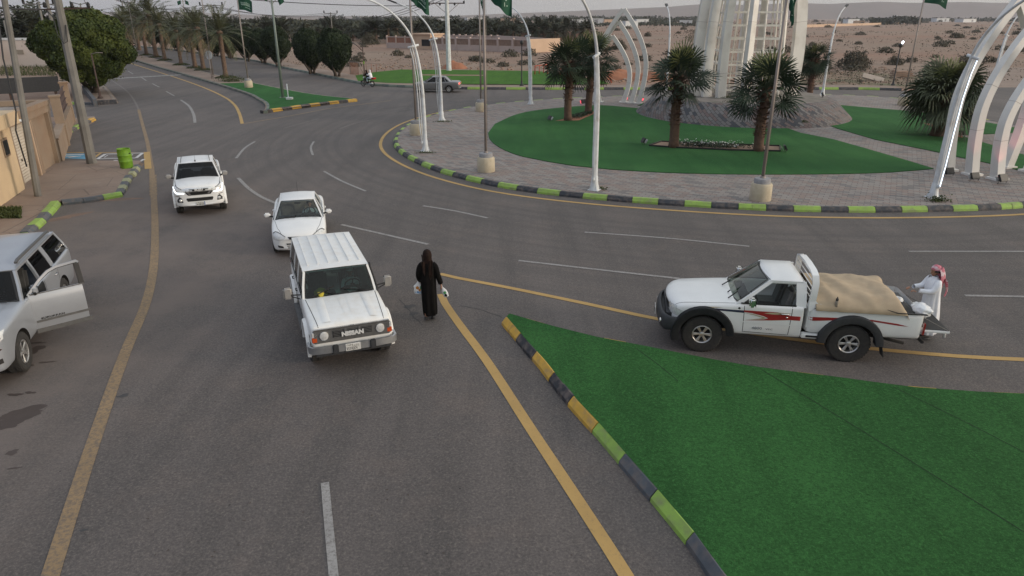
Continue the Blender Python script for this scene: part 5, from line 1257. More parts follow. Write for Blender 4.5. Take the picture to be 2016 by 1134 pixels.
    handle(dr, -.95, .0, 1.10, 'chrome'); mirror(dr, -.16, .0, 1.29, 'silver_paint', arm=.03, size=(.14, .24, .17))
    for x in (XF, XF-3.35):
        for y in (.86, -.86): wheel(root, x, y, .41, .28, .62, 5)
    wiper(root, (1.06, .7, 1.33), (.98, .4, 1.36), (1.04, .7, 1.32), (1.0, .05, 1.37))
    hd = R(-71.6); fv = Vector((cos(hd), sin(hd), 0)); lv = Vector((-sin(hd), cos(hd), 0)); c = Vector((-9.99, 12.62, 0))-lv*.90-fv*XF
    root.location = (c.x, c.y, .01); root.rotation_euler = (0, 0, hd); root.scale = (.985, .97, .98); return root
M['led_off'] = mat('led_off', (.6, .6, .6), None, 6, .2, coat=1); M['lens_dark'] = mat('lens_dark', (.10, .03, .025), (.04, .03, .03), 12, .15, coat=1)
silver_suv()

# ===== 6. motorcycle far off =====
def motorcycle():
    root = empty('motorcycle', (0, 0, 0), 0, 'black motorcycle carrying two riders past the far lawn', 'motorcycle')
    for x in (.62, -.62):
        e_ = bpy.data.objects.new('wheel', None); COL.objects.link(e_); e_.parent = root; e_.location = (x, 0, .30); e_.empty_display_size = .1
        t = MB(); n = 32
        t.lathe([(.25, -.04), (.29, -.045), (.305, 0), (.29, .045), (.25, .04), (.25, -.04)], n, Matrix.Rotation(pi/2, 4, 'X')); t.build('tyre', M['rubber'], e_)
        q = MB(); q.lathe([(.25, -.02), (.22, -.02), (.22, .02), (.25, .02)], n, Matrix.Rotation(pi/2, 4, 'X')); q.lathe([(0, -.06), (.05, -.05), (.05, .05), (0, .06)], 12, Matrix.Rotation(pi/2, 4, 'X'))
        for k in range(6): a = k*pi/3; q.tube([(.04*cos(a), 0, .04*sin(a)), (.23*cos(a), 0, .23*sin(a))], .012, 5)
        q.build('rim', M['grey_plastic'], e_)
    b = MB(); b.box((.02, 0, .42), (.38, .26, .30), .06); b.lathe([(0, -.1), (.12, -.1), (.12, .1), (0, .1)], 14, Matrix.Translation((.05, 0, .40)) @ Matrix.Rotation(pi/2, 4, 'X')); b.build('engine', M['dark_trim'], root, angle=40)
    b = MB(); b.box((.14, 0, .78), (.46, .26, .22), .09, seg=3); b.build('fuel_tank', M['black_plastic'], root, angle=50)
    b = MB(); b.box((-.36, 0, .78), (.72, .24, .10), .045, seg=3); b.build('seat', M['dark_trim'], root, angle=50)
    b = MB(); b.tube([(.62, .08, .30), (.46, .08, .74), (.40, .06, .98)], .022, 8); b.tube([(.62, -.08, .30), (.46, -.08, .74), (.40, -.06, .98)], .022, 8); b.tube([(.40, .07, .9), (.40, -.07, .9)], .02, 8); b.build('fork', M['chrome'], root)
    b = MB(); b.tube([(.30, .36, 1.04), (.38, .2, 1.03), (.40, 0, 1.0), (.38, -.2, 1.03), (.30, -.36, 1.04)], .014, 8); b.build('handlebar', M['dark_trim'], root)
    for s in (-1, 1):
        b = MB(); b.tube([(.34, s*.26, 1.04), (.36, s*.30, 1.20)], .006, 5); b.lathe([(0, 0), (.055, 0), (.055, .015), (0, .02)], 12, Matrix.Translation((.36, s*.31, 1.22)) @ Matrix.Rotation(pi/2, 4, 'Y')); b.build('mirror', M['chrome'], root)
    b = MB(); b.lathe([(0, .04), (.08, .03), (.09, -.02), (.05, -.09), (0, -.1)], 16, Matrix.Translation((.52, 0, .90)) @ Matrix.Rotation(pi/2, 4, 'Y')); b.build('headlight', M['lens'], root)
    b = MB(); b.tube([(.40, 0, .85), (.10, 0, .68), (-.30, 0, .70), (-.75, 0, .80)], .03, 8); b.tube([(.40, 0, .85), (.22, 0, .40), (-.2, 0, .30), (-.62, .05, .30)], .025, 8); b.build('frame', M['dark_trim'], root)
    b = MB(); b.tube([(.1, .14, .30), (-.3, .17, .27), (-.85, .19, .36)], [.02, .04, .05], 10); b.build('exhaust', M['chrome'], root)
    for x in (.62, -.62):
        b = MB(); rows = [[Vector((x+.345*cos(a), y, .30+.345*sin(a))) for y in (-.06, .06)] for a in [R(20+14*k) for k in range(10)]]; b.grid(rows); b.build('mudguard', M['dark_trim'], root)
    b = MB(); b.box((-.86, 0, .86), (.34, .42, .20), .03); cr_ = b.build('red_box', M['red_lens'], None, angle=40)
    a_, b_ = G(718, 170), G(731, 171.2); c = (a_+b_)/2; hd = R(150)
    T = Matrix.Translation((c.x, c.y, .01)) @ Matrix.Rotation(hd, 4, 'Z'); root.matrix_world = T; cr_.matrix_world = T; tag(cr_, 'dark red crate strapped behind the motorcycle passenger', 'crate')
    return T
T_moto = motorcycle()
# ------------------------------------------------------------------ people: one continuous skinned body, clothing as children
def body_mesh(J, head, look, vox=.012, hands=(), hr=.105):
    '''J: dict joint->(pos, radius); chains of names; head centre; look = unit facing direction; hands: list of (wrist, dir, palm_normal, side, curl)'''
    names = ['pelvis', 'waist', 'chest', 'neck']+[n for n in J if n not in ('pelvis', 'waist', 'chest', 'neck')]
    idx = {n: i for i, n in enumerate(names)}; V = [Vector(J[n][0]) for n in names]; Rr = [J[n][1] for n in names]
    E = [(idx['pelvis'], idx['waist']), (idx['waist'], idx['chest']), (idx['chest'], idx['neck'])]
    for s in 'LR':
        E += [(idx['chest'], idx['sh'+s]), (idx['sh'+s], idx['el'+s]), (idx['el'+s], idx['wr'+s]), (idx['pelvis'], idx['hip'+s]), (idx['hip'+s], idx['kn'+s]), (idx['kn'+s], idx['an'+s]), (idx['an'+s], idx['toe'+s])]
    for (w_, d, pn, side, curl) in hands:
        w_ = Vector(w_); d = Vector(d).normalized(); pn = Vector(pn).normalized(); b = d.cross(pn).normalized()*side
        wi = idx['wr'+('L' if side > 0 else 'R')]
        V.append(w_+d*.05); Rr.append(.026); pi_ = len(V)-1; E.append((wi, pi_))
        for k in range(4):                      # four fingers of unequal length
            L_ = (.072, .080, .074, .058)[k]; base = w_+d*.088+b*(.030-.020*k); V.append(base); Rr.append(.0105); E.append((pi_, len(V)-1)); q = base; dd = d.copy()
            for j in range(3):
                dd = (Matrix.Rotation(curl[k % len(curl)]*(.5+.25*j), 3, b*side) @ dd); q = q+dd*L_*(.45, .32, .23)[j]; V.append(q); Rr.append((.0098, .0090, .0080)[j]); E.append((len(V)-2, len(V)-1))
        tb = w_+d*.035+b*.032; V.append(tb); Rr.append(.013); E.append((pi_, len(V)-1)); q = tb+(d*.7+b*.6+pn*.3).normalized()*.032; V.append(q); Rr.append(.0115); E.append((len(V)-2, len(V)-1)); q = q+(d*.9+b*.2+pn*.3).normalized()*.028; V.append(q); Rr.append(.0095); E.append((len(V)-2, len(V)-1))
    me = bpy.data.meshes.new('body'); me.from_pydata([v[:] for v in V], E, []); me.update()
    o = bpy.data.objects.new('t', me); COL.objects.link(o); m = o.modifiers.new('s', 'SKIN'); m.use_smooth_shade = True; m.branch_smoothing = .4
    sv = me.skin_vertices[0].data
    for i, r in enumerate(Rr): sv[i].radius = (r, r) if not isinstance(r, tuple) else r
    for i in range(len(sv)): sv[i].use_root = (i == 0)
    m2 = o.modifiers.new('u', 'SUBSURF'); m2.levels = m2.render_levels = 1
    dg = bpy.context.evaluated_depsgraph_get(); dg.update(); me2 = bpy.data.meshes.new_from_object(o.evaluated_get(dg)); bpy.data.objects.remove(o)
    bm = bmesh.new(); bm.from_mesh(me2)
    # head with face
    hc = Vector(head); f = Vector(look).normalized(); up = Vector((0, 0, 1)); up = (up-f*up.dot(f)).normalized(); sd_ = up.cross(f)
    def ell(c, rx, ry, rz, sub=3):
        b = bmesh.new(); bmesh.ops.create_icosphere(b, subdivisions=sub, radius=1); mp = []
        for v in b.verts: v.co = hc+f*(c[0]+v.co.x*rx)+sd_*(c[1]+v.co.y*ry)+up*(c[2]+v.co.z*rz)
        mp = {v: bm.verts.new(v.co) for v in b.verts}
        for q in b.faces: bm.faces.new([mp[v] for v in q.verts])
        b.free()
    ell((-.01, 0, .02), .098, .078, .10); ell((.022, 0, -.045), .066, .056, .068); ell((.06, 0, -.095), .026, .026, .022, 2)
    ell((.094, 0, -.018), .020, .014, .026, 2); ell((.086, 0, -.062), .014, .026, .008, 2); ell((.084, 0, -.072), .013, .022, .007, 2)
    for s in (-1, 1): ell((-.005, s*.078, -.005), .018, .010, .032, 2); ell((.074, s*.032, .004), .014, .016, .011, 2); ell((.080, s*.034, .028), .012, .024, .007, 2)
    me3 = bm_mesh(bm, 'body'); me3.materials.append(M['skin'])
    me4 = evalmesh(me3, [('REMESH', dict(mode='VOXEL', voxel_size=vox, use_smooth_shade=True))]); me4.materials.clear(); me4.materials.append(M['skin']); return me4
def rings_mesh(rings, name, m, parent, thick=.006, closed=True, sub=1):
    mb = MB(); mb.grid(rings, closed_u=closed); me = bm_mesh(mb.bm, name); me.materials.append(M[m])
    mods = [('SOLIDIFY', dict(thickness=thick, offset=0))]
    if sub: mods.append(('SUBSURF', dict(levels=sub, render_levels=sub)))
    me = evalmesh(me, mods); return obj(name, me, M[m], parent, smooth=True)
def robe(secs, name, m, parent, n=36, folds=10, amp=.014, seed=1, closed_top=False):
    'secs: (centre, rx, ry, fold amount 0..1)'
    rg = []
    for (c, rx, ry, fa) in secs:
        row = []
        for k in range(n):
            a = 2*pi*k/n; w_ = amp*fa*(sin(folds*a+seed+2.2*noise.noise(Vector((cos(a), sin(a), seed+c[2]*1.2))))+.6*noise.noise(Vector((cos(a)*3, sin(a)*3, c[2]*2+seed)))); e = 1
            row.append(Vector((c[0]+(rx+w_)*cos(a), c[1]+(ry+w_)*sin(a), c[2]+.012*fa*noise.noise(Vector((cos(a)*2, sin(a)*2, seed))))))
        rg.append(row)
    return rings_mesh(rg, name, m, parent)
def sleeve(pts, rad, name, m, parent, n=14):
    mb = MB(); P = [Vector(p) for p in pts]; rows = []; prev = None
    for i, p in enumerate(P):
        t = (P[min(i+1, len(P)-1)]-P[max(i-1, 0)]).normalized(); a = Vector((0, 0, 1)) if abs(t.z) < .9 else Vector((1, 0, 0))
        u = t.cross(a).normalized() if prev is None else (prev-t*prev.dot(t)).normalized(); prev = u; w_ = t.cross(u)
        rows.append([p+(u*cos(2*pi*k/n)+w_*sin(2*pi*k/n))*(rad[i]*(1+.07*sin(3*2*pi*k/n+i*1.7))) for k in range(n)])
    return rings_mesh(rows, name, m, parent, thick=.004)
def shoe(p, d, name, m, parent, h=.07):
    mb = MB(); d = Vector(d).normalized(); a = atan2(d.y, d.x); Mx = Matrix.Translation(p) @ Matrix.Rotation(a, 4, 'Z')
    mb.box((.05, 0, h*.5), (.26, .092, h), .03, Mx @ Matrix.Identity(4), seg=3) if False else mb._add(_boxbm((.26, .092, h), .032), Mx @ Matrix.Translation((.05, 0, h*.5)))
    mb.box((0, 0, 0), (.27, .10, .016), .006, Mx @ Matrix.Translation((.05, 0, .008)), seg=1)
    return mb.build(name, M[m], parent, angle=60)
def _boxbm(d, bev):
    b = bmesh.new(); bmesh.ops.create_cube(b, size=1)
    for v in b.verts: v.co = Vector((v.co.x*d[0], v.co.y*d[1], v.co.z*d[2]))
    bmesh.ops.bevel(b, geom=b.edges[:], offset=bev, segments=3, affect='EDGES', clamp_overlap=True); return b
def bagmesh(name, w_, h_, d_, m, seed):
    mb = MB(); rows = []
    for i in range(13):
        t = i/12; row = []
        k = (.18+.82*min(1, t*2.4))*(1-.12*t**6)
        for j in range(20):
            a = 2*pi*j/20; r = 1+.12*noise.noise(Vector((cos(a)*2, sin(a)*2, t*4+seed)))
            row.append(Vector((w_/2*k*r*cos(a), d_/2*(.25+.75*t)*r*sin(a), -h_*t)))
        rows.append(row)
    rows.append([Vector((p.x*.4, p.y*.4, -h_*1.02)) for p in rows[-1]])
    mb.grid(rows, closed_u=True); mb.bm.faces.new([v for v in list(mb.bm.verts)[-20:]])
    for s in (-1, 1): mb.tube([(-w_*.10*s, 0, -.02), (-w_*.04*s, 0, .07), (w_*.0, 0, .10)], .006, 5)
    return bm_mesh(mb.bm, name)

# --- woman in black walking away towards the camera's far side (her back to us)
def woman():
    root = empty('person', (0, 0, 0), 0, 'woman in long black robe and dark headscarf walking away with two plastic bags', 'person')
    # local frame: facing +Y (away from the camera), x to the right
    J = dict(pelvis=((0, 0, .93), .115), waist=((0, .0, 1.06), .105), chest=((0, .01, 1.28), .125), neck=((0, .015, 1.45), .05),
             shL=((-.17, 0, 1.36), .052), elL=((-.235, -.01, 1.10), .042), wrL=((-.20, .10, .95), .026), shR=((.17, 0, 1.36), .052), elR=((.25, -.03, 1.10), .042), wrR=((.33, .0, .87), .026),
             hipL=((-.09, 0, .86), .085), knL=((-.10, -.02, .48), .055), anL=((-.09, -.14, .10), .036), toeL=((-.09, -.03, .045), .032), hipR=((.09, 0, .86), .085), knR=((.09, .06, .48), .055), anR=((.08, .04, .085), .036), toeR=((.08, .17, .035), .030))
    me = body_mesh(J, (0, .025, 1.60), (-.1, 1, -.05), hands=[((-.20, .10, .95), (0, .2, -1), (1, 0, 0), 1, [.9, 1, 1.1, 1.1]), ((.33, .0, .87), (.15, .1, -1), (-1, 0, 0), -1, [1.0, 1.1, 1.2, 1.2])])
    obj('body', me, M['skin'], root)
    robe([((0, .0, 1.475), .055, .055, 0), ((0, 0, 1.44), .10, .075, 0), ((0, -.005, 1.40), .185, .10, .1), ((0, -.005, 1.32), .205, .125, .2), ((0, 0, 1.18), .195, .135, .35), ((0, 0, 1.0), .195, .145, .5), ((.005, -.005, .80), .195, .155, .8), ((.01, -.02, .58), .19, .165, 1), ((.015, -.03, .35), .185, .17, 1), ((.02, -.035, .16), .18, .175, 1.1), ((.02, -.03, .125), .17, .165, 1)], 'robe', 'abaya', root, folds=7, amp=.016, seed=2)
    sleeve([(-.13, 0, 1.38), (-.20, 0, 1.32), (-.235, -.01, 1.2), (-.245, -.01, 1.09), (-.225, .05, 1.01), (-.205, .09, .965)], [.075, .085, .078, .075, .072, .070], 'sleeve', 'abaya', root)
    sleeve([(.13, 0, 1.38), (.20, 0, 1.32), (.235, -.02, 1.2), (.26, -.03, 1.09), (.30, -.015, .98), (.325, -.002, .895)], [.075, .085, .078, .074, .070, .066], 'sleeve', 'abaya', root)
    # headscarf: close over the head, tails down the back
    rg = []
    for (z, rx, ry, cy, fa) in ((1.735, .02, .02, .02, 0), (1.725, .06, .06, .02, .2), (1.69, .098, .105, .022, .4), (1.63, .115, .125, .022, .6), (1.57, .115, .12, .02, .8), (1.51, .105, .10, .01, 1), (1.46, .12, .095, 0, 1.2), (1.41, .16, .11, -.005, 1.4)):
        rg.append([Vector(((rx+.008*fa*sin(5*a+z*9))*cos(a), cy+(ry+.008*fa*cos(4*a+z*7))*sin(a), z-.03*fa*(1 if sin(a) < 0 else .2)*abs(sin(a)))) for a in [2*pi*k/28 for k in range(28)]])
    sc = rings_mesh(rg, 'headscarf', 'scarf_brown', root)
    for (x0, x1, w0, w1, z1, sd_) in ((-.10, -.075, .10, .06, 1.16, 1), (.085, .075, .11, .09, 1.04, 2)):
        rows = []
        for k in range(12):
            t = k/11; z = 1.50+(z1-1.50)*t; xc = x0+(x1-x0)*t; wd = w0+(w1-w0)*t-(.07*max(0, t-.8)/.2)
            rows.append([Vector((xc+wd*(j/6-.5), -.105-.055*t-.012*cos(j*1.6+t*3+sd_)-(.03 if t < .25 else .035), z+.02*j/6*(1 if sd_ == 2 else -1))) for j in range(7)])
        rings_mesh(rows, 'scarf_tail', 'scarf_brown', root, closed=False)
    rows = [[Vector((-.115-.012*j+.02*t, -.03+.02*j, 1.62-.22*t)) for j in range(4)] for t in [k/8 for k in range(9)]]
    rings_mesh(rows, 'scarf_fold', 'scarf_brown', root, closed=False)
    M['shoe_dark'] = mat('shoe_dark', (.03, .03, .032), None, 10, .6)
    shoe((-.09, -.14, .055), (0, 1, 0), 'shoe', 'shoe_dark', root); shoe((.08, .02, .0), (0, 1, 0), 'shoe', 'shoe_dark', root)
    p = G(846, 629); hd = R(4); T = Matrix.Translation((p.x, p.y+.05, .01)) @ Matrix.Rotation(hd, 4, 'Z') @ Matrix.Diagonal((.90, .94, 1, 1)); root.matrix_world = T
    M['orange'] = mat('orange', (.55, .22, .04), None, 30, .6); M['leafgreen'] = mat('leafgreen', (.06, .28, .10), None, 30, .6); M['printblue'] = mat('printblue', (.08, .22, .45), (.5, .6, .7), 30, .6, lo=.45, hi=.55)
    def printed(w_, h_, d_, seed, marks):
        me = bagmesh('bag', w_, h_, d_, 'plastic_bag', seed); bv = BVHTree.FromPolygons([v.co[:] for v in me.vertices], [tuple(q.vertices) for q in me.polygons])
        o = obj('bag', me, M['plastic_bag'], None, smooth=True)
        for (x, z, rx, rz, m_) in marks: patch(bv, 'R', [(x+rx*cos(a), z+rz*sin(a)) for a in [2*pi*k/10 for k in range(10)]], 'print', m_, o, .003, res=.03)
        return o
    b1 = printed(.26, .30, .14, 1, ((-.03, -.15, .045, .04, 'orange'), (.03, -.20, .03, .035, 'orange'), (.065, -.14, .03, .05, 'leafgreen'), (0, -.26, .09, .03, 'printblue')))
    b1.name = 'plastic_bag'; tag(b1, "white plastic bag with orange and blue print in the woman's left hand", 'bag'); b1.matrix_world = T @ Matrix.Translation((-.255, .10, .92)) @ Matrix.Rotation(.05, 4, 'Y')
    b2 = printed(.14, .27, .07, 4, ((.0, -.15, .04, .035, 'leafgreen'), (.0, -.22, .035, .04, 'abaya')))
    b2.name = 'plastic_bag'; tag(b2, "slim white plastic bag with green print in the woman's right hand", 'bag'); b2.matrix_world = T @ Matrix.Translation((.36, .0, .80)) @ Matrix.Rotation(-.38, 4, 'Y')
woman()
# --- man in a white thobe at the pickup's tail
def man():
    root = empty('person', (0, 0, 0), 0, 'man in white thobe and red checked headscarf reaching into the pickup bed', 'person')
    # facing +X locally
    J = dict(pelvis=((0, 0, .98), .12), waist=((.02, 0, 1.12), .115), chest=((.03, 0, 1.34), .13), neck=((.035, 0, 1.51), .055),
             shL=((.03, .18, 1.43), .055), elL=((.16, .22, 1.22), .045), wrL=((.42, .14, 1.23), .029), shR=((.03, -.18, 1.43), .055), elR=((.15, -.22, 1.20), .045), wrR=((.42, -.12, 1.22), .029),
             hipL=((0, .10, .92), .09), knL=((.03, .11, .50), .058), anL=((-.02, .12, .09), .038), toeL=((.12, .13, .035), .032), hipR=((0, -.10, .92), .09), knR=((.0, -.11, .50), .058), anR=((-.08, -.12, .09), .038), toeR=((.06, -.13, .035), .032))
    me = body_mesh(J, (.055, 0, 1.665), (1, .05, -.22), hands=[((.42, .14, 1.23), (1, -.2, -.1), (0, 0, -1), 1, [.5, .6, .7, .7]), ((.42, -.12, 1.22), (1, .2, -.15), (0, 0, -1), -1, [.5, .6, .6, .7])])
    obj('body', me, M['skin'], root)
    robe([((.035, 0, 1.545), .062, .062, 0), ((.035, 0, 1.50), .068, .07, 0), ((.03, 0, 1.475), .09, .13, .1), ((.03, 0, 1.42), .125, .215, .2), ((.03, 0, 1.30), .15, .215, .3), ((.02, 0, 1.12), .15, .20, .5), ((.0, 0, .92), .165, .205, .8), ((-.02, 0, .65), .185, .215, 1), ((-.03, 0, .40), .20, .22, 1.1), ((-.035, 0, .20), .205, .225, 1.2), ((-.035, 0, .14), .20, .22, 1.2)], 'thobe', 'thobe', root, folds=8, amp=.018, seed=5)
    for s in (-1, 1): sleeve([(.03, s*.14, 1.45), (.04, s*.20, 1.40), (.09, s*.225, 1.30), (.16, s*.22, 1.22), (.27, s*.18, 1.225), (.40, s*(.145 if s > 0 else .125), 1.23)], [.08, .082, .072, .064, .055, .048], 'sleeve', 'thobe', root)
    # checked headscarf: cap + cloth thrown back
    m, N, L, b = nodes_mat('red_check'); pos = N.new('ShaderNodeTexCoord').outputs['Object']
    ck = N.new('ShaderNodeTexChecker'); ck.inputs['Scale'].default_value = 75; L.new(pos, ck.inputs['Vector'])
    c = cmix(N, L, ck.outputs['Fac'], (.42, .045, .09), (.60, .30, .34)); c = cmix(N, L, mr(N, L, nz(N, L, pos, 7, 3), .52, .60, 0, .8), c, (.66, .58, .60)); L.new(c, b.inputs['Base Color']); b.inputs['Roughness'].default_value = .9; M['red_check'] = m
    rg = []
    for (z, rx, ry, cx) in ((1.805, .015, .015, .03), (1.795, .06, .055, .03), (1.76, .098, .09, .04), (1.715, .112, .10, .045), (1.69, .112, .102, .042)):
        rg.append([Vector((cx+rx*cos(a), ry*sin(a), z+.012*cos(a))) for a in [2*pi*k/26 for k in range(26)]])
    rings_mesh(rg, 'headscarf', 'red_check', root)
    rows = []
    for k in range(15):
        t = k/14; z = 1.76-.56*t; hw = .105+.05*sin(pi*min(1, t*1.3)); rr = []
        for j in range(13):
            a = -pi/2*1.05+pi*1.05*j/12; x = .035-(.115+.10*t*(1-.5*t))*cos(a)-.05*sin(pi*t)-.02*sin(j*1.7+t*4)*t; rr.append(Vector((x, hw*sin(a)+.012*sin(j*2+t*6)*t, z+.04*abs(sin(a))*t-.03*sin(j*1.3))))
        rows.append(rr)
    rings_mesh(rows, 'scarf_drape', 'red_check', root, closed=False)
    rows = []
    for k in range(12):
        t = k/11; rows.append([Vector((-.13-.10*sin(pi*t*.7)+.02*sin(j*2+t*5), .06+.10*(j/5-.5)*(1-.5*t)+.03, 1.52-.44*t)) for j in range(6)])
    rings_mesh(rows, 'scarf_tail', 'red_check', root, closed=False)
    shoe((-.04, .12, .0), (1, .1, 0), 'sandal', 'shoe_dark', root, .05); shoe((-.10, -.12, .0), (1, -.1, 0), 'sandal', 'shoe_dark', root, .05)
    hr_ = MB(); hr_.lathe([(.10, -.02), (.095, .02)], 20, Matrix.Translation((.03, 0, 1.67))); hr_.build('hair', M['hair'], root)
    root.scale = (.97, .97, .96); p = G(1815, 664); root.location = (p.x+.0, p.y-.02, .01); root.rotation_euler = (0, 0, R(176))
man()
# --- seated people
def sitter(name_label, shirt, head_wrap, T, wheel_xy=True, scale=1.0, lower='bluegrey_cloth', helmet=None, reach=.42, lean=0.0, legs=True, beard=False):
    root = empty('person', (0, 0, 0), 0, name_label, 'person'); l = lean
    J = dict(pelvis=((0, 0, .10), .12), waist=((.0+l*.3, 0, .24), .115), chest=((.02+l, 0, .46), .125), neck=((.03+l*1.2, 0, .62), .052),
             shL=((.03+l, .18, .54), .055), elL=((.16+l, .24, .34), .045), wrL=((reach+l*.6, .16, .42), .028), shR=((.03+l, -.18, .54), .055), elR=((.16+l, -.24, .34), .045), wrR=((reach+l*.6, -.16, .42), .028),
             hipL=((.05, .10, .08), .09), knL=((.42, .15, .10), .062), anL=((.40, .16, -.30), .040), toeL=((.52, .17, -.35), .034), hipR=((.05, -.10, .08), .09), knR=((.42, -.15, .10), .062), anR=((.40, -.16, -.30), .040), toeR=((.52, -.17, -.35), .034))
    me = body_mesh(J, (.05+l*1.4, 0, .775), (1, 0, -.05), vox=.016, hands=[((reach+l*.6, .16, .42), (1, -.2, .2), (0, -1, 0), 1, [.9]), ((reach+l*.6, -.16, .42), (1, .2, .2), (0, 1, 0), -1, [.9])])
    obj('body', me, M['skin'], root)
    robe([((.03+l*1.2, 0, .635), .06, .06, 0), ((.03+l*1.1, 0, .59), .10, .14, .1), ((.03+l, 0, .53), .13, .215, .2), ((.02+l*.8, 0, .40), .15, .21, .4), ((.0+l*.4, 0, .22), .155, .20, .5), ((0, 0, .04), .17, .21, .5), ((0, 0, -.01), .16, .20, .3)], 'shirt', shirt, root, n=24, folds=6, amp=.012)
    for s in (-1, 1):
        sleeve([(.03+l, s*.13, .56), (.05+l, s*.21, .50), (.16+l, s*.245, .35), (.29+l*.8, s*.20, .385), (reach-.03+l*.6, s*.165, .42)], [.075, .075, .062, .052, .045], 'sleeve', shirt, root, n=12)
        if legs: sleeve([(.02, s*.10, .09), (.2, s*.12, .10), (.40, s*.15, .10), (.44, s*.155, .02), (.41, s*.16, -.14), (.40, s*.16, -.27)], [.105, .10, .082, .082, .075, .07], 'trouser_leg', lower, root, n=12)
    if head_wrap:
        rg = [[Vector((.045+l*1.4+rx*cos(a), ry*sin(a), z)) for a in [2*pi*k/20 for k in range(20)]] for (z, rx, ry) in ((.915, .015, .015), (.90, .06, .055), (.87, .10, .088), (.82, .113, .10))]
        rings_mesh(rg, 'head_wrap', head_wrap, root)
        rows = [[Vector((.03+l*1.4-(.10+.03*t)*cos(a), (.10+.03*t)*sin(a), .88-.26*t)) for a in [-1.5+3*j/8 for j in range(9)]] for t in [k/6 for k in range(7)]]
        rings_mesh(rows, 'scarf_drape', head_wrap, root, closed=False)
    else:
        b = MB(); b.lathe([(.0, .93), (.06, .918), (.095, .87), (.10, .80)], 20, Matrix.Translation((.03+l*1.4, 0, 0))); b.build('hair', M['hair'], root)
    root.matrix_world = T @ Matrix.Scale(scale, 4); return root
sitter('driver in a pale blue shirt at the wheel of the small white saloon car', 'bluegrey_cloth', None, T_saloon @ Matrix.Translation((-.06, .36, .44)), reach=.36, scale=.92, legs=False)
sitter('driver with a pale head cloth at the wheel of the ribbed roof wagon', 'thobe', 'badge_white', T_wagon @ Matrix.Translation((-.14, .38, .66)), reach=.36, scale=.88, legs=False)
sitter('rider in black clothes holding the handlebar of the far motorcycle', 'abaya', 'scarf_brown', T_moto @ Matrix.Translation((-.10, 0, .76)), lower='grey_cloth' if 'grey_cloth' in M else 'interior', lean=.12, reach=.40)
sitter('passenger in white clothes and white cap behind the motorcycle rider', 'thobe', 'badge_white', T_moto @ Matrix.Translation((-.50, 0, .79)), lower='bluegrey_cloth', lean=.06, reach=.36)
# ------------------------------------------------------------------ street furniture of the round island
M['lamp_white'] = mat('lamp_white', (.66, .69, .71), (.60, .63, .65), 1.5, .5, c3=(.52, .52, .51), s3=3)
M['pole_steel'] = mat('pole_steel', (.30, .26, .235), (.24, .21, .19), 1.2, .5, metal=.3)
M['cream_stone'] = mat('cream_stone', (.50, .44, .33), (.43, .37, .27), 4, .9, bump=.4)
M['cap_grey'] = mat('cap_grey', (.30, .30, .31), (.24, .24, .25), 8, .85)
M['flag_green'] = mat('flag_green', (.008, .075, .040), (.006, .055, .030), 3, .85)
M['flag_white'] = mat('flag_white', (.45, .60, .52), None, 3, .85)
M['black_metal'] = mat('black_metal', (.012, .012, .013), (.02, .02, .02), 9, .5)
M['rust_metal'] = mat('rust_metal', (.085, .048, .036), (.05, .032, .027), 5, .7)
M['glow_white'] = mat('glow_white', (1, 1, 1), None, 3, .3, emis=(.80, .86, 1), es=6)
M['glow_red'] = mat('glow_red', (.7, .05, .08), None, 3, .3, emis=(1, .10, .14), es=1.4)
M['concrete_pole'] = mat('concrete_pole', (.20, .195, .18), (.155, .15, .14), 2, .85, bump=.3, c3=(.13, .125, .115), s3=1.4)
Z1 = .19
LP = [(0, 0), (0, 2.2), (.04, 3.4), (.20, 4.7), (.50, 5.7), (1.10, 6.52), (1.92, 7.12), (2.80, 7.46)]
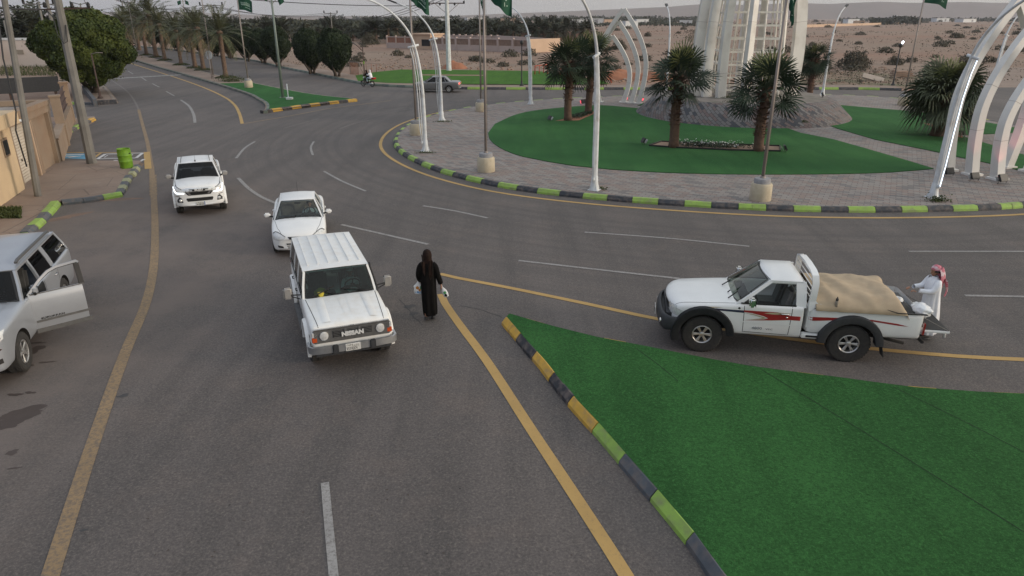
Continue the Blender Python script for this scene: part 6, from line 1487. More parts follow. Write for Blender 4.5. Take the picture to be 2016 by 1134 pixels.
def lamp(p, d, label, lit=False, strip=None, far=False):
    d = Vector((d[0], d[1], 0)).normalized(); root = empty('street_lamp', (p[0], p[1], Z1), atan2(d.y, d.x), label, 'street lamp', 'curved white street lamps round the roundabout')
    P = cr([Vector((a, b, 0)) for a, b in LP], .25); P = [Vector((q.x, 0, q.y)) for q in P]
    n = len(P); mb = MB(); mb.tube(P, [.115-.070*min(1, q.z/7.2) for q in P], 12); mb.build('mast', M['lamp_white'], root)
    f = MB(); f.box((0, 0, .015), (.44, .44, .03), .006); f.lathe([(.20, .02), (.14, .35), (.13, .55), (.115, .6)], 12)
    for k in range(4): a = pi/4+k*pi/2; f.beam([(.22*cos(a), .22*sin(a), .03), (.12*cos(a), .12*sin(a), .28)], .015, .05)
    f.build('base', M['lamp_white'], root, angle=40)
    c = MB(); c.tube([(.12, 0, 5.30), (.68, 0, 5.18)], .055, 10); c.build('clamp', M['lamp_white'], root)
    for k, off in enumerate((.17, .29)):
        s_ = MB(); Q = [Vector((off*.6, 0, .40)), Vector((off*.9, 0, 1.3)), Vector((off, 0, 2.6)), Vector((off+.05, 0, 3.8)), Vector((off+.17, 0, 4.7)), Vector((off+.30, 0, 5.22))]
        s_.beam(Q, .075, .03, up=(1, 0, 0)); s_.build('fin', M['lamp_white'], root)
    s_ = MB(); s_.box((.10, 0, .48), (.26, .10, .12), .02); s_.build('bracket', M['lamp_white'], root)
    h = MB(); e = P[-1]; dr = (P[-1]-P[-3]).normalized(); h.beam([e-dr*.05, e+dr*.12, e+dr*.62, e+dr*.70], [.10, .20, .24, .16], [.06, .09, .075, .04]); hd_ = h.build('lamp_head', M['black_metal'], root, angle=40)
    if lit:
        for k in range(5):
            g = MB(); g.box(e+dr*(.16+.11*k)+Vector((0, 0, -.055)), (.085, .17, .02), .005); g.build('led_panel', M['glow_white'], hd_)
    if strip:
        for (yy, m_, z0, z1) in strip:
            g = MB(); g.beam([Vector((-.02, .13, .62)), Vector((.24, .0, .5)), Vector((.28, .0, 1.3)), Vector((.315, .0, 2.6)), Vector((.365, .0, 3.8)), Vector((.48, 0, 4.7)), Vector((.61, 0, 5.2))], .018, .016, up=(1, 0, 0)); g.build('light_strip', M[m_], root)
    return root
C_ = Vector((CX, CY, 0))
def radial(p): return (p[0]-CX, p[1]-CY)
for (bx_, by_, lab, kw) in (((838), 298, 'curved white lamp with its head lit beside the leftmost stone flagpole base', dict(lit=True)), (870, 237, 'curved white lamp beyond the lit one at the left rim of the roundabout', {}),
                        (1045, 205, 'curved white lamp at the far kerb left of the fan palms', {}), (1170, 374, 'nearest white lamp with scuffed foot on the brick paving', {}),
                        (1310, 197, 'curved white lamp behind the fan palm left of the monument', {}), (1619, 188, 'curved white lamp beyond the paved mound right of the monument', {}),
                        (1836, 389, 'white lamp with a glowing light strip beside the right hand arches', dict(strip=[(-.05, 'glow_strip', .8, 5.1)])), (1945, 200, 'curved white lamp seen through the right hand arches', {})):
    M.setdefault('glow_strip', None)
    if M['glow_strip'] is None: M['glow_strip'] = mat('glow_strip', (1, 1, 1), None, 3, .3, emis=(.72, .84, 1), es=2.2)
    p = G(bx_, by_, Z1); d = radial(p)
    lamp(p, d, lab, **kw)
def flagpole(p, label, H_=8.6, flag=None, yaw=0, kind='drape', base=True, r=.055, z=Z1, m='pole_steel', seed=1, group='flagpoles with stone bases'):
    root = empty('flagpole', (p[0], p[1], z), yaw, label, 'flagpole', group)
    zb = 0
    if base:
        b = MB(); b.lathe([(0, 0), (.40, 0), (.41, .02), (.40, .60), (.36, .66), (.30, .66)], 26); b.build('base', M['cream_stone'], root, angle=35)
        b = MB(); b.lathe([(.31, .655), (.31, .80), (.29, .84), (0, .86)], 24); b.build('base_cap', M['cap_grey'], root, angle=35); zb = .8
    mb = MB(); mb.tube([(0, 0, zb), (0, 0, H_*.5), (0, 0, H_)], [r*1.15, r, r*.75], 12); mb.lathe([(0, H_+.10), (.06, H_+.05), (.05, H_), (0, H_)], 12); mb.tube([(0, 0, zb), (0, 0, zb+.12)], r*1.9, 12); mb.build('pole', M[m], root)
    rp_ = MB(); rp_.tube([(r+.03, 0, H_-.1), (r+.035, .01, H_*.5), (r+.03, 0, zb+.6)], .006, 5); rp_.build('halyard', M['pole_steel'], root)
    if flag: fl = make_flag(root, H_, kind, seed, flag)
    return root
def make_flag(root, H_, kind, seed, size):
    w_, h_ = size; rows = []; nx, ny = 26, 12; rr = random.Random(seed)
    for i in range(nx+1):
        u = i/nx; row = []
        for j in range(ny+1):
            v = j/ny
            if kind == 'fly':
                x = .06+w_*u*.90; y = .13*sin(u*7+v*1.5+seed)*u; z = H_-.12-h_*v-.22*u*u*w_+.05*sin(u*9+v*3+seed)*u
            elif kind == 'limp':
                a = u*w_; fold = .10*sin(u*15+v*1.2+seed); x = .06+.22*u+abs(fold)*.6; y = fold+.05*sin(v*5); z = H_-.12-h_*v*.95-a*.62*(1-.2*v)
            else:
                x = .06+w_*u*.62; y = .16*sin(u*10+seed+v)*(.3+u); z = H_-.12-h_*v-.50*u*w_*(.8+.2*v)+.04*sin(u*14)
            row.append(Vector((x, y, z)))
        rows.append(row)
    mb = MB(); mb.grid(rows); f = mb.build('flag', M['flag_green'], root, normals=False)
    # white inscription strokes and the sword, lying on both faces of the cloth
    def P(u, v, o):
        i = min(nx-1, int(u*nx)); j = min(ny-1, int(v*ny)); a, b = u*nx-i, v*ny-j
        A = rows[i][j].lerp(rows[i+1][j], a); B = rows[i][j+1].lerp(rows[i+1][j+1], a); n = (rows[i+1][j]-rows[i][j]).cross(rows[i][j+1]-rows[i][j]).normalized(); return A.lerp(B, b)+n*o
    ins = MB()
    for o in (.006, -.006):
        def st(pts, wd=.018):
            for (a, b), (c, d) in zip(pts, pts[1:]):
                p, q = P(a, b, o), P(c, d, o); t = (q-p); up = (P(a, min(.99, b+.05), o)-P(a, max(.01, b-.05), o)).normalized(); t.normalize(); s_ = (t.cross((P(a+.01, b, 0)-P(a, b, 0)).cross(up))).normalized()*wd/2*h_/1.1
                ins.quad(p-s_, q-s_, q+s_, p+s_)
        st([(.22, .74), (.5, .735), (.80, .74)], .03); st([(.74, .68), (.74, .80)], .03); st([(.80, .74), (.84, .72)], .03)
        for k in range(9):
            x = .20+.07*k; rr2 = random.Random(k+seed); st([(x, .30+.04*rr2.random()), (x+.01, .55)], .022); st([(x, .55), (x+.03, .60), (x+.055, .54), (x+.05, .46)], .022); st([(x+.015, .40), (x+.05, .36)], .02)
    ins.build('inscription', M['flag_white'], f, normals=False); return f
for (x_, y_, lab, kw) in ((820, 265, 'flagpole on a stone base at the left rim, its flag half furled', dict(flag=(1.6, 1.05), kind='half', yaw=R(5), seed=2)), (947, 219, 'flagpole on a stone base at the far left kerb', dict(flag=(1.5, 1.0), kind='limp', yaw=R(10), seed=5)),
                          (957, 337, 'flagpole on a stone base standing alone on the paving left of the lawn', dict(flag=(1.8, 1.2), kind='half', yaw=R(-5), seed=4, H_=8.75)), (1496, 393, 'nearest flagpole on a stone base, in front of the monument', dict(flag=(1.7, 1.15), kind='limp', yaw=R(15), seed=3, H_=8.3)),
                          (1777, 207, 'flagpole on a stone base behind the bushy palm, flag flying', dict(flag=(1.9, 1.25), kind='fly', yaw=R(-8), seed=6, H_=9.0))):
    p = G(x_, y_, Z1); flagpole(p, lab, **kw)
p = G(490, 172, .2); flagpole(p, 'flagpole on a cream stone base on the green tip of the median', H_=8.5, flag=(1.5, 1.1), kind='fly', yaw=R(-5), seed=8, z=.2)
# green pole with two flags near the median tip
p = G(557, 192, .2); root = empty('flagpole', p, R(0), 'tall grey green pole with two small flags on side arms', 'flagpole')
mb = MB(); mb.tube([(0, 0, 0), (0, 0, 8.5)], [.13, .08], 12); mb.box((0, 0, .02), (.5, .5, .04)); mb.build('pole', mat('green_pole', (.20, .24, .21), None, 3, .6), root)
for s in (-1, 1):
    a = MB(); a.tube([(0, 0, 7.6), (s*.5, 0, 8.1), (s*.75, 0, 8.35)], .025, 6); a.build('arm', M['pole_steel'], root)
    rows = [[Vector((s*(.35+.42*u)+(.28*v if s > 0 else -.05*v), .06*sin(u*6+v*3), 8.35+.30*u-(.85 if s > 0 else .55)*v)) for v in [j/8 for j in range(9)]] for u in [i/8 for i in range(9)]]
    f = MB(); f.grid(rows); f.build('flag', M['flag_green'], root, normals=False)
# median poles with flags in the avenue
for (x_, y_, top_, lab) in ((380, 129, 10, 'thin flagpole among the median palms, second from the round sign'), (420, 151, 11, 'thin grey pole behind the round sign on the median'), (272, 112, 12, 'thin grey flagpole beside the farthest median palms')):
    p = G(x_, y_, .2); root = flagpole(p, lab, H_=9.5, base=False, z=.2, r=.06, group=None)
    if x_ != 380: continue
    a = MB(); a.tube([(0, 0, 8.6), (-.5, 0, 9.0)], .02, 6); a.tube([(0, 0, 8.6), (.5, 0, 9.0)], .02, 6); a.build('arm', M['pole_steel'], root)
    for s in (-1, 1):
        f = MB(); f.grid([[Vector((s*(.3+.5*u), .05*sin(u*5+v*3), 8.9-.5*v-.2*u)) for v in [j/5 for j in range(6)]] for u in [i/5 for i in range(6)]]); f.build('flag', M['flag_green'], root, normals=False)
# round sign seen from behind
p = G(418, 155, .2); root = empty('road_sign', p, R(-20), 'round road sign seen from its grey back on the median', 'road sign')
s_ = MB(); s_.lathe([(0, -.01), (.48, -.01), (.48, .01), (0, .01)], 28, Matrix.Translation((0, 0, 2.6)) @ Matrix.Rotation(pi/2, 4, 'X')); s_.build('sign_plate', M['lamp_white'], root, angle=30)
s_ = MB(); s_.tube([(0, -.05, 0), (0, -.05, 2.9)], .04, 8); s_.build('post', M['pole_steel'], root)
# arches ---------------------------------------------------------------
M['arch_paint'] = mat('arch_paint', (.74, .72, .68), (.69, .67, .63), 1.0, .55, c3=(.64, .62, .58), s3=.8)
def arch(c, yaw, H_, label, hb=1.35, bulge=.30, sec=(.40, .38), grp='pointed white arches over the paths'):
    root = empty('pointed_arch', (c[0], c[1], Z1), yaw, label, 'arch', grp)
    def wt_(t): return hb+bulge*sin(pi/2*t/.40) if t < .40 else (hb+bulge)*(1-((t-.40)/.60)**1.75)
    for s in (-1, 1):
        P = [Vector((s*max(.03, wt_(k/36)), 0, k/36*H_)) for k in range(37)]; n = len(P)
        mb = MB(); k = 1.0; mb.beam(P, [sec[0]*(1-.22*i/n) for i in range(n)], [sec[1]*(1-.15*i/n) for i in range(n)], up=(s*-1, 0, .01)); leg = mb.build('arch_leg', M['arch_paint'], root)
        for t in (.30, .58):
            q = P[int(n*t)]; q2 = P[int(n*t)+1]; j = MB(); dd = (q2-q).normalized(); j.beam([q, q+dd*.012], sec[0]*(1-.22*t)+.008, sec[1]*(1-.15*t)+.008, up=(s*-1, 0, .01)); j.build('joint', M['pole_steel'], leg)
        pl = MB(); pl.box((s*hb, 0, .05), (.62, .62, .10), .01); pl.build('plinth', M['arch_paint'], root)
    return root
# right hand group: legs read at (1866,338) (1912,346) (1957,354)
l1, r1 = G(1866, 336, Z1), G(1981, 330, Z1)
l2 = G(1912, 346, Z1); l3 = G(1958, 354, Z1); ax = (r1-l1).normalized(); step = ((l3-l1)/2)
mid = (l1+r1)/2; hb = (r1-l1).length/2
for k, (H_, lab) in enumerate(((7.3, 'tallest pointed white arch of the right hand group'), (6.6, 'middle pointed white arch of the right hand group'), (5.6, 'lowest pointed white arch, nearest the photographed kerb on the right'))):
    c = mid+step*k; arch(c, atan2(ax.y, ax.x), H_, lab, hb=hb*(1-.04*k), bulge=.34)
# far group behind the fan palms
c0 = G(1219, 204, Z1); dv = Vector((-.62, -.10, 0))
for k, (H_, lab) in enumerate(((7.2, 'tallest pointed white arch of the far group behind the fan palms'), (6.3, 'middle pointed white arch of the far group behind the fan palms'), (5.2, 'lowest pointed white arch of the far group behind the fan palms'))):
    arch(G((1218, 1209, 1199)[k], 203-k, Z1), R(-18), H_, lab, hb=1.62-.22*k, bulge=.42, sec=(.34, .36))
# another group half hidden left, and one behind the monument
# floodlights ------------------------------------------------------------
def flood(p, yaw, label, z=Z1, lit=None, grp='floodlights on the island', s=1.0):
    root = empty('floodlight', (p[0], p[1], z), yaw, label, 'floodlight', grp)
    b = MB(); b.box((0, 0, .22*s), (.09*s, .40*s, .28*s), .015, Matrix.Rotation(.5, 4, 'Y')); b.build('housing', M['black_metal'], root, angle=40)
    b = MB(); b.box((0, 0, 0), (.008, .34*s, .22*s), .002, Matrix.Translation((0, 0, 0)) @ Matrix.Rotation(.5, 4, 'Y') @ Matrix.Translation((.05*s, 0, .22*s))); b.build('glass', M[lit or 'lens'], root)
    b = MB(); b.tube([(0, -.21*s, .0), (0, -.21*s, .2*s)], .012, 5); b.tube([(0, .21*s, 0), (0, .21*s, .2*s)], .012, 5); b.build('bracket', M['black_metal'], root); return root
for (x_, y_, yaw, lab, lit, s_) in ((1867, 348, 100, 'black floodlight at the foot of the tallest right hand arch', None, 1.05), (1917, 358, 105, 'black floodlight at the foot of the middle right hand arch', None, 1.05), (1972, 363, 110, 'black floodlight in front of the lowest right hand arch', None, 1.15),
                                    (1082, 239, 20, 'black floodlight on the turf left of the twin fan palms', None, 1), (1266, 285, 10, 'black floodlight at the left end of the flower bed', None, 1), (1545, 300, 170, 'black floodlight at the right end of the flower bed', None, 1),
                                    (1893, 270, 190, 'black floodlight under the bushy palm', None, 1), (1231, 198, -80, 'red lit floodlight between the far arch legs', 'glow_red', .9), (1262, 200, -60, 'red lit floodlight right of the far arches', 'glow_red', .9), (1149, 207, 120, 'red lit floodlight beside the far fan palm', 'glow_red', 1.2)):
    flood(G(x_, y_, Z1), R(yaw), lab, lit=lit, s=s_, z=Z1+.03)
def redlight(p, z, target, e):
    l = bpy.data.lights.new('red_spot', 'SPOT'); l.energy = e; l.color = (1, .16, .18); l.spot_size = R(38); l.spot_blend = .8; l.shadow_soft_size = .06
    o = bpy.data.objects.new('red_spot', l); COL.objects.link(o); o.location = (p[0], p[1], z); o.rotation_euler = (Vector(target)-o.location).to_track_quat('-Z', 'Y').to_euler(); return o
for k, (a, q) in enumerate(((l2, (1917, 358)), (l3, (1972, 363)))):
    p = G(q[0], q[1], Z1); redlight((p.x-.1, p.y+.08, 0), .42, (a.x, a.y, 1.9), 26)
p = (mid+step*.9); redlight((p.x, p.y, 0), .40, (r1.x, r1.y, 1.8), 60)
sp = G(1963, 343, Z1); flood(sp, R(40), 'black floodlight on the path beneath the right hand arches', z=Z1)

# mound and monument -------------------------------------------------------
MX, MY = 16.75, 52.0; mo = MB(); n = 96; RB, RT, HM = 7.55, 5.9, 1.50; uvl = []
prof = [(RB, Z1-.02), (RB-.05, Z1+.06), (RT+.45, HM-.16), (RT+.1, HM-.03), (RT-.1, HM)]
bm = bmesh.new(); uvL = bm.loops.layers.uv.new('UVMap'); ring_ = [[bm.verts.new((MX+r_*cos(2*pi*j/n), MY+r_*sin(2*pi*j/n), z_)) for j in range(n)] for r_, z_ in prof]; s_acc = [0]
for a, b in zip(prof, prof[1:]): s_acc.append(s_acc[-1]+hypot(a[0]-b[0], a[1]-b[1]))
for i in range(len(prof)-1):
    for j in range(n):
        f = bm.faces.new([ring_[i][j], ring_[i][(j+1) % n], ring_[i+1][(j+1) % n], ring_[i+1][j]]); f.smooth = True
        for lp, (u, v) in zip(f.loops, ((j, s_acc[i]), (j+1, s_acc[i]), (j+1, s_acc[i+1]), (j, s_acc[i+1]))): lp[uvL].uv = (u*2*pi*6.7/n, v)
me = bpy.data.meshes.new('mound'); bm.to_mesh(me); bm.free(); o = obj('paved_mound', me, M['mound_paving']); tag(o, kind='structure')
M['mound_top'] = mat('mound_top', (.22, .195, .175), (.17, .15, .135), 1.2, .95, bump=.3, world=True, c3=(.12, .12, .09), s3=.9)
sheet('mound_top', [(MX+(RT-.08)*cos(2*pi*i/60), MY+(RT-.08)*sin(2*pi*i/60)) for i in range(60)], HM+.004, 'mound_top')
mon = empty('monument', (MX+.25, MY+.7, HM), 0, 'tall white monument of curved ribs round a white lattice cage on the paved mound', 'monument')
M['rib_white'] = mat('rib_white', (.72, .70, .65), (.67, .65, .61), .8, .6, c3=(.56, .53, .48), s3=.9)
for (az, r0, yaw, wt_, wd_) in ((-16, 3.55, -56, .32, .58), (-43, 3.75, -72, .36, .66), (-60, 3.95, -80, .36, .66), (-74, 4.15, -95, .36, .70), (80, 3.65, 102, .36, .95),
                               (170, 3.55, 172, .36, .8), (148, 3.6, 165, .36, .85), (118, 3.6, 150, .36, .85), (-140, 3.6, 150, .36, .85), (-100, 3.65, -110, .36, .9)):
    a = R(az); dr = Vector((sin(a), -cos(a), 0)); yw = R(yaw); ori = Vector((sin(yw), -cos(yw), 0)); P = []; rp_ = [(0, 0), (1, .08), (2.4, .15), (4, .12), (6, -.04), (8, -.4), (10, -1.0), (12, -1.9), (13.5, -2.8)]
    for z, dr_ in [(q.x, q.y) for q in cr([Vector((z, d, 0)) for z, d in rp_], .7)]: P.append(dr*(r0-.35+dr_)+Vector((0, 0, z)))
    mb = MB(); n = len(P); mb.beam(P, [wt_]*n, [wd_*(1-.35*i/n) for i in range(n)], up=ori); rb = mb.build('rib', M['rib_white'], mon)
    for zc in (2.0, 4.6):
        i = min(range(n), key=lambda k: abs(P[k].z-zc)); j = MB(); j.beam([P[i], P[i]+(P[i+1]-P[i]).normalized()*.014], wt_+.008, wd_*(1-.35*i/n)+.008, up=ori); j.build('joint', M['pole_steel'], rb)
M['lattice_white'] = mat('lattice_white', (.86, .82, .74), None, 3, .55)
hw = 2.05; yawc = R(-7); cg = lambda x, y, z: (Matrix.Rotation(yawc, 3, 'Z') @ Vector((x, y, 0)))+Vector((0, 0, z))
cz = [(.45+.86*k) for k in range(15)]
def wsc(z): return 1-.030*max(0, z-2.5)
for z in cz:
    k = wsc(z)*hw; q = MB(); c4 = [cg(-k, -k, z), cg(k, -k, z), cg(k, k, z), cg(-k, k, z), cg(-k, -k, z)]
    for a, b in zip(c4, c4[1:]): q.beam([a, b], .11, .11)
    q.build('lattice_ring', M['lattice_white'], mon)
for (fx, fy) in [(-1, -1), (-.33, -1), (.33, -1), (1, -1), (1, -.33), (1, .33), (1, 1), (.33, 1), (-.33, 1), (-1, 1), (-1, .33), (-1, -.33)]:
    q = MB(); q.tube([cg(fx*hw*wsc(z), fy*hw*wsc(z), z) for z in [0]+cz], .065, 8); q.build('lattice_post', M['lattice_white'], mon)
lad = MB()
for s in (-.2, .2): lad.tube([cg(s-.9, .9, 0), cg(s-.9, .9, 12)], .02, 6)
lad.build('ladder', M['lattice_white'], mon)
for (x_, y_, yaw, lab) in ((1583, 181, 200, 'floodlight with bright glass on the top of the mound right of the monument'), (1619, 192, 150, 'black floodlight on the right rim of the mound'), (1350, 195, 60, 'black floodlight on the left rim of the mound'), (1484, 176, 200, 'floodlight inside the monument cage')):
    p = G(x_, y_, HM); flood(p, R(yaw), lab, z=HM)
# ------------------------------------------------------------------ plants
def leafmat(name, a, b, s=.8, rough=.65):
    m, N, L, bb = nodes_mat(name); pos = N.new('ShaderNodeTexCoord').outputs['Object']
    c = cmix(N, L, mr(N, L, nz(N, L, pos, s, 4, .6), .35, .68), a, b)
    c = cmix(N, L, mr(N, L, nz(N, L, pos, s*14, 3, .7), .5, .8, 0, .6), c, tuple(x*1.7 for x in b))
    L.new(c, bb.inputs['Base Color']); bb.inputs['Roughness'].default_value = rough; bb.inputs['Specular IOR Level'].default_value = .3
    return m
M['leaf_fan'] = leafmat('leaf_fan', (.020, .034, .022), (.040, .062, .034), 1.2)
M['leaf_fan_pale'] = leafmat('leaf_fan_pale', (.052, .066, .040), (.10, .112, .062), 1.2)
M['leaf_fan_new'] = leafmat('leaf_fan_new', (.085, .105, .035), (.12, .135, .05), 1.2)
M['leaf_date'] = leafmat('leaf_date', (.050, .060, .030), (.105, .108, .052), .9)
M['leaf_date_dry'] = leafmat('leaf_date_dry', (.16, .125, .07), (.21, .165, .095), .9)
M['leaf_dark'] = leafmat('leaf_dark', (.010, .020, .008), (.022, .038, .012), .7)
M['leaf_big'] = leafmat('leaf_big', (.026, .046, .010), (.078, .098, .018), .5)
M['leaf_grove'] = leafmat('leaf_grove', (.020, .026, .016), (.045, .048, .026), .12)
M['leaf_shrub'] = leafmat('leaf_shrub', (.050, .048, .032), (.085, .076, .052), .8)
M['leaf_tuft'] = leafmat('leaf_tuft', (.11, .092, .062), (.17, .135, .10), .3)
M['bark_fan'] = mat('bark_fan', (.135, .080, .055), (.095, .057, .040), 5, .95, bump=.8, bscale=9)
M['boots'] = mat('boots', (.12, .058, .038), (.055, .028, .02), 12, .95, bump=.6)
M['dead_frond'] = mat('dead_frond', (.24, .17, .10), (.16, .11, .065), 8, .95)
M['bark_date'] = mat('bark_date', (.17, .115, .080), (.10, .068, .05), 6, .95, bump=.9, bscale=7)
M['bark'] = mat('bark', (.075, .058, .045), (.05, .04, .03), 6, .95, bump=.5)
def rot_to(d, up=(0, 0, 1)):
    d = np.array(d, float); d /= np.linalg.norm(d); up = np.array(up, float); s = np.cross(d, up); s /= (np.linalg.norm(s)+1e-9); u = np.cross(s, d); return d, s, u
def fan_leaf(o, d, L_pet, R_, nb, droop, rg, tilt=0.0):
    'quads of one palmate leaf: petiole + folded blades'
    d, s, u = rot_to(d); c, q = math.cos(tilt), math.sin(tilt); s, u = s*c+u*q, u*c-s*q
    Q = []; o = np.array(o, float); e = o+d*L_pet-np.array([0, 0, .04*L_pet]); w_ = .016
    Q.append([o-s*w_*2, o+s*w_*2, e+s*w_, e-s*w_])
    for k in range(nb):
        a = -2.15+4.3*k/(nb-1)+rg.uniform(-.04, .04); r_ = R_*(1-.20*abs(a)/2.15)*rg.uniform(.9, 1.06)
        v = d*math.cos(a)+s*math.sin(a); v = v+u*(.12*(1 if k % 2 else -1)*.5); v /= np.linalg.norm(v); sd_ = np.cross(v, u); n_ = np.linalg.norm(sd_); sd_ = sd_/n_ if n_ > 0 else s
        m1 = e+v*r_*.45; m2 = e+v*r_*.8-np.array([0, 0, droop*r_*.16]); t = e+v*r_-np.array([0, 0, droop*r_*.42]); w1 = r_*.038; w2 = r_*.030; up_ = u*.012
        Q.append([e, m1-sd_*w1, m1+up_*2, m1+sd_*w1]); Q.append([m1-sd_*w1, m2-sd_*w2, m2+sd_*w2, m1+sd_*w1]); Q.append([m2-sd_*w2, t, t+v*.004-sd_*.003, m2+sd_*w2])
    return Q
def fan_palm(loc, label, H_=4.0, crown=1.9, n=36, seed=1, trunk_r=.26, low=-40, droop=.26, skirt=2.5, yaw=0, group='fan palms on the roundabout', mat_='leaf_fan'):
    rg = np.random.default_rng(seed); root = empty('fan_palm', loc, yaw, label, 'palm', group)
    mb = MB(); k = 14; mb.tube([(.03*sin(i*.5+seed), .03*cos(i*.4), H_*i/k) for i in range(k+1)], [trunk_r*(1.15 if i == 0 else 1.0-.18*i/k+.025*(i % 2)) for i in range(k+1)], 14); mb.build('trunk', M['bark_fan'], root)
    Q = []; Qn = []
    for i in range(n):
        t = (i+.5)/n; el = R(82-(82-low)*t**.85+rg.uniform(-6, 6)); az = i*2.39996+rg.uniform(-.5, .5); el += R(rg.uniform(-9, 9)); d = (math.cos(el)*math.cos(az), math.cos(el)*math.sin(az), math.sin(el))
        lp = crown*(rg.uniform(.40, .60) if i % 4 else rg.uniform(.12, .3)); z = H_-.05-.35*t
        q = fan_leaf((.06*d[0], .06*d[1], z), d, lp, crown*rg.uniform(.46, .56), 28, droop*(.5+t), rg, rg.uniform(-1.1, 1.1)); (Qn if t < .10 else Q).extend(q)
    me = mesh_quads('crown', Q); c_ = obj('crown', me, M[mat_], root)
    me = mesh_quads('new_leaves', Qn); obj('new_leaves', me, M['leaf_fan_new'], c_)
    if skirt:
        B = MB()
        for i in range(230):
            t = rg.uniform(0, 1)**1.3; z = H_-.15-skirt*t; az = rg.uniform(0, 2*pi); r_ = trunk_r; d = Vector((cos(az), sin(az), .45)).normalized(); p = Vector((cos(az)*trunk_r*.8, sin(az)*trunk_r*.8, z)); L_ = rg.uniform(.22, .50)*(1-.5*t)
            B.beam([p, p+d*L_*.6, p+d*L_+Vector((0, 0, rg.uniform(-.1, .05)))], [.09, .07, .03], [.03, .02, .01])
        B.mi = 0; B.build('leaf_boots', M['boots'], root)
    return root
for (x_, y_, H_, cr0, sd_, lab, kw) in ((1325, 290, 3.8, 2.0, 1, 'fan palm at the left end of the flower bed', {}), (1492, 297, 3.3, 2.0, 2, 'fan palm at the right end of the flower bed beside the flagpole', dict(low=-34)),
        (1118, 237, 3.9, 2.0, 3, 'front one of the twin fan palms on the left lawn', dict(low=-50)), (1159, 223, 4.1, 1.95, 4, 'rear one of the twin fan palms, beside the white lamp', dict(low=-45)),
        (1590, 188, 3.5, 1.6, 7, 'fan palm half hidden behind the right side of the monument', dict(low=-60))):
    p = G(x_, y_, Z1+.03) if sd_ != 7 else Vector((25.2, 60.5, Z1)); fan_palm(p, lab, H_=H_, crown=cr0, seed=sd_, **kw)
p = G(1847, 268, Z1); fan_palm(p, 'broad bushy palm with arching leaves behind the right hand arches', H_=2.5, crown=2.45, n=80, seed=11, trunk_r=.42, low=-26, droop=.9, skirt=1.8, mat_='leaf_fan_pale')
ORD = ['first', 'second', 'third', 'fourth', 'fifth', 'sixth, taller than its neighbours,', 'seventh', 'eighth', 'ninth', 'tenth', 'eleventh', 'twelfth']
# date palms
def date_frond(o, d, L_, arch, rg, nl, wl=.42, lw=.022):
    d = np.array(d, float); o = np.array(o, float); Q = []; hd = np.array([d[0], d[1], 0]); hd /= (np.linalg.norm(hd)+1e-9); el = math.asin(max(-1, min(1, d[2]/np.linalg.norm(d)))); pts = [o]; tg = []; ds = L_/nl
    for k in range(nl):
        e = el-arch*(k/nl)**1.3; v = hd*math.cos(e)+np.array([0, 0, math.sin(e)]); tg.append(v); pts.append(pts[-1]+v*ds)
    s = np.cross(hd, [0, 0, 1])
    for k in range(nl):
        t = k/nl; p, q, v = pts[k], pts[k+1], tg[k]; u = np.cross(s, v); w_ = .022*(1-.7*t); Q.append([p-s*w_, p+s*w_, q+s*w_, q-s*w_])
        if t < .10: continue
        ll = wl*math.sin(pi*min(1, .14+t*.86))**.55*rg.uniform(.85, 1.1)
        for sg in (-1, 1):
            a = v*.55+s*sg*.85+u*.30*rg.uniform(.4, 1.3); a /= np.linalg.norm(a); tip = p+a*ll+np.array([0, 0, -.22*ll]); m_ = p+a*ll*.5; Q.append([p, m_-v*lw, tip, m_+v*lw])
    return Q
def date_crown(seed, n=44, L_=4.1, nl=24, low=-44, wl=.58, lw=.055):
    rg = np.random.default_rng(seed); Q = []; D = []
    for i in range(n):
        t = (i+.5)/n; el = R(80-(80-low)*t+rg.uniform(-7, 7)); az = i*2.39996+rg.uniform(-.25, .25); d = (math.cos(el)*math.cos(az), math.cos(el)*math.sin(az), math.sin(el))
        q = date_frond((.1*d[0], .1*d[1], -.25*t), d, L_*rg.uniform(.85, 1.08)*(1-.15*(1-t)), rg.uniform(.55, .95)*(1-.3*max(0, t-.5)), rg, nl, wl, lw); (D if t > .90 else Q).extend(q)
    return mesh_quads('crown', Q), mesh_quads('dry_fronds', D)
def date_trunk(H_, r=.26):
    mb = MB(); prof = []; k = int(H_/.16)
    for i in range(k): z = i*H_/k; rr = r*(1.35-.35*min(1, z/.6)); prof += [(rr*.90, z), (rr*1.08, z+.11)]
    prof += [(r*1.25, H_-.25), (r*1.4, H_+.1), (.1, H_+.25)]
    mb.lathe(prof, 11); return bm_mesh(mb.bm, 'trunk')
dc = [date_crown(s) for s in (21, 22, 23)]; tr_me = date_trunk(5.0)
for m_ in [a for a, b in dc]: m_.materials.append(M['leaf_date'])
for m_ in [b for a, b in dc]: m_.materials.append(M['leaf_date_dry'])
tr_me.materials.append(M['bark_date'])
M['hedge'] = leafmat('hedge', (.035, .050, .015), (.06, .075, .02), 2)
def leafcloud(n, fn, size, seed, flat=.0):
    'n leaf quads; fn(rng,n)-> points, outward normals'
    rg = np.random.default_rng(seed); P, Nn = fn(rg, n); a = rg.normal(size=(n, 3)); d = Nn*.9+a*.8; d /= np.linalg.norm(d, axis=1, keepdims=True)
    t = np.cross(d, rg.normal(size=(n, 3))); t /= np.linalg.norm(t, axis=1, keepdims=True); b = np.cross(d, t); s = size*rg.uniform(.6, 1.3, size=(n, 1))
    return np.stack([P-t*s, P-b*s*.55, P+t*s, P+b*s*.55], axis=1)
pl = [(445, 153, 1.0), (401, 138, 1.05), (385, 134, 1.0), (357, 128, .95), (325, 119, 1.1), (308, 113, 1.4), (289, 109, 1.15), (252, 105, 1.1), (262, 101, 1.15), (275, 99, 1.3)]
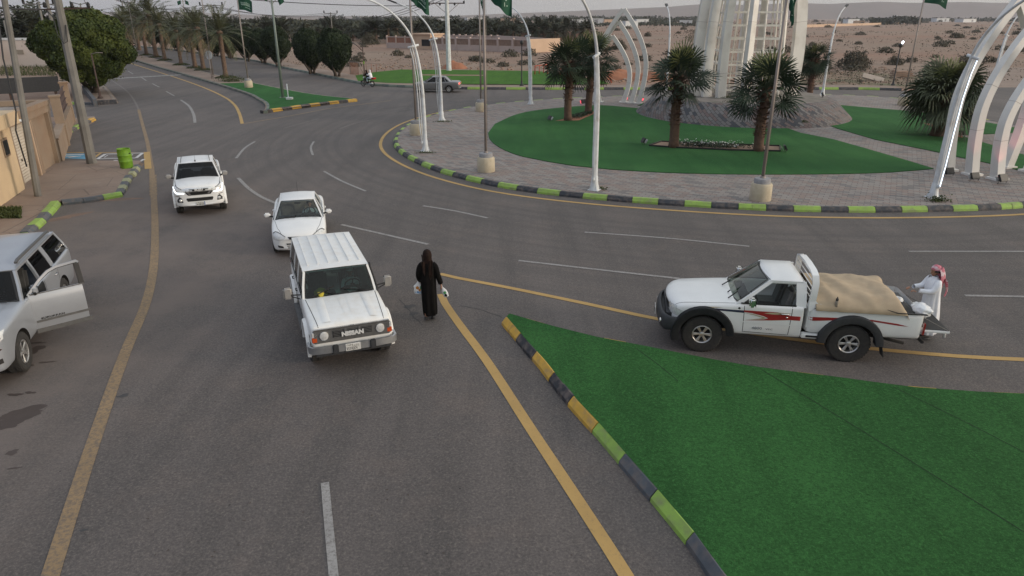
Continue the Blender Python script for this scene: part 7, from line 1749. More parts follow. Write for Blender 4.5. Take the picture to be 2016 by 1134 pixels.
def ring_bed(p, r, label, seed):
    def fn(rg, n): a = rg.uniform(0, 2*pi, n); q = np.sqrt(rg.uniform(0, 1, n))*r; z = rg.uniform(0, .35, n)*(1-(q/r)**2)+.02; P = np.stack([q*np.cos(a), q*np.sin(a), z], 1); Nn = np.tile([0, 0, 1.], (n, 1)); return P, Nn
    o = obj('ground_cover_bed', mesh_quads('bed', leafcloud(900, fn, .06, seed)), M['hedge'], None); o.location = p; return tag(o, label, 'plant bed', 'low green beds round the median palms')
for k, (x_, y_, sc) in enumerate(pl):
    p = G(x_, y_, .19); H_ = 4.6*sc; root = empty('date_palm', p, k*1.3, ('date palm %s from the green tip of the median' % ORD[k]) if k else 'date palm nearest the green tip of the median, behind the yellow green shrub', 'palm', 'date palms along the median')
    root.scale = (sc, sc, sc); cme, dme = dc[k % 3]
    t = bpy.data.objects.new('trunk', tr_me); COL.objects.link(t); t.parent = root
    c = bpy.data.objects.new('crown', cme); COL.objects.link(c); c.parent = root; c.location = (0, 0, 5.15)
    d = bpy.data.objects.new('dry_fronds', dme); COL.objects.link(d); d.parent = root; d.location = (0, 0, 5.1)
    if k < 8: ring_bed(p, 1.25, 'low green bed round the foot of the %s median date palm' % ORD[k].split(',')[0], 50+k)
# trees made of leaves ------------------------------------------------
def blobtree(name, loc, label, rx, rz, zc, n, size, seed, m, trunk_h, trunk_r=.14, nlumps=26, group=None, cat='tree', meshes=None, ry=None, stems=1, egg=.20, lb=.76, la=.72, lwd=.45):
    root = empty(name, loc, seed*.7, label, cat, group); ry = ry or rx
    if meshes: 
        for nm, me_ in meshes: o = bpy.data.objects.new(nm, me_); COL.objects.link(o); o.parent = root
        return root, meshes
    rg0 = np.random.default_rng(seed); lc = rg0.normal(size=(nlumps, 3)); lc /= np.linalg.norm(lc, axis=1, keepdims=True); lr = rg0.uniform(.20, .42, nlumps)
    def surf(D):
        k = 1.0-egg*D[:, 2]*(D[:, 2] < 0)*0; r_ = np.full(len(D), lb)
        for c, q in zip(lc, lr): dd = np.linalg.norm(D-c, axis=1); r_ = np.maximum(r_, lb+q*la*np.sqrt(np.clip(1-(dd/lwd)**2, 0, 1)))
        return r_/1.0
    def fn(rg, n):
        D = rg.normal(size=(n, 3)); D /= np.linalg.norm(D, axis=1, keepdims=True); r_ = surf(D)*(1-np.abs(rg.normal(0, .07, n))); r_ = np.where(rg.uniform(size=n) < .012, r_*1.10, r_)
        low = np.clip(-D[:, 2], 0, 1); sq = 1-egg*low**1.5*2
        P = np.stack([D[:, 0]*rx*r_*sq, D[:, 1]*ry*r_*sq, D[:, 2]*rz*r_+zc], 1); return P, D
    Q = leafcloud(n, fn, size, seed)
    cme = mesh_quads('crown', Q); cme.materials.append(M[m])
    b = bmesh.new(); bmesh.ops.create_icosphere(b, subdivisions=4, radius=1); D = np.array([v.co[:] for v in b.verts]); r_ = surf(D)*.84; low = np.clip(-D[:, 2], 0, 1); sq = 1-egg*low**1.5*2
    for v, q, d, s_ in zip(b.verts, r_, D, sq): v.co = Vector((d[0]*rx*q*s_, d[1]*ry*q*s_, d[2]*rz*q+zc))
    kme = bpy.data.meshes.new('inner_foliage'); b.to_mesh(kme); b.free(); kme.materials.append(M[m])
    t = MB()
    for s_ in range(stems):
        a = 2*pi*s_/max(1, stems)+seed; t.tube([(.25*cos(a)*(stems > 1), .25*sin(a)*(stems > 1), 0), (.35*cos(a)*(stems > 1), .35*sin(a)*(stems > 1), trunk_h*.6), (.9*cos(a), .9*sin(a), trunk_h*1.6), (1.4*cos(a), 1.4*sin(a), zc)], [trunk_r*1.3, trunk_r, trunk_r*.8, trunk_r*.4], 9)
        t.tube([(.3*cos(a)*(stems > 1), .3*sin(a)*(stems > 1), trunk_h*.6), (-.5*cos(a+1), -.5*sin(a+1), zc*.8)], [trunk_r*.8, trunk_r*.4], 8)
    tme = bm_mesh(t.bm, 'trunk'); tme.materials.append(M['bark'])
    ms = [('crown', cme), ('inner_foliage', kme), ('trunk', tme)]
    for nm, me_ in ms:
        if nm == 'crown': me_.polygons.foreach_set('use_smooth', [False]*len(me_.polygons))
        o = bpy.data.objects.new(nm, me_); COL.objects.link(o); o.parent = root
    return root, ms
ms3 = []
for k in range(3): 
    pos = [(663, 151), (614, 145), (549, 130)][k]; p = G(*pos, .18)
    r_, ms = blobtree('clipped_tree', p, ['rounded dark tree nearest the motorcycle', 'rounded dark tree second from the motorcycle', 'rounded dark tree behind the two flag pole'][k], 2.15, 2.55, 3.05, 15000, .105, 31+k, 'leaf_dark', .7, stems=3, nlumps=40, group='rounded trees along the far kerb'); ms3.append(ms)
for k, pos in enumerate(((520, 124), (488, 121), (455, 115), (427, 111), (398, 107), (372, 103), (348, 99), (325, 96), (304, 93))):
    p = G(*pos, .18); r_, _ = blobtree('clipped_tree', p, 'rounded dark tree behind the date palms, %s from the motorcycle' % ORD[k+3].split(',')[0], 0, 0, 0, 0, 0, k+3, 'leaf_dark', 0, meshes=ms3[k % 3], group='rounded trees along the far kerb'); r_.scale = (1, 1, .92+.05*(k % 3))
p = G(186, 182, .16); blobtree('broadleaf_tree', p, 'large spreading green tree between the two concrete poles and the avenue', 4.3, 3.55, 3.95, 60000, .125, 44, 'leaf_big', .7, trunk_r=.24, nlumps=80, stems=3, egg=.09, lb=.70, la=.85, lwd=.34)
# far palm grove ---------------------------------------------------------
gc = [date_crown(60+s, n=20, L_=3.2, nl=9, low=-40, wl=.95, lw=.14)[0] for s in range(3)]
for m_ in gc: m_.materials.append(M['leaf_grove'])
gt = date_trunk(2.6, .25); gt.materials.append(M['bark_date'])
rg = np.random.default_rng(5); cnt = 0
def far_palm(x, y, s, lab, grp):
    root = empty('date_palm', (x, y, 0), rg.uniform(0, 6), lab, 'palm', grp); root.scale = (s, s, s*rg.uniform(.9, 1.15))
    t = bpy.data.objects.new('trunk', gt); COL.objects.link(t); t.parent = root
    c = bpy.data.objects.new('crown', gc[rng.integers(3)]); COL.objects.link(c); c.parent = root; c.location = (0, 0, 2.7)
for k in range(190):
    Y_ = 208+150*rg.uniform()**1.6; xr = XP(Y_, 2, 1158-.15*(Y_-208)); xl = XP(Y_, 2, 205); x = xl+(xr-xl)*rg.uniform(); 
    if Y_ < 225 and x < -95: Y_ += 30
    far_palm(x, Y_, rg.uniform(.95, 1.5), 'dark date palm in the plantation beyond the desert plain', 'palms of the far plantation')
for k in range(34):
    Y_ = rg.uniform(112, 175); x = XP(Y_, 2, rg.uniform(-60, 235)); far_palm(x, Y_, rg.uniform(1.25, 1.75), 'date palm behind the long white wall on the left', 'palms behind the white wall')
def fn(rg, n):
    Y_ = rg.uniform(225, 760, n); pxl = np.interp(Y_, [225, 760], [150, -100]); pxr = np.interp(Y_, [225, 330, 760], [1120, 1060, 700]); u = rg.uniform(0, 1, n); X = (pxl+(pxr-pxl)*u-1008)/FPX*Y_*.95
    top = np.array([4.2+2.6*noise.noise(Vector((x*.035, y*.03, 1)))+1.6*noise.noise(Vector((x*.15, y*.1, 4))) for x, y in zip(X, Y_)]); Z = top*np.sqrt(rg.uniform(0, 1, n)); return np.stack([X, Y_, Z], 1), np.tile([0, -.5, .8], (n, 1))
o = obj('plantation', mesh_quads('plantation', leafcloud(60000, fn, .85, 9)), M['leaf_grove']); tag(o, kind='stuff')
def fn(rg, n):
    Y_ = rg.uniform(108, 200, n); X = (rg.uniform(-150, 245, n)-1008)/FPX*Y_*.97; Z = (3.0+1.2*np.sin(X*.3)+.8*np.sin(Y_*.5))*np.sqrt(rg.uniform(0, 1, n)); return np.stack([X, Y_, Z], 1), np.tile([0, -.5, .8], (n, 1))
o = obj('undergrowth', mesh_quads('undergrowth', leafcloud(9000, fn, .5, 10)), M['leaf_grove']); tag(o, kind='stuff')
# far scattered oasis belts on the plain
def belt(name, Y0, x0, x1, hgt_, n, sz, seed, dY=30):
    def fn(rg, n): Y_ = Y0+rg.uniform(0, dY, n); X = (rg.uniform(x0, x1, n)-1008)/FPX*Y_*.95; Z = hgt_*(.5+.5*np.abs(np.sin(X*.05+seed))+.25*np.sin(X*.31))*np.sqrt(rg.uniform(0, 1, n)); return np.stack([X, Y_, np.clip(Z, .1, 99)], 1), np.tile([0, -.5, .8], (n, 1))
    tag(obj(name, mesh_quads(name, leafcloud(n, fn, sz, seed)), M['leaf_grove']), kind='stuff')
belt('tree_belt', 900, 1130, 1390, 7, 3000, 1.6, 3, 120); belt('tree_belt', 1500, 700, 1300, 9, 3500, 3.2, 5, 200); belt('tree_belt', 760, 1700, 1800, 7, 1800, 1.4, 6, 40); belt('tree_belt', 1300, 1640, 2016, 6, 1500, 2.6, 7, 200); belt('tree_belt', 620, 1140, 1380, 3.2, 1500, 1.0, 8, 60)
# desert shrubs ----------------------------------------------------------
def shrub_mesh(seed, n=2600, rx=1.5, rz=1.0, size=.07):
    def fn(rg, n):
        D = rg.normal(size=(n, 3)); D[:, 2] = np.abs(D[:, 2]); D /= np.linalg.norm(D, axis=1, keepdims=True); k = np.array([1+.5*noise.noise(Vector(d)*2.2+Vector((seed, 0, 0))) for d in D]); r_ = k*(1-np.abs(rg.normal(0, .22, n))); P = np.stack([D[:, 0]*rx*r_, D[:, 1]*rx*r_, D[:, 2]*rz*r_*1.1+.05], 1); return P, D
    me = mesh_quads('foliage', leafcloud(n, fn, size, seed)); me.materials.append(M['leaf_shrub']); t = MB()
    for i in range(9): a = i*.7; t.tube([(0, 0, 0), (.3*rx*cos(a), .3*rx*sin(a), rz*.5), (.7*rx*cos(a+.2), .7*rx*sin(a+.2), rz*.95)], [.05, .03, .01], 5)
    tm = bm_mesh(t.bm, 'branches'); tm.materials.append(M['bark']); return me, tm
sh = [shrub_mesh(70+k) for k in range(4)]; small = [shrub_mesh(80+k, 420, size=.16)[0] for k in range(3)]
def shrub(x, y, s, k, lab, grp='thorn bushes on the desert plain', z=0, sz=None, full=True):
    root = empty('desert_shrub', (x, y, z), k*1.1, lab, 'shrub', grp); root.scale = (s, s, sz or s); a, b = sh[k % 4]
    for nm, me_ in ((('foliage', a), ('branches', b)) if full else (('foliage', small[k % 3]),)): o = bpy.data.objects.new(nm, me_); COL.objects.link(o); o.parent = root
for i, (x_, y_, s, sz, lab) in enumerate(((1680, 134, 1.55, 2.1, 'largest dark thorn bush beyond the road right of the monument'), (1762, 128, .85, 1.2, 'thin thorn bush behind the lit black lamp post'), (728, 88, 1.9, 2.2, 'round thorn bush left of the walled compound'), (1610, 140, 1.1, 1.3, 'thorn bush just right of the monument beside the half hidden palm'),
                                         (1220, 98, 1.1, 1.9, 'dark bush seen through the far arches'), (1275, 72, .9, 1.5, 'thorn bush above the fan palm left of the monument'), (1902, 132, 1.2, 1.0, 'low bush behind the bushy palm'))):
    p = G(x_, y_); shrub(p.x, p.y, s, i, lab, None, sz=sz)
rg = np.random.default_rng(12)
for k in range(170):
    px_ = rg.uniform(600, 2100) if k % 4 else rg.uniform(1200, 2050); py_ = 42+(100)*rg.uniform()**1.8
    if px_ < 1190 and (py_ < 84 or py_ > 132): continue
    if 740 < px_ < 1180 and py_ < 108: continue
    p = G(px_, py_); dst = p.length; s = rg.uniform(.28, .8)*(1+dst/380); shrub(p.x, p.y, s, k, 'low dark bush on the bare desert plain', sz=s*rg.uniform(.7, 1.2), full=False)
def fn(rg, n):
    px_ = rg.uniform(560, 2200, n); py_ = 40+120*rg.uniform(0, 1, n)**1.3; ok = ~((px_ < 1190) & ((py_ < 88) | (py_ > 136))) & ~((px_ > 740) & (px_ < 1180) & (py_ < 104)) & ~((px_ > 1190) & (py_ > 160)); px_ = np.where(ok, px_, 1300+.1*px_); py_ = np.where(ok, py_, 60+.5*(py_-40))
    c = np.array([G(a, b)[:] for a, b in zip(px_[::12], py_[::12])]); c = np.repeat(c, 12, axis=0)[:n]; d = np.linalg.norm(c, axis=1)[:, None]; sp = .16+.0022*d; o = rg.normal(size=(n, 3))*sp*np.array([1.6, 1.6, .5]); o[:, 2] = np.abs(o[:, 2]); return c+o, np.tile([0, 0, 1.], (n, 1))
Q = leafcloud(15000, fn, .08, 15); cen = Q.mean(axis=1, keepdims=True); dst = np.linalg.norm(cen, axis=2, keepdims=True); Q = cen+(Q-cen)*(.5+dst/110)
tag(obj('desert_scrub', mesh_quads('desert_scrub', Q), M['leaf_tuft']), kind='stuff')
gq = lambda rg, n: (np.array([G(a, b)[:] for a, b in zip(rg.uniform(1560, 1900, n//10), rg.uniform(138, 170, n//10))])[np.arange(n)//10 % (n//10)]+np.abs(rg.normal(0, .28, (n, 3)))*np.array([1, 1, .7]), np.tile([0, 0, 1.], (n, 1)))
tag(obj('verge_weeds', mesh_quads('v', leafcloud(3500, gq, .09, 77)), M['leaf_shrub']), kind='stuff')
# stones and rubble
M['stone'] = mat('stone', (.30, .21, .155), (.22, .145, .105), 1.5, .95, bump=.5, world=True); M['red_soil'] = mat('red_soil', (.34, .15, .085), (.27, .12, .07), 1.5, .95, bump=.6, world=True)
st_ = MB()
for k in range(520):
    zone = k % 4; px_, py_ = ((rg.uniform(740, 1010), rg.uniform(128, 138)), (rg.uniform(1190, 1330), rg.uniform(146, 163)), (rg.uniform(1600, 1790), rg.uniform(132, 165)), (rg.uniform(600, 1200), rg.uniform(112, 140)))[zone]
    if 628 < px_ < 720 and py_ > 120: continue
    p = G(px_, py_); s = rg.uniform(.08, .34)*(1.4 if zone == 1 else 1); st_.box((p.x, p.y, s*.15), (s*1.5, s*rg.uniform(.5, 1.1), s*.6), s*.14, Matrix.Rotation(rg.uniform(0, 3), 4, 'Z') @ Matrix.Rotation(rg.uniform(-.5, .5), 4, 'X'), seg=1)
tag(st_.build('rubble', M['stone']), kind='stuff')
def mound_of(loc, rx, ry, h, label, m, seed):
    mb = MB(); rows = [[Vector((rx*t*cos(a), ry*t*sin(a), h*(1-t*t)*(1+.5*noise.noise(Vector((cos(a)*2*t, sin(a)*2*t, seed))))+.12*h*noise.noise(Vector((cos(a)*7*t, sin(a)*7*t, seed))))) for a in [2*pi*k/30 for k in range(30)]] for t in [.02+.98*i/10 for i in range(11)]]
    mb.grid(rows, closed_u=True); mb.bm.faces.new(list(mb.bm.verts)[:30]); o = mb.build('soil_heap', M[m]); o.location = loc; return tag(o, label, 'soil heap')
p = G(896, 135); mound_of(p, 1.9, 1.5, 1.0, 'orange soil heap left of the far street lamp', 'red_soil', 1)
p = G(1215, 156); mound_of(p, 4.0, 1.6, 1.0, 'long red soil heap behind the far arches', 'red_soil', 4); p = G(1290, 158); mound_of(p, 3.0, 1.4, .9, 'red soil heap left of the monument', 'red_soil', 7)
sl = MB(); sl.box((0, 0, .35), (2.3, 1.2, .16), .01, Matrix.Rotation(.35, 4, 'X') @ Matrix.Rotation(.25, 4, 'Y')); o = sl.build('concrete_slab', mat('slab', (.36, .30, .25), None, 2, .9)); o.location = G(1718, 160); o.rotation_euler = (0, 0, -.5); tag(o, 'broken concrete slab lying beyond the kerb near the lit lamp post', 'slab')
sl = MB(); [sl.box((0, .15*k, .25+.22*k), (2.6-.3*k, 1.0, .14), .01, Matrix.Rotation(.1*k, 4, 'Z')) for k in range(3)]; o = sl.build('slab_pile', M['stone']); o.location = G(1775, 153); tag(o, 'pile of broken slabs right of the lit black lamp post', 'rubble pile')
# flower bed between two fan palms, dark soil beds, weeds
def bed(pts, label, flowers, seed, frame=True):
    root = empty('flower_bed', (0, 0, 0), 0, label, 'flower bed'); P = [G(a, b, Z1+.04) for a, b in pts]; c = sum(P, Vector())/len(P); root.location = c
    P = [p-c for p in P]; mb = MB(); mb.bm.faces.new([mb.bm.verts.new(p+Vector((0, 0, .006))) for p in P]); mb.build('soil', M['red_soil' if not frame else 'stone'], root)
    if frame:
        f = MB(); [f.beam([P[i]+Vector((0, 0, .02)), P[(i+1) % len(P)]+Vector((0, 0, .02))], .05, .10) for i in range(len(P))]; f.build('edging', M['dark_trim'], root)
    def fn(rg, n): a = rg.dirichlet(np.ones(len(P)), n)*1.0; q = a @ np.array([p[:] for p in P]); q[:, 2] += rg.uniform(.02, .20, n); return q, np.tile([0, 0, 1.], (n, 1))
    obj('plants', mesh_quads('p', leafcloud(1500, fn, .05, seed)), M['leaf_fan'], root)
    if flowers: obj('white_flowers', mesh_quads('f', leafcloud(170, lambda rg, n: (lambda q: (q[0]+np.array([0, 0, .12]), q[1]))(fn(rg, n)), .05, seed+1)), M['badge_white'], root)
bed([(1278, 287), (1302, 279), (1360, 282), (1535, 288), (1536, 298), (1440, 296), (1330, 291)], 'narrow flower bed with white flowers between the two front fan palms', True, 3)
bed([(1093, 238), (1125, 231), (1150, 222), (1178, 219), (1170, 224), (1140, 237)], 'red soil bed round the feet of the twin fan palms', False, 8, False)
bed([(1818, 242), (1850, 246), (1892, 262), (1896, 271), (1870, 268), (1840, 252)], 'dark soil bed under the bushy palm', False, 9, False)
def fnw(c, r, h): return lambda rg, n: (np.stack([c[0]+rg.normal(0, r, n), c[1]+rg.normal(0, r*.6, n), c[2]+np.abs(rg.normal(0, h, n))], 1), np.tile([0, 0, 1.], (n, 1)))
for i, (x_, y_, z, r, h, n, lab) in enumerate(((1846, 396, Z1, .22, .10, 260, 'green weeds at the foot of the lamp with the light strip'), (1178, 372, Z1, .20, .05, 120, 'small weeds at the foot of the nearest white lamp'), (1383, 187, HM, .22, .16, 260, 'tallest weed clump at the left foot of the monument'), (1430, 192, HM, .45, .10, 320, 'green weeds before the front ribs of the monument'),
        (1440, 204, HM-.05, .30, .09, 220, 'weeds on the rim of the mound'), (1583, 241, .75, .12, .06, 90, 'small weed in the slope of the mound'), (838, 301, Z1, .25, .04, 120, 'weeds round the foot of the lit lamp'), (873, 240, Z1, .3, .05, 120, 'weeds round the foot of the second left lamp'), (457, 160, .2, .75, .28, 900, 'yellow green shrub in front of the first median palm'))):
    p = G(x_, y_, z); tag(obj('weeds' if i < 8 else 'low_shrub', mesh_quads('w', leafcloud(n, fnw(p, r, h), .045 if i < 8 else .07, 90+i)), M['hedge']), lab, 'weeds' if i < 8 else 'shrub')
# coarse grass tufts on the patch in front of the house and left waste ground
def gb(n, xs, ys, z, sz, seed, m='turf_bright'):
    rg = np.random.default_rng(seed); P = np.array([G(a, b, z)[:] for a, b in zip(rg.uniform(*xs, n), rg.uniform(*ys, n))]); h = rg.uniform(.5, 1.3, (n, 1))*sz; o = rg.normal(0, .35, (n, 3))*h; o[:, 2] = h[:, 0]; w_ = rg.normal(0, .018, (n, 3)); w_[:, 2] = 0; Q = np.stack([P-w_, P+w_, P+o+w_*.3, P+o-w_*.3], 1); tag(obj('grass', mesh_quads('grass', Q), M[m]), kind='stuff')
gb(2600, (-40, 42), (411, 430), .158, .12, 1, 'hedge'); gb(2500, (0, 110), (126, 150), 0, .35, 2, 'hedge')
HAZE = 0.0001
# ------------------------------------------------------------------ buildings, walls, poles
M['tan_plaster'] = mat('tan_plaster', (.285, .215, .155), (.245, .185, .135), 1.0, .92, bump=.25, bscale=25, c3=(.25, .17, .115), s3=.9)
M['cream_plaster'] = mat('cream_plaster', (.60, .46, .29), (.54, .41, .26), 1.0, .92, bump=.2, bscale=25, c3=(.47, .36, .25), s3=.7)
M['shutter'] = mat('shutter', (.52, .47, .40), (.45, .40, .33), 1.5, .7)
M['roof_grey'] = mat('roof_grey', (.31, .28, .26), (.25, .22, .20), .8, .95, c3=(.20, .17, .15), s3=.5)
M['white_wall'] = mat('white_wall', (.58, .51, .46), (.52, .45, .40), .3, .92, c3=(.44, .33, .27), s3=.12)
M['pink_wall'] = mat('pink_wall', (.47, .38, .345), (.42, .34, .31), .5, .92)
M['pale_tan'] = mat('pale_tan', (.55, .40, .29), (.50, .36, .26), .5, .92)
M['brick_red'] = mat('brick_red', (.30, .15, .105), (.24, .12, .085), 3, .95)
M['mud'] = mat('mud', (.22, .125, .090), (.17, .10, .072), .3, .95, bump=.5)
M['orange_rail'] = mat('orange_rail', (.40, .075, .035), (.30, .06, .03), 4, .6)
M['bin_green'] = mat('bin_green', (.15, .31, .015), (.11, .24, .015), 5, .6, bump=.4, bscale=16)
M['wire'] = mat('wire', (.03, .03, .032), None, 3, .6)
# garage building ---------------------------------------------------------
P0, P1 = G(46, 379), G(122, 324); P0 = Vector((P0.x, P0.y, 0)); P1 = Vector((P1.x, P1.y, 0)); d = (P1-P0).normalized(); Lw = (P1-P0).length; nn = Vector((d.y, -d.x, 0))       # nn towards the road
Tm = Matrix((d, -nn, Vector((0, 0, 1)))).transposed().to_4x4(); Tm.translation = P0                    # local x along wall, +y into the plot
def sect(c, s_, M_=None): return (c, s_)
gb_ = empty('garage_building', (0, 0, 0), 0, 'tan flat roofed garage building with a cream roller shutter beside the left pavement', 'building')
def lb(m, name, boxes, par, bev=.0):
    mb = MB(); [mb.box(c, s_, bev) for c, s_ in boxes]; return mb.build(name, M[m], par)
def xat(px_):                                     # distance along the wall of a ground pixel column on the wall foot
    best = min(range(400), key=lambda k: abs((lambda q: 1008+FPX*q.x/(q.y*cos(PITCH)+CAM_H*sin(PITCH)))(P0+d*(Lw*k/200-3))-px_)); return Lw*best/200-3
s1, s2, s3, s4 = .45, 2.75, 3.45, Lw-.35
Hh = 3.12
lb('tan_plaster', 'wall', [((.5*s1, .15, 1.3), (s1, .3, 2.6)), (((s2+s3)/2, .15, 1.3), (s3-s2, .3, 2.6)), (((s4+Lw)/2, .15, 1.3), (Lw-s4, .3, 2.6)), ((Lw/2, .12, 2.76), (Lw+.02, .36, .32))], gb_)
lb('tan_plaster', 'parapet', [((Lw/2, .10, 3.02), (Lw+.06, .42, .20)), ((Lw-.13, 4.5, 3.0), (.30, 8.4, .24)), ((-1.5, 8.85, 3.0), (Lw*2.2+3, .3, .30))], gb_)
lb('tan_plaster', 'side_wall', [((Lw-.15, 4.6, 1.42), (.28, 8.6, 2.84))], gb_)
lb('roof_grey', 'roof', [((-.6, 4.6, 2.80), (Lw*2+1.0, 8.4, .12))], gb_)
sh_ = MB(); rows = [[Vector((x, .20+.014*sin(z*52), z)) for x in (s1, s2)] for z in np.linspace(.05, 2.6, 120)]; sh_.grid(rows); sh_.build('roller_shutter', M['shutter'], gb_, normals=False)
lb('tan_plaster', 'panel', [(((s3+s4)/2, .20, 1.30), (s4-s3, .06, 2.6))], gb_); lb('pale_tan', 'door_jamb', [((s2+.10, .02, 1.25), (.07, .08, 2.5)), ((s2+.42, .04, 1.25), (.07, .08, 2.5)), ((s2+.26, .04, 2.5), (.4, .08, .07))], gb_)
lb('shutter', 'side_shutter', [((s2+.26, .06, 1.22), (.26, .04, 2.4))], gb_)
cm = MB(); cm.tube([(.1, -.1, 2.92), (.35, -.34, 2.86), (.62, -.46, 2.82)], [.05, .055, .06], 10); cm.box((.06, -.04, 2.95), (.14, .14, .14), .02); cm.build('camera', M['lamp_white'], gb_)
lb('dark_trim', 'padlock', [((1.4, .17, 1.1), (.06, .03, .08))], gb_)
gb_.matrix_world = Tm
yb = empty('house', (0, 0, 0), 0, 'cream plastered house front with a thick cornice and small square window at the left edge', 'house')
lb('cream_plaster', 'wall', [((-4.0, 4.2, 1.42), (7.96, 8.6, 2.84))], yb); lb('cream_plaster', 'cornice', [((-4.03, -.16, 3.06), (8.3, .62, .50))], yb)
w_ = lb('tan_plaster', 'window_frame', [((-1.0, -.11, 2.02), (.62, .06, .70))], yb); lb('dark_trim', 'window_pane', [((-1.0, -.145, 2.02), (.46, .03, .54))], w_)
lb('roof_grey', 'roof', [((-4.2, 4.4, 2.93), (7.4, 8.0, .1))], yb); yb.matrix_world = Tm
# low garden wall with pillars and metal lattice
Q0 = P1+d*.05-nn*.1; Q1 = G(144, 240); Q1 = Vector((Q1.x, Q1.y, 0)); dq = (Q1-Q0).normalized(); Lq = (Q1-Q0).length; nq = Vector((dq.y, -dq.x, 0)); Tq = Matrix((dq, -nq, Vector((0, 0, 1)))).transposed().to_4x4(); Tq.translation = Q0
gw = empty('garden_wall', (0, 0, 0), 0, 'low tan garden wall with square pillars and a rusty metal lattice beyond the garage', 'wall')
lb('tan_plaster', 'wall', [((Lq/2, 0, .60), (Lq, .3, 1.2)), ((Lq/2, 0, 1.23), (Lq, .40, .08))], gw)
for i, x in enumerate((Lq*.36, Lq*.93)): lb('tan_plaster', 'pillar', [((x, 0, 1.35), (.5, .45, 2.7)), ((x, 0, 2.73), (.62, .56, .10))], gw)
lt = MB()
for z in (1.4, 1.8, 2.2, 2.55): lt.beam([(Lq*.38, 0, z), (Lq*.91, 0, z)], .04, .04)
for k in range(30): x = Lq*(.40+.50*k/29); lt.beam([(x, 0, 1.3), (x, 0, 2.6)], .025, .025)
lt.box((Lq*.645, .05, 1.95), (Lq*.50, .015, 1.25)); lt.build('lattice', mat('rust_dark', (.085, .055, .05), None, 5, .8), gw); gw.matrix_world = Tq
# grey ramp wall beside the tree pavement
rw = MB(); rw.beam([G(165, 174, .45), G(188, 203, .3)], .28, .6); tag(rw.build('low_wall', M['kerb_grey']), 'short grey sloping wall beside the pavement of the large tree', 'wall')
# dark billboard back, white boundary wall
bb_ = empty('billboard', G(45, 196), R(35), 'long black billboard seen from behind above the garage roof', 'billboard'); Yb = bb_.location.y; zt_, zb_ = ZH(Yb, 153), ZH(Yb, 183)
lb('black_plastic', 'panel', [((-1.2, 0, (zt_+zb_)/2), (8.4, .25, zt_-zb_))], bb_, .0); 
for x in (-3.5, -.8, 2.6): lb('rust_metal', 'post', [((x, .2, zb_/2), (.22, .22, zb_))], bb_)
a_, b_ = G(-330, 133), G(112, 131); Yw = b_.y; hw_ = ZH(b_.y, 75); ww_ = empty('boundary_wall', (b_.x, b_.y, 0), atan2(a_.y-b_.y, a_.x-b_.x), 'long stained white boundary wall with a small vent left of the large tree', 'wall'); Lb = (a_-b_).length
lb('white_wall', 'wall', [((Lb/2, 0, hw_/2-.15), (Lb, .5, hw_-.3))], ww_); lb('lamp_white', 'coping', [((Lb/2, 0, hw_-.12), (Lb, .66, .32))], ww_)
x_ = (Vector((XP(Yw, hw_*.5, 45), Yw, 0))-b_).length; lb('seat_tan', 'vent', [((x_, .27, hw_*.52), (.95, .1, .62))], ww_)
# barrel -----------------------------------------------------------------
p = G(250, 330, .15); br = empty('litter_barrel', p, .6, 'bright green steel barrel bin on the pavement corner', 'barrel')
b = MB(); b.lathe([(.02, .02), (.40, 0), (.42, .05), (.44, .38), (.455, .40), (.44, .42), (.455, .72), (.47, .74), (.455, .76), (.43, 1.08), (.445, 1.12), (.41, 1.12), (.39, 1.06), (.38, .1), (.02, .08)], 30); b.build('drum', M['bin_green'], br, angle=50)
b = MB(); b.box((.30, -.31, .86), (.14, .10, .06), .01, Matrix.Rotation(.75, 4, 'Z')); b.build('handle_hole', M['dark_trim'], br); br.scale = (.66, .66, .80)
# electric poles ---------------------------------------------------------
def pole_oct(p, H_, r0, r1, lean=(0, 0), name='utility_pole', label='', grp=None, m='concrete_pole'):
    root = empty(name, p, 0, label, 'pole', grp); mb = MB(); n = 8; mb.tube([(lean[0]*k/6, lean[1]*k/6, H_*k/6) for k in range(7)], [r0+(r1-r0)*k/6 for k in range(7)], n)
    o = mb.build('pole', M[m], root); [setattr(f, 'use_smooth', False) for f in o.data.polygons]; return root
def sag(a, b, s_, n=18): a, b = Vector(a), Vector(b); return [a.lerp(b, t)+Vector((0, 0, -4*s_*t*(1-t))) for t in [k/n for k in range(n+1)]]
def wire(a, b, s_, r, label): mb = MB(); mb.tube(sag(a, b, s_), r, 5); return tag(mb.build('power_line', M['wire']), label, 'power line', 'overhead power lines')
p = G(75, 386, .15); r_ = pole_oct(p, 10.0, .13, .09, (.75, .1), label='slim leaning concrete pole nearest the garage shutter')
b = MB(); b.tube([(-.05, -.14, 1.2), (-.10, -.16, 2.6), (.1, -.17, 3.3), (.12, -.16, 5.2), (.42, -.14, 7.5)], .028, 6); b.build('conduit', M['black_plastic'], r_)
p2_ = G(181, 321, .15); r_ = pole_oct(p2_, 11.0, .235, .15, (.12, 0), label='thick octagonal concrete pole beside the parking bays')
b = MB(); b.beam([(-.55, 0, 6.95), (1.25, .35, 7.02)], .07, .07); b.build('crossarm', M['rust_metal'], r_)
for t in (-.55, .55, 1.22):
    b = MB(); b.lathe([(0, -.06), (.05, -.04), (.07, 0), (.05, .04), (.06, .08), (.03, .14), (0, .15)], 10, Matrix.Translation((t, .2*(t+.5), 7.08)) @ Matrix.Scale(1.25, 4)); b.build('insulator', M['dark_trim'], r_)
b = MB(); b.tube([(-.5, 0, 6.9), (-.15, -.22, 6.6), (-.1, -.26, 5.9), (.1, -.27, 5.5), (.25, -.22, 5.6), (.26, -.1, 6.3)], .022, 6); b.build('cable', M['wire'], r_)
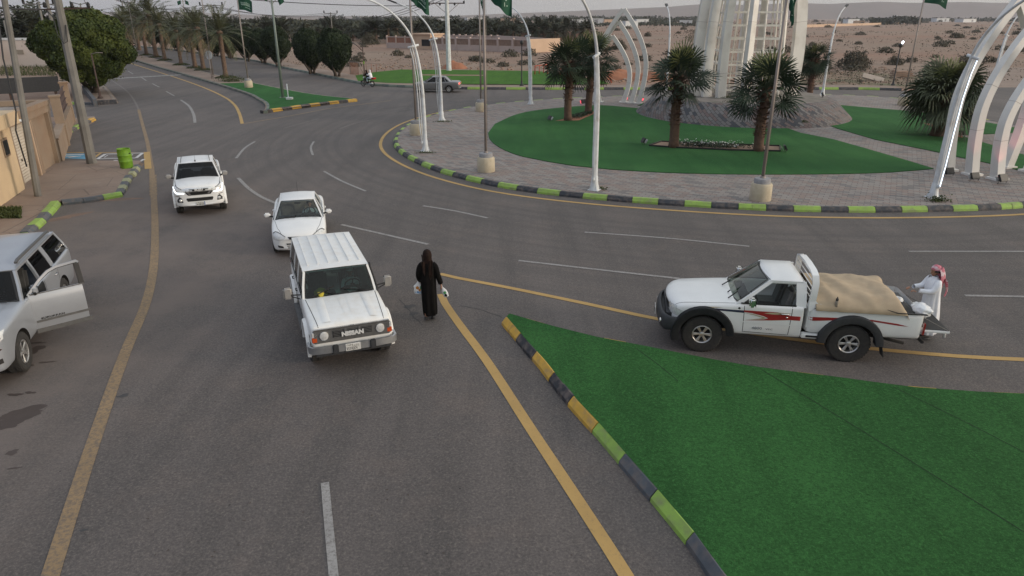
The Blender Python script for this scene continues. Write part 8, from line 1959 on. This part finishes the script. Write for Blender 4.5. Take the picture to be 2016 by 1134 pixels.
pa = p2_+Vector((-.55, 0, 6.95)); wire(pa, (-45, 22, 12), 1.2, .035, 'thick black cable running to the upper left corner'); wire(p2_+Vector((1.2, .3, 7.0)), (-8, 12, 13.5), .6, .012, 'thin wire rising from the crossarm of the thick concrete pole')
p = G(128, 160); q_ = pole_oct(Vector((p.x, p.y, 0)), 12, .24, .16, label='grey concrete pole just behind the crown of the large tree')
p3_ = G(884, 142); r_ = pole_oct(Vector((p3_.x, p3_.y, .2)), 13.5, .34, .20, label='tall tapered concrete power pole on the bright lawn', m='lamp_white')
for z, w2 in ((8.3, 2.3), (9.75, 2.6)):
    b = MB(); b.beam([(-w2, 0, z), (w2, 0, z)], .12, .12); b.build('crossarm', M['rust_metal'], r_)
    b = MB(); b.beam([(-w2*.7, 0, z), (0, .0, z-1.3), (w2*.7, 0, z)], .07, .07); b.build('brace', M['pole_steel'], r_)
for x, z in ((-2.3, 8.25), (2.2, 8.4), (-.9, 8.2), (1, 8.2)):
    b = MB(); b.lathe([(0, -.2), (.12, -.12), (.12, .12), (0, .2)], 10, Matrix.Translation((x, 0, z))); b.build('insulator', M['dark_trim'], r_)
b = MB(); b.tube([(-2.6, 0, 9.6), (-2.2, -.1, 9.0), (-1.6, 0, 8.3)], .03, 5); b.tube([(2.6, 0, 9.7), (2.4, 0, 9.0), (2.2, 0, 8.5)], .03, 5); b.build('jumper', M['wire'], r_)
def tpole(px_, yb_, Y_, yt, label, arms=1, w_=2.0, r0=.2):
    x = XP(Y_, 0, px_); H_ = ZH(Y_, yt); root = empty('power_pole', (x, Y_, 0), 0, label, 'pole', 'far power poles'); b = MB(); b.tube([(0, 0, 0), (0, 0, H_)], [r0, r0*.7], 8); b.build('pole', M['concrete_pole'], root)
    for k in range(arms):
        b = MB(); z = H_-.3-2.6*k; b.beam([(-w_, 0, z), (w_, 0, z)], .16, .16); b.build('crossarm', M['concrete_pole'], root)
        for x2 in (-w_, w_): b = MB(); b.box((x2, 0, z+.4), (.3, .3, .7), .06, seg=1); b.build('insulator', M['dark_trim'], root)
    return Vector((x, Y_, H_))
t1 = tpole(428, 0, 175, 8, 'far power pole with two crossarms above the median palms', 2, 2.6); t2 = tpole(656, 0, 215, 24, 'far power pole with one crossarm above the rounded trees', 1, 1.9)
t3 = tpole(17, 0, 125, 11, 'far power pole with two crossarms at the far left behind the white wall', 2, 1.5); t4 = tpole(104, 0, 110, 4, 'power pole partly hidden behind the thick concrete pole', 1, 2.2); t5 = tpole(268, 0, 190, 2, 'far power pole beside the farthest median palm', 2, 1.8)
t6 = tpole(30, 0, 108, 40, 'short grey post behind the white wall', 0); t7 = tpole(175, 0, 260, 60, 'short post in the plantation', 0)
for k in range(3):
    z_ = Vector((0, 0, -.2-.2*k)); o_ = Vector((-2+2*k, 0, 0)); wire(t1+o_+z_, t2+o_*.8+z_, 1.4, .045, 'power line between the two far poles above the trees'); wire(t2+o_*.8+z_, Vector((p3_.x-1.5+k, p3_.y, 9.3)), 2.2, .04, 'power line sloping to the tall pole on the lawn')
    wire(t5+o_*.6+z_, t1+o_+z_, 1.2, .04, 'power line between far poles above the palms'); wire(Vector((p3_.x+1.5-k, p3_.y, 9.6)), Vector((70+8*k, 120, 21)), 2.0, .035, 'power line leaving the tall pole to the upper right')
wire(Vector((-58, 86, 12.2)), Vector((p3_.x-2.4, p3_.y, 8.2)), 1.2, .045, 'long power line crossing the whole sky to the tall pole'); wire(t4+Vector((1, 0, -.2)), t5, 1.5, .04, 'power line behind the large tree')
# twin-arm far lamps and lamp posts
for px_, Y_, yt in ((178, 150, 8), (258, 165, 2), (38, 135, 16)):
    x = XP(Y_, 0, px_); H_ = ZH(Y_, yt); root = empty('street_lamp', (x, Y_, 0), 0, 'far twin armed street lamp at photo column %s' % {178: 'right of the concrete poles', 258: 'above the farthest median palms', 38: 'behind the white wall'}[px_], 'street lamp')
    root['label'] = 'far twin armed street lamp ' + {178: 'above the crown of the large tree', 258: 'above the farthest median palms', 38: 'behind the white wall'}[px_]
    b = MB(); b.tube([(0, 0, 0), (0, 0, H_)], .13, 8); b.build('mast', M['concrete_pole'], root); b = MB(); b.tube([(-1.7, 0, H_+.35), (0, 0, H_-.1), (1.7, 0, H_+.35)], .08, 6); b.build('arms', M['concrete_pole'], root)
def post(px_, yb_, yt, label, style, m='rust_metal', z=.2):
    p = G(px_, yb_, z); H_ = ZH(p.y, yt)-z; root = empty('lamp_post', p, 0, label, 'lamp post'); b = MB(); b.tube([(0, 0, 0), (0, 0, .5), (0, 0, H_)], [.10, .07, .055], 10); b.lathe([(.24, 0), (.20, .12), (.11, .2), (.09, .5)], 12); b.build('post', M[m], root)
    if style == 'panel':
        b = MB(); b.tube([(0, 0, H_-.5), (-.5, 0, H_), (-1.1, 0, H_+.45)], .045, 6); b.build('arm', M[m], root); b = MB(); b.box((0, 0, 0), (.75, .3, .05), .01, Matrix.Translation((-1.05, 0, H_+.40)) @ Matrix.Rotation(.6, 4, 'Y')); b.build('lamp_head', M['black_metal'], root)
        b = MB(); b.lathe([(.075, 0), (.075, .35)], 10, Matrix.Translation((0, 0, H_*.42))); b.build('sleeve', M['bin_green'], root)
    elif style in ('globe', 'lit'):
        b = MB(); b.lathe([(0, -.22), (.14, -.16), (.20, 0), (.16, .16), (.05, .24), (0, .25)], 14, Matrix.Translation((0, 0, H_+.1))); b.build('lamp_head', M['black_metal'], root, angle=50)
        if style == 'lit': b = MB(); b.box((0, 0, 0), (.18, .14, .28), .04, Matrix.Translation((.1, -.1, H_+.42)) @ Matrix.Rotation(.5, 4, 'Y')); b.build('lit_lamp', M['glow_white'], root)
    else:
        b = MB(); b.tube([(0, 0, H_), (.5, 0, H_+.1), (1.0, 0, H_+.08)], .03, 6); b.build('arm', M['pole_steel'], root)
post(718, 150, 92, 'rusty lamp post with slanted head and green sleeve beside the motorcycle', 'panel'); post(1027, 169, 86, 'black ornate lamp post on the bright lawn left of the far white lamp', 'globe', 'black_metal'); post(1758, 168, 92, 'black lamp post with a lit white head beyond the road on the right', 'lit', 'black_metal'); post(198, 193, 106, 'rusty lamp post on the pavement before the large tree', 'arm')
rb_ = MB(); rb_.tube([(0, 0, 0), (0, 0, 1.3)], .05, 8); rb_.box((.1, 0, .1), (.5, .5, .18), .02); o = rb_.build('marker_post', M['lamp_white']); o.location = G(568, 196, .2); tag(o, 'short white post beside the two flag pole on the median turf', 'post')
# railings ----------------------------------------------------------------
def railing(pts, h, m, label, bars=True, n=8, r=.05):
    P = [G(a, b) for a, b in pts]; c = P[0].copy(); root = empty('railing', c, 0, label, 'railing'); P = [q-c for q in P]; b = MB(); b.tube([P[0]+Vector((0, 0, .1))]+[q+Vector((0, 0, h)) for q in P]+[P[-1]+Vector((.5, 0, .05))], r, 7); b.build('handrail', M['pole_steel' if m == 'brick_red' else m], root)
    if bars:
        for i in range(len(P)-1):
            for k in range(n): q = P[i].lerp(P[i+1], k/n); b = MB(); b.tube([q, q+Vector((0, 0, h))], r*.8, 6); b.build('baluster', M[m], root)
railing([(690, 146), (708, 147)], 1.5, 'brick_red', 'grey and red stair railing behind the motorcycle'); railing([(722, 142), (751, 141)], 1.1, 'brick_red', 'low curved red railing right of the rusty lamp post', n=3)
for a, b_, c_, lab in (((1053, 150), (1078, 146), 1.2, 'orange railing at the left end of the excavation'), ((1078, 150), (1115, 155), 1.1, 'orange railing left of the twin fan palms'), ((1118, 156), (1195, 164), 1.2, 'orange railing behind the twin fan palms')): railing([a, b_], c_, 'orange_rail', lab, n=3, r=.07)
# walled compound ---------------------------------------------------------
F0, F1, F2 = G(763, 94), G(1040, 104), G(1101, 101); 
def wallrun(A, B, h, root, m='pink_wall', openings=0, inner='brick_red', sill=.45, thick=.35):
    A, B = Vector((A.x, A.y, 0)), Vector((B.x, B.y, 0)); dd = (B-A).normalized(); L_ = (B-A).length; n2 = Vector((dd.y, -dd.x, 0)); Tx = Matrix((dd, -n2, Vector((0, 0, 1)))).transposed().to_4x4(); Tx.translation = A; o = empty('t', (0, 0, 0)); bpy.data.objects.remove(o)
    mb = MB()
    if not openings: mb.box((L_/2, 0, h/2), (L_, thick, h), 0, None)
    else:
        mb.box((L_/2, 0, h*sill/2), (L_, thick, h*sill)); mb.box((L_/2, 0, h*.94), (L_, thick, h*.07))
        for k in range(openings+1): mb.box((L_*k/openings, 0, h*.53), (L_*.018, thick*1.4, h*1.06))
    for v in mb.bm.verts: v.co = Tx @ v.co
    w0 = mb.build('wall', M[m], root)
    if openings:
        for k in range(openings):
            g = MB(); x0 = L_*(k+.08)/openings; x1 = L_*(k+.92)/openings; g.box(((x0+x1)/2, .02, h*(sill+.9)/2), (x1-x0, .10, h*(.9-sill)*.98))
            for v in g.bm.verts: v.co = Tx @ v.co
            g.build('lattice_panel', M[inner], w0)
    return w0
cp = empty('walled_compound', (0, 0, 0), 0, 'low pinkish walled compound with lattice panels on the desert plain behind the lawn', 'compound')
h0 = ZH(F0.y, 71); h1 = ZH(F1.y, 77); gA = F0.lerp(F1, .22); gB = F0.lerp(F1, .34)
wallrun(F0, gA, h0, cp, openings=3, inner='brick_red'); wallrun(gB, F1, (h0+h1)/2, cp, openings=8, inner='lattice_view')if False else None
M['lattice_view'] = mat('lattice_view', (.26, .18, .14), (.20, .14, .11), 2, .95)
wallrun(gB, F1, h1, cp, openings=7, inner='lattice_view'); wallrun(F1, F2, h1, cp, m='pale_tan'); wallrun(F2, F2+Vector((-14, 30, 0)), h1*.95, cp)
bk0 = F0+Vector((6, 26, 0)); bk1 = F2+Vector((-14, 30, 0)); wallrun(bk0, bk1, h1*.95, cp, openings=12, inner='pink_wall')
gt_ = gA.lerp(gB, .5); hh_ = ZH(gt_.y, 68); mb = MB(); mb.box((0, 1.6, hh_/2), ((gB-gA).length+1, 4.2, hh_)); mb.box((0, 1.6, hh_+.12), ((gB-gA).length+1.6, 4.8, .3)); g_ = mb.build('gatehouse', M['pale_tan'], cp); g_.location = gt_; g_.rotation_euler = (0, 0, atan2(F1.y-F0.y, F1.x-F0.x))
mb = MB(); mb.box((1.6, -.52, hh_*.45), (2.6, .1, hh_*.45)); mb.build('gate_window', M['dark_trim'], g_)
# mud wall, tower, far fence, distant houses
mw = MB(); A, B = G(672, 75.5), G(1165, 79); rows = []
for k in range(90):
    t = k/89; q = A.lerp(B, t); h_ = (ZH(q.y, 63.5))*(1+.25*noise.noise(Vector((t*9, 0, 0)))+.10*noise.noise(Vector((t*50, 1, 0)))); h_ *= (.35 if .14 < t < .19 else 1); rows.append([Vector((q.x, q.y-.8, 0)), Vector((q.x, q.y-.35, h_)), Vector((q.x, q.y+.35, h_)), Vector((q.x, q.y+.8, 0))])
mw.grid(rows); tag(mw.build('mud_wall', M['mud']), 'long crumbling brown mud wall before the palm plantation', 'wall')
tp_ = G(1095, 76); tw = empty('round_tower', tp_, 0, 'round mud tower with a white rim behind the compound', 'tower'); ht = ZH(tp_.y, 56); b = MB(); b.lathe([(2.1, 0), (1.75, ht-.9), (1.7, ht-.8)], 20); b.build('tower_body', M['mud'], tw); b = MB(); b.lathe([(1.78, ht-.9), (1.78, ht-.25), (1.5, ht-.2), (0, ht-.3)], 20); b.build('rim', M['lamp_white'], tw)
fe = empty('far_fence', (0, 0, 0), 0, 'long pale fence far out on the plain right of the monument', 'fence'); A, B = G(1575, 54.5), G(1772, 47.5)
A = Vector((A.x, A.y, 0)); B = Vector((B.x, B.y, 0)); mb = MB(); mb.beam([A+Vector((0, 0, 1.0)), B+Vector((0, 0, 1.0))], .3, 2.0); mb.build('fence_panel', M['pale_tan'], fe)
rg = np.random.default_rng(4)
for k, (px_, Y_, w3, h3) in enumerate(((220, 330, 9, 4.5), (880, 900, 22, 6), (935, 1200, 30, 7), (1000, 1100, 20, 6), (1140, 700, 16, 5), (1165, 720, 22, 6), (1200, 760, 14, 5), (1350, 850, 14, 4), (1262, 900, 16, 5), (1460, 880, 10, 5), (1675, 950, 18, 5), (1765, 900, 12, 9), (1775, 940, 16, 6), (1850, 1300, 26, 6), (1900, 1200, 30, 5), (1690, 800, 10, 3.5), (1240, 620, 12, 4), (475, 330, 7, 4.5))):
    x = XP(Y_, 0, px_); b = MB(); b.box((0, 0, h3/2), (w3, w3*.5, h3)); b.box((0, 0, h3+.15), (w3*1.04, w3*.54, .3)); ho = empty('far_house', (x, Y_, 0), rg.uniform(-.4, .4), 'tiny pale house on the horizon plain', 'house', 'tiny far houses')
    b.build('walls', M['lamp_white' if k % 3 else 'pale_tan'], ho); b = MB(); b.box((w3*.2, -w3*.25-.05, h3*.45), (w3*.12, .1, h3*.6)); b.build('door', M['cap_grey'], ho)
# haze -------------------------------------------------------------------
hz = MB(); hz.box((0, 0, 68), (10600, 10600, 138)); hm = bpy.data.materials.new('haze'); hm.use_nodes = True; N = hm.node_tree.nodes; N.clear(); o_ = N.new('ShaderNodeOutputMaterial'); v_ = N.new('ShaderNodeVolumePrincipled'); v_.inputs['Color'].default_value = (.90, .92, 1, 1); v_.inputs['Density'].default_value = HAZE
hm.node_tree.links.new(v_.outputs[0], o_.inputs['Volume'])
if HAZE > 0: ho = hz.build('haze', hm); tag(ho, kind='stuff')
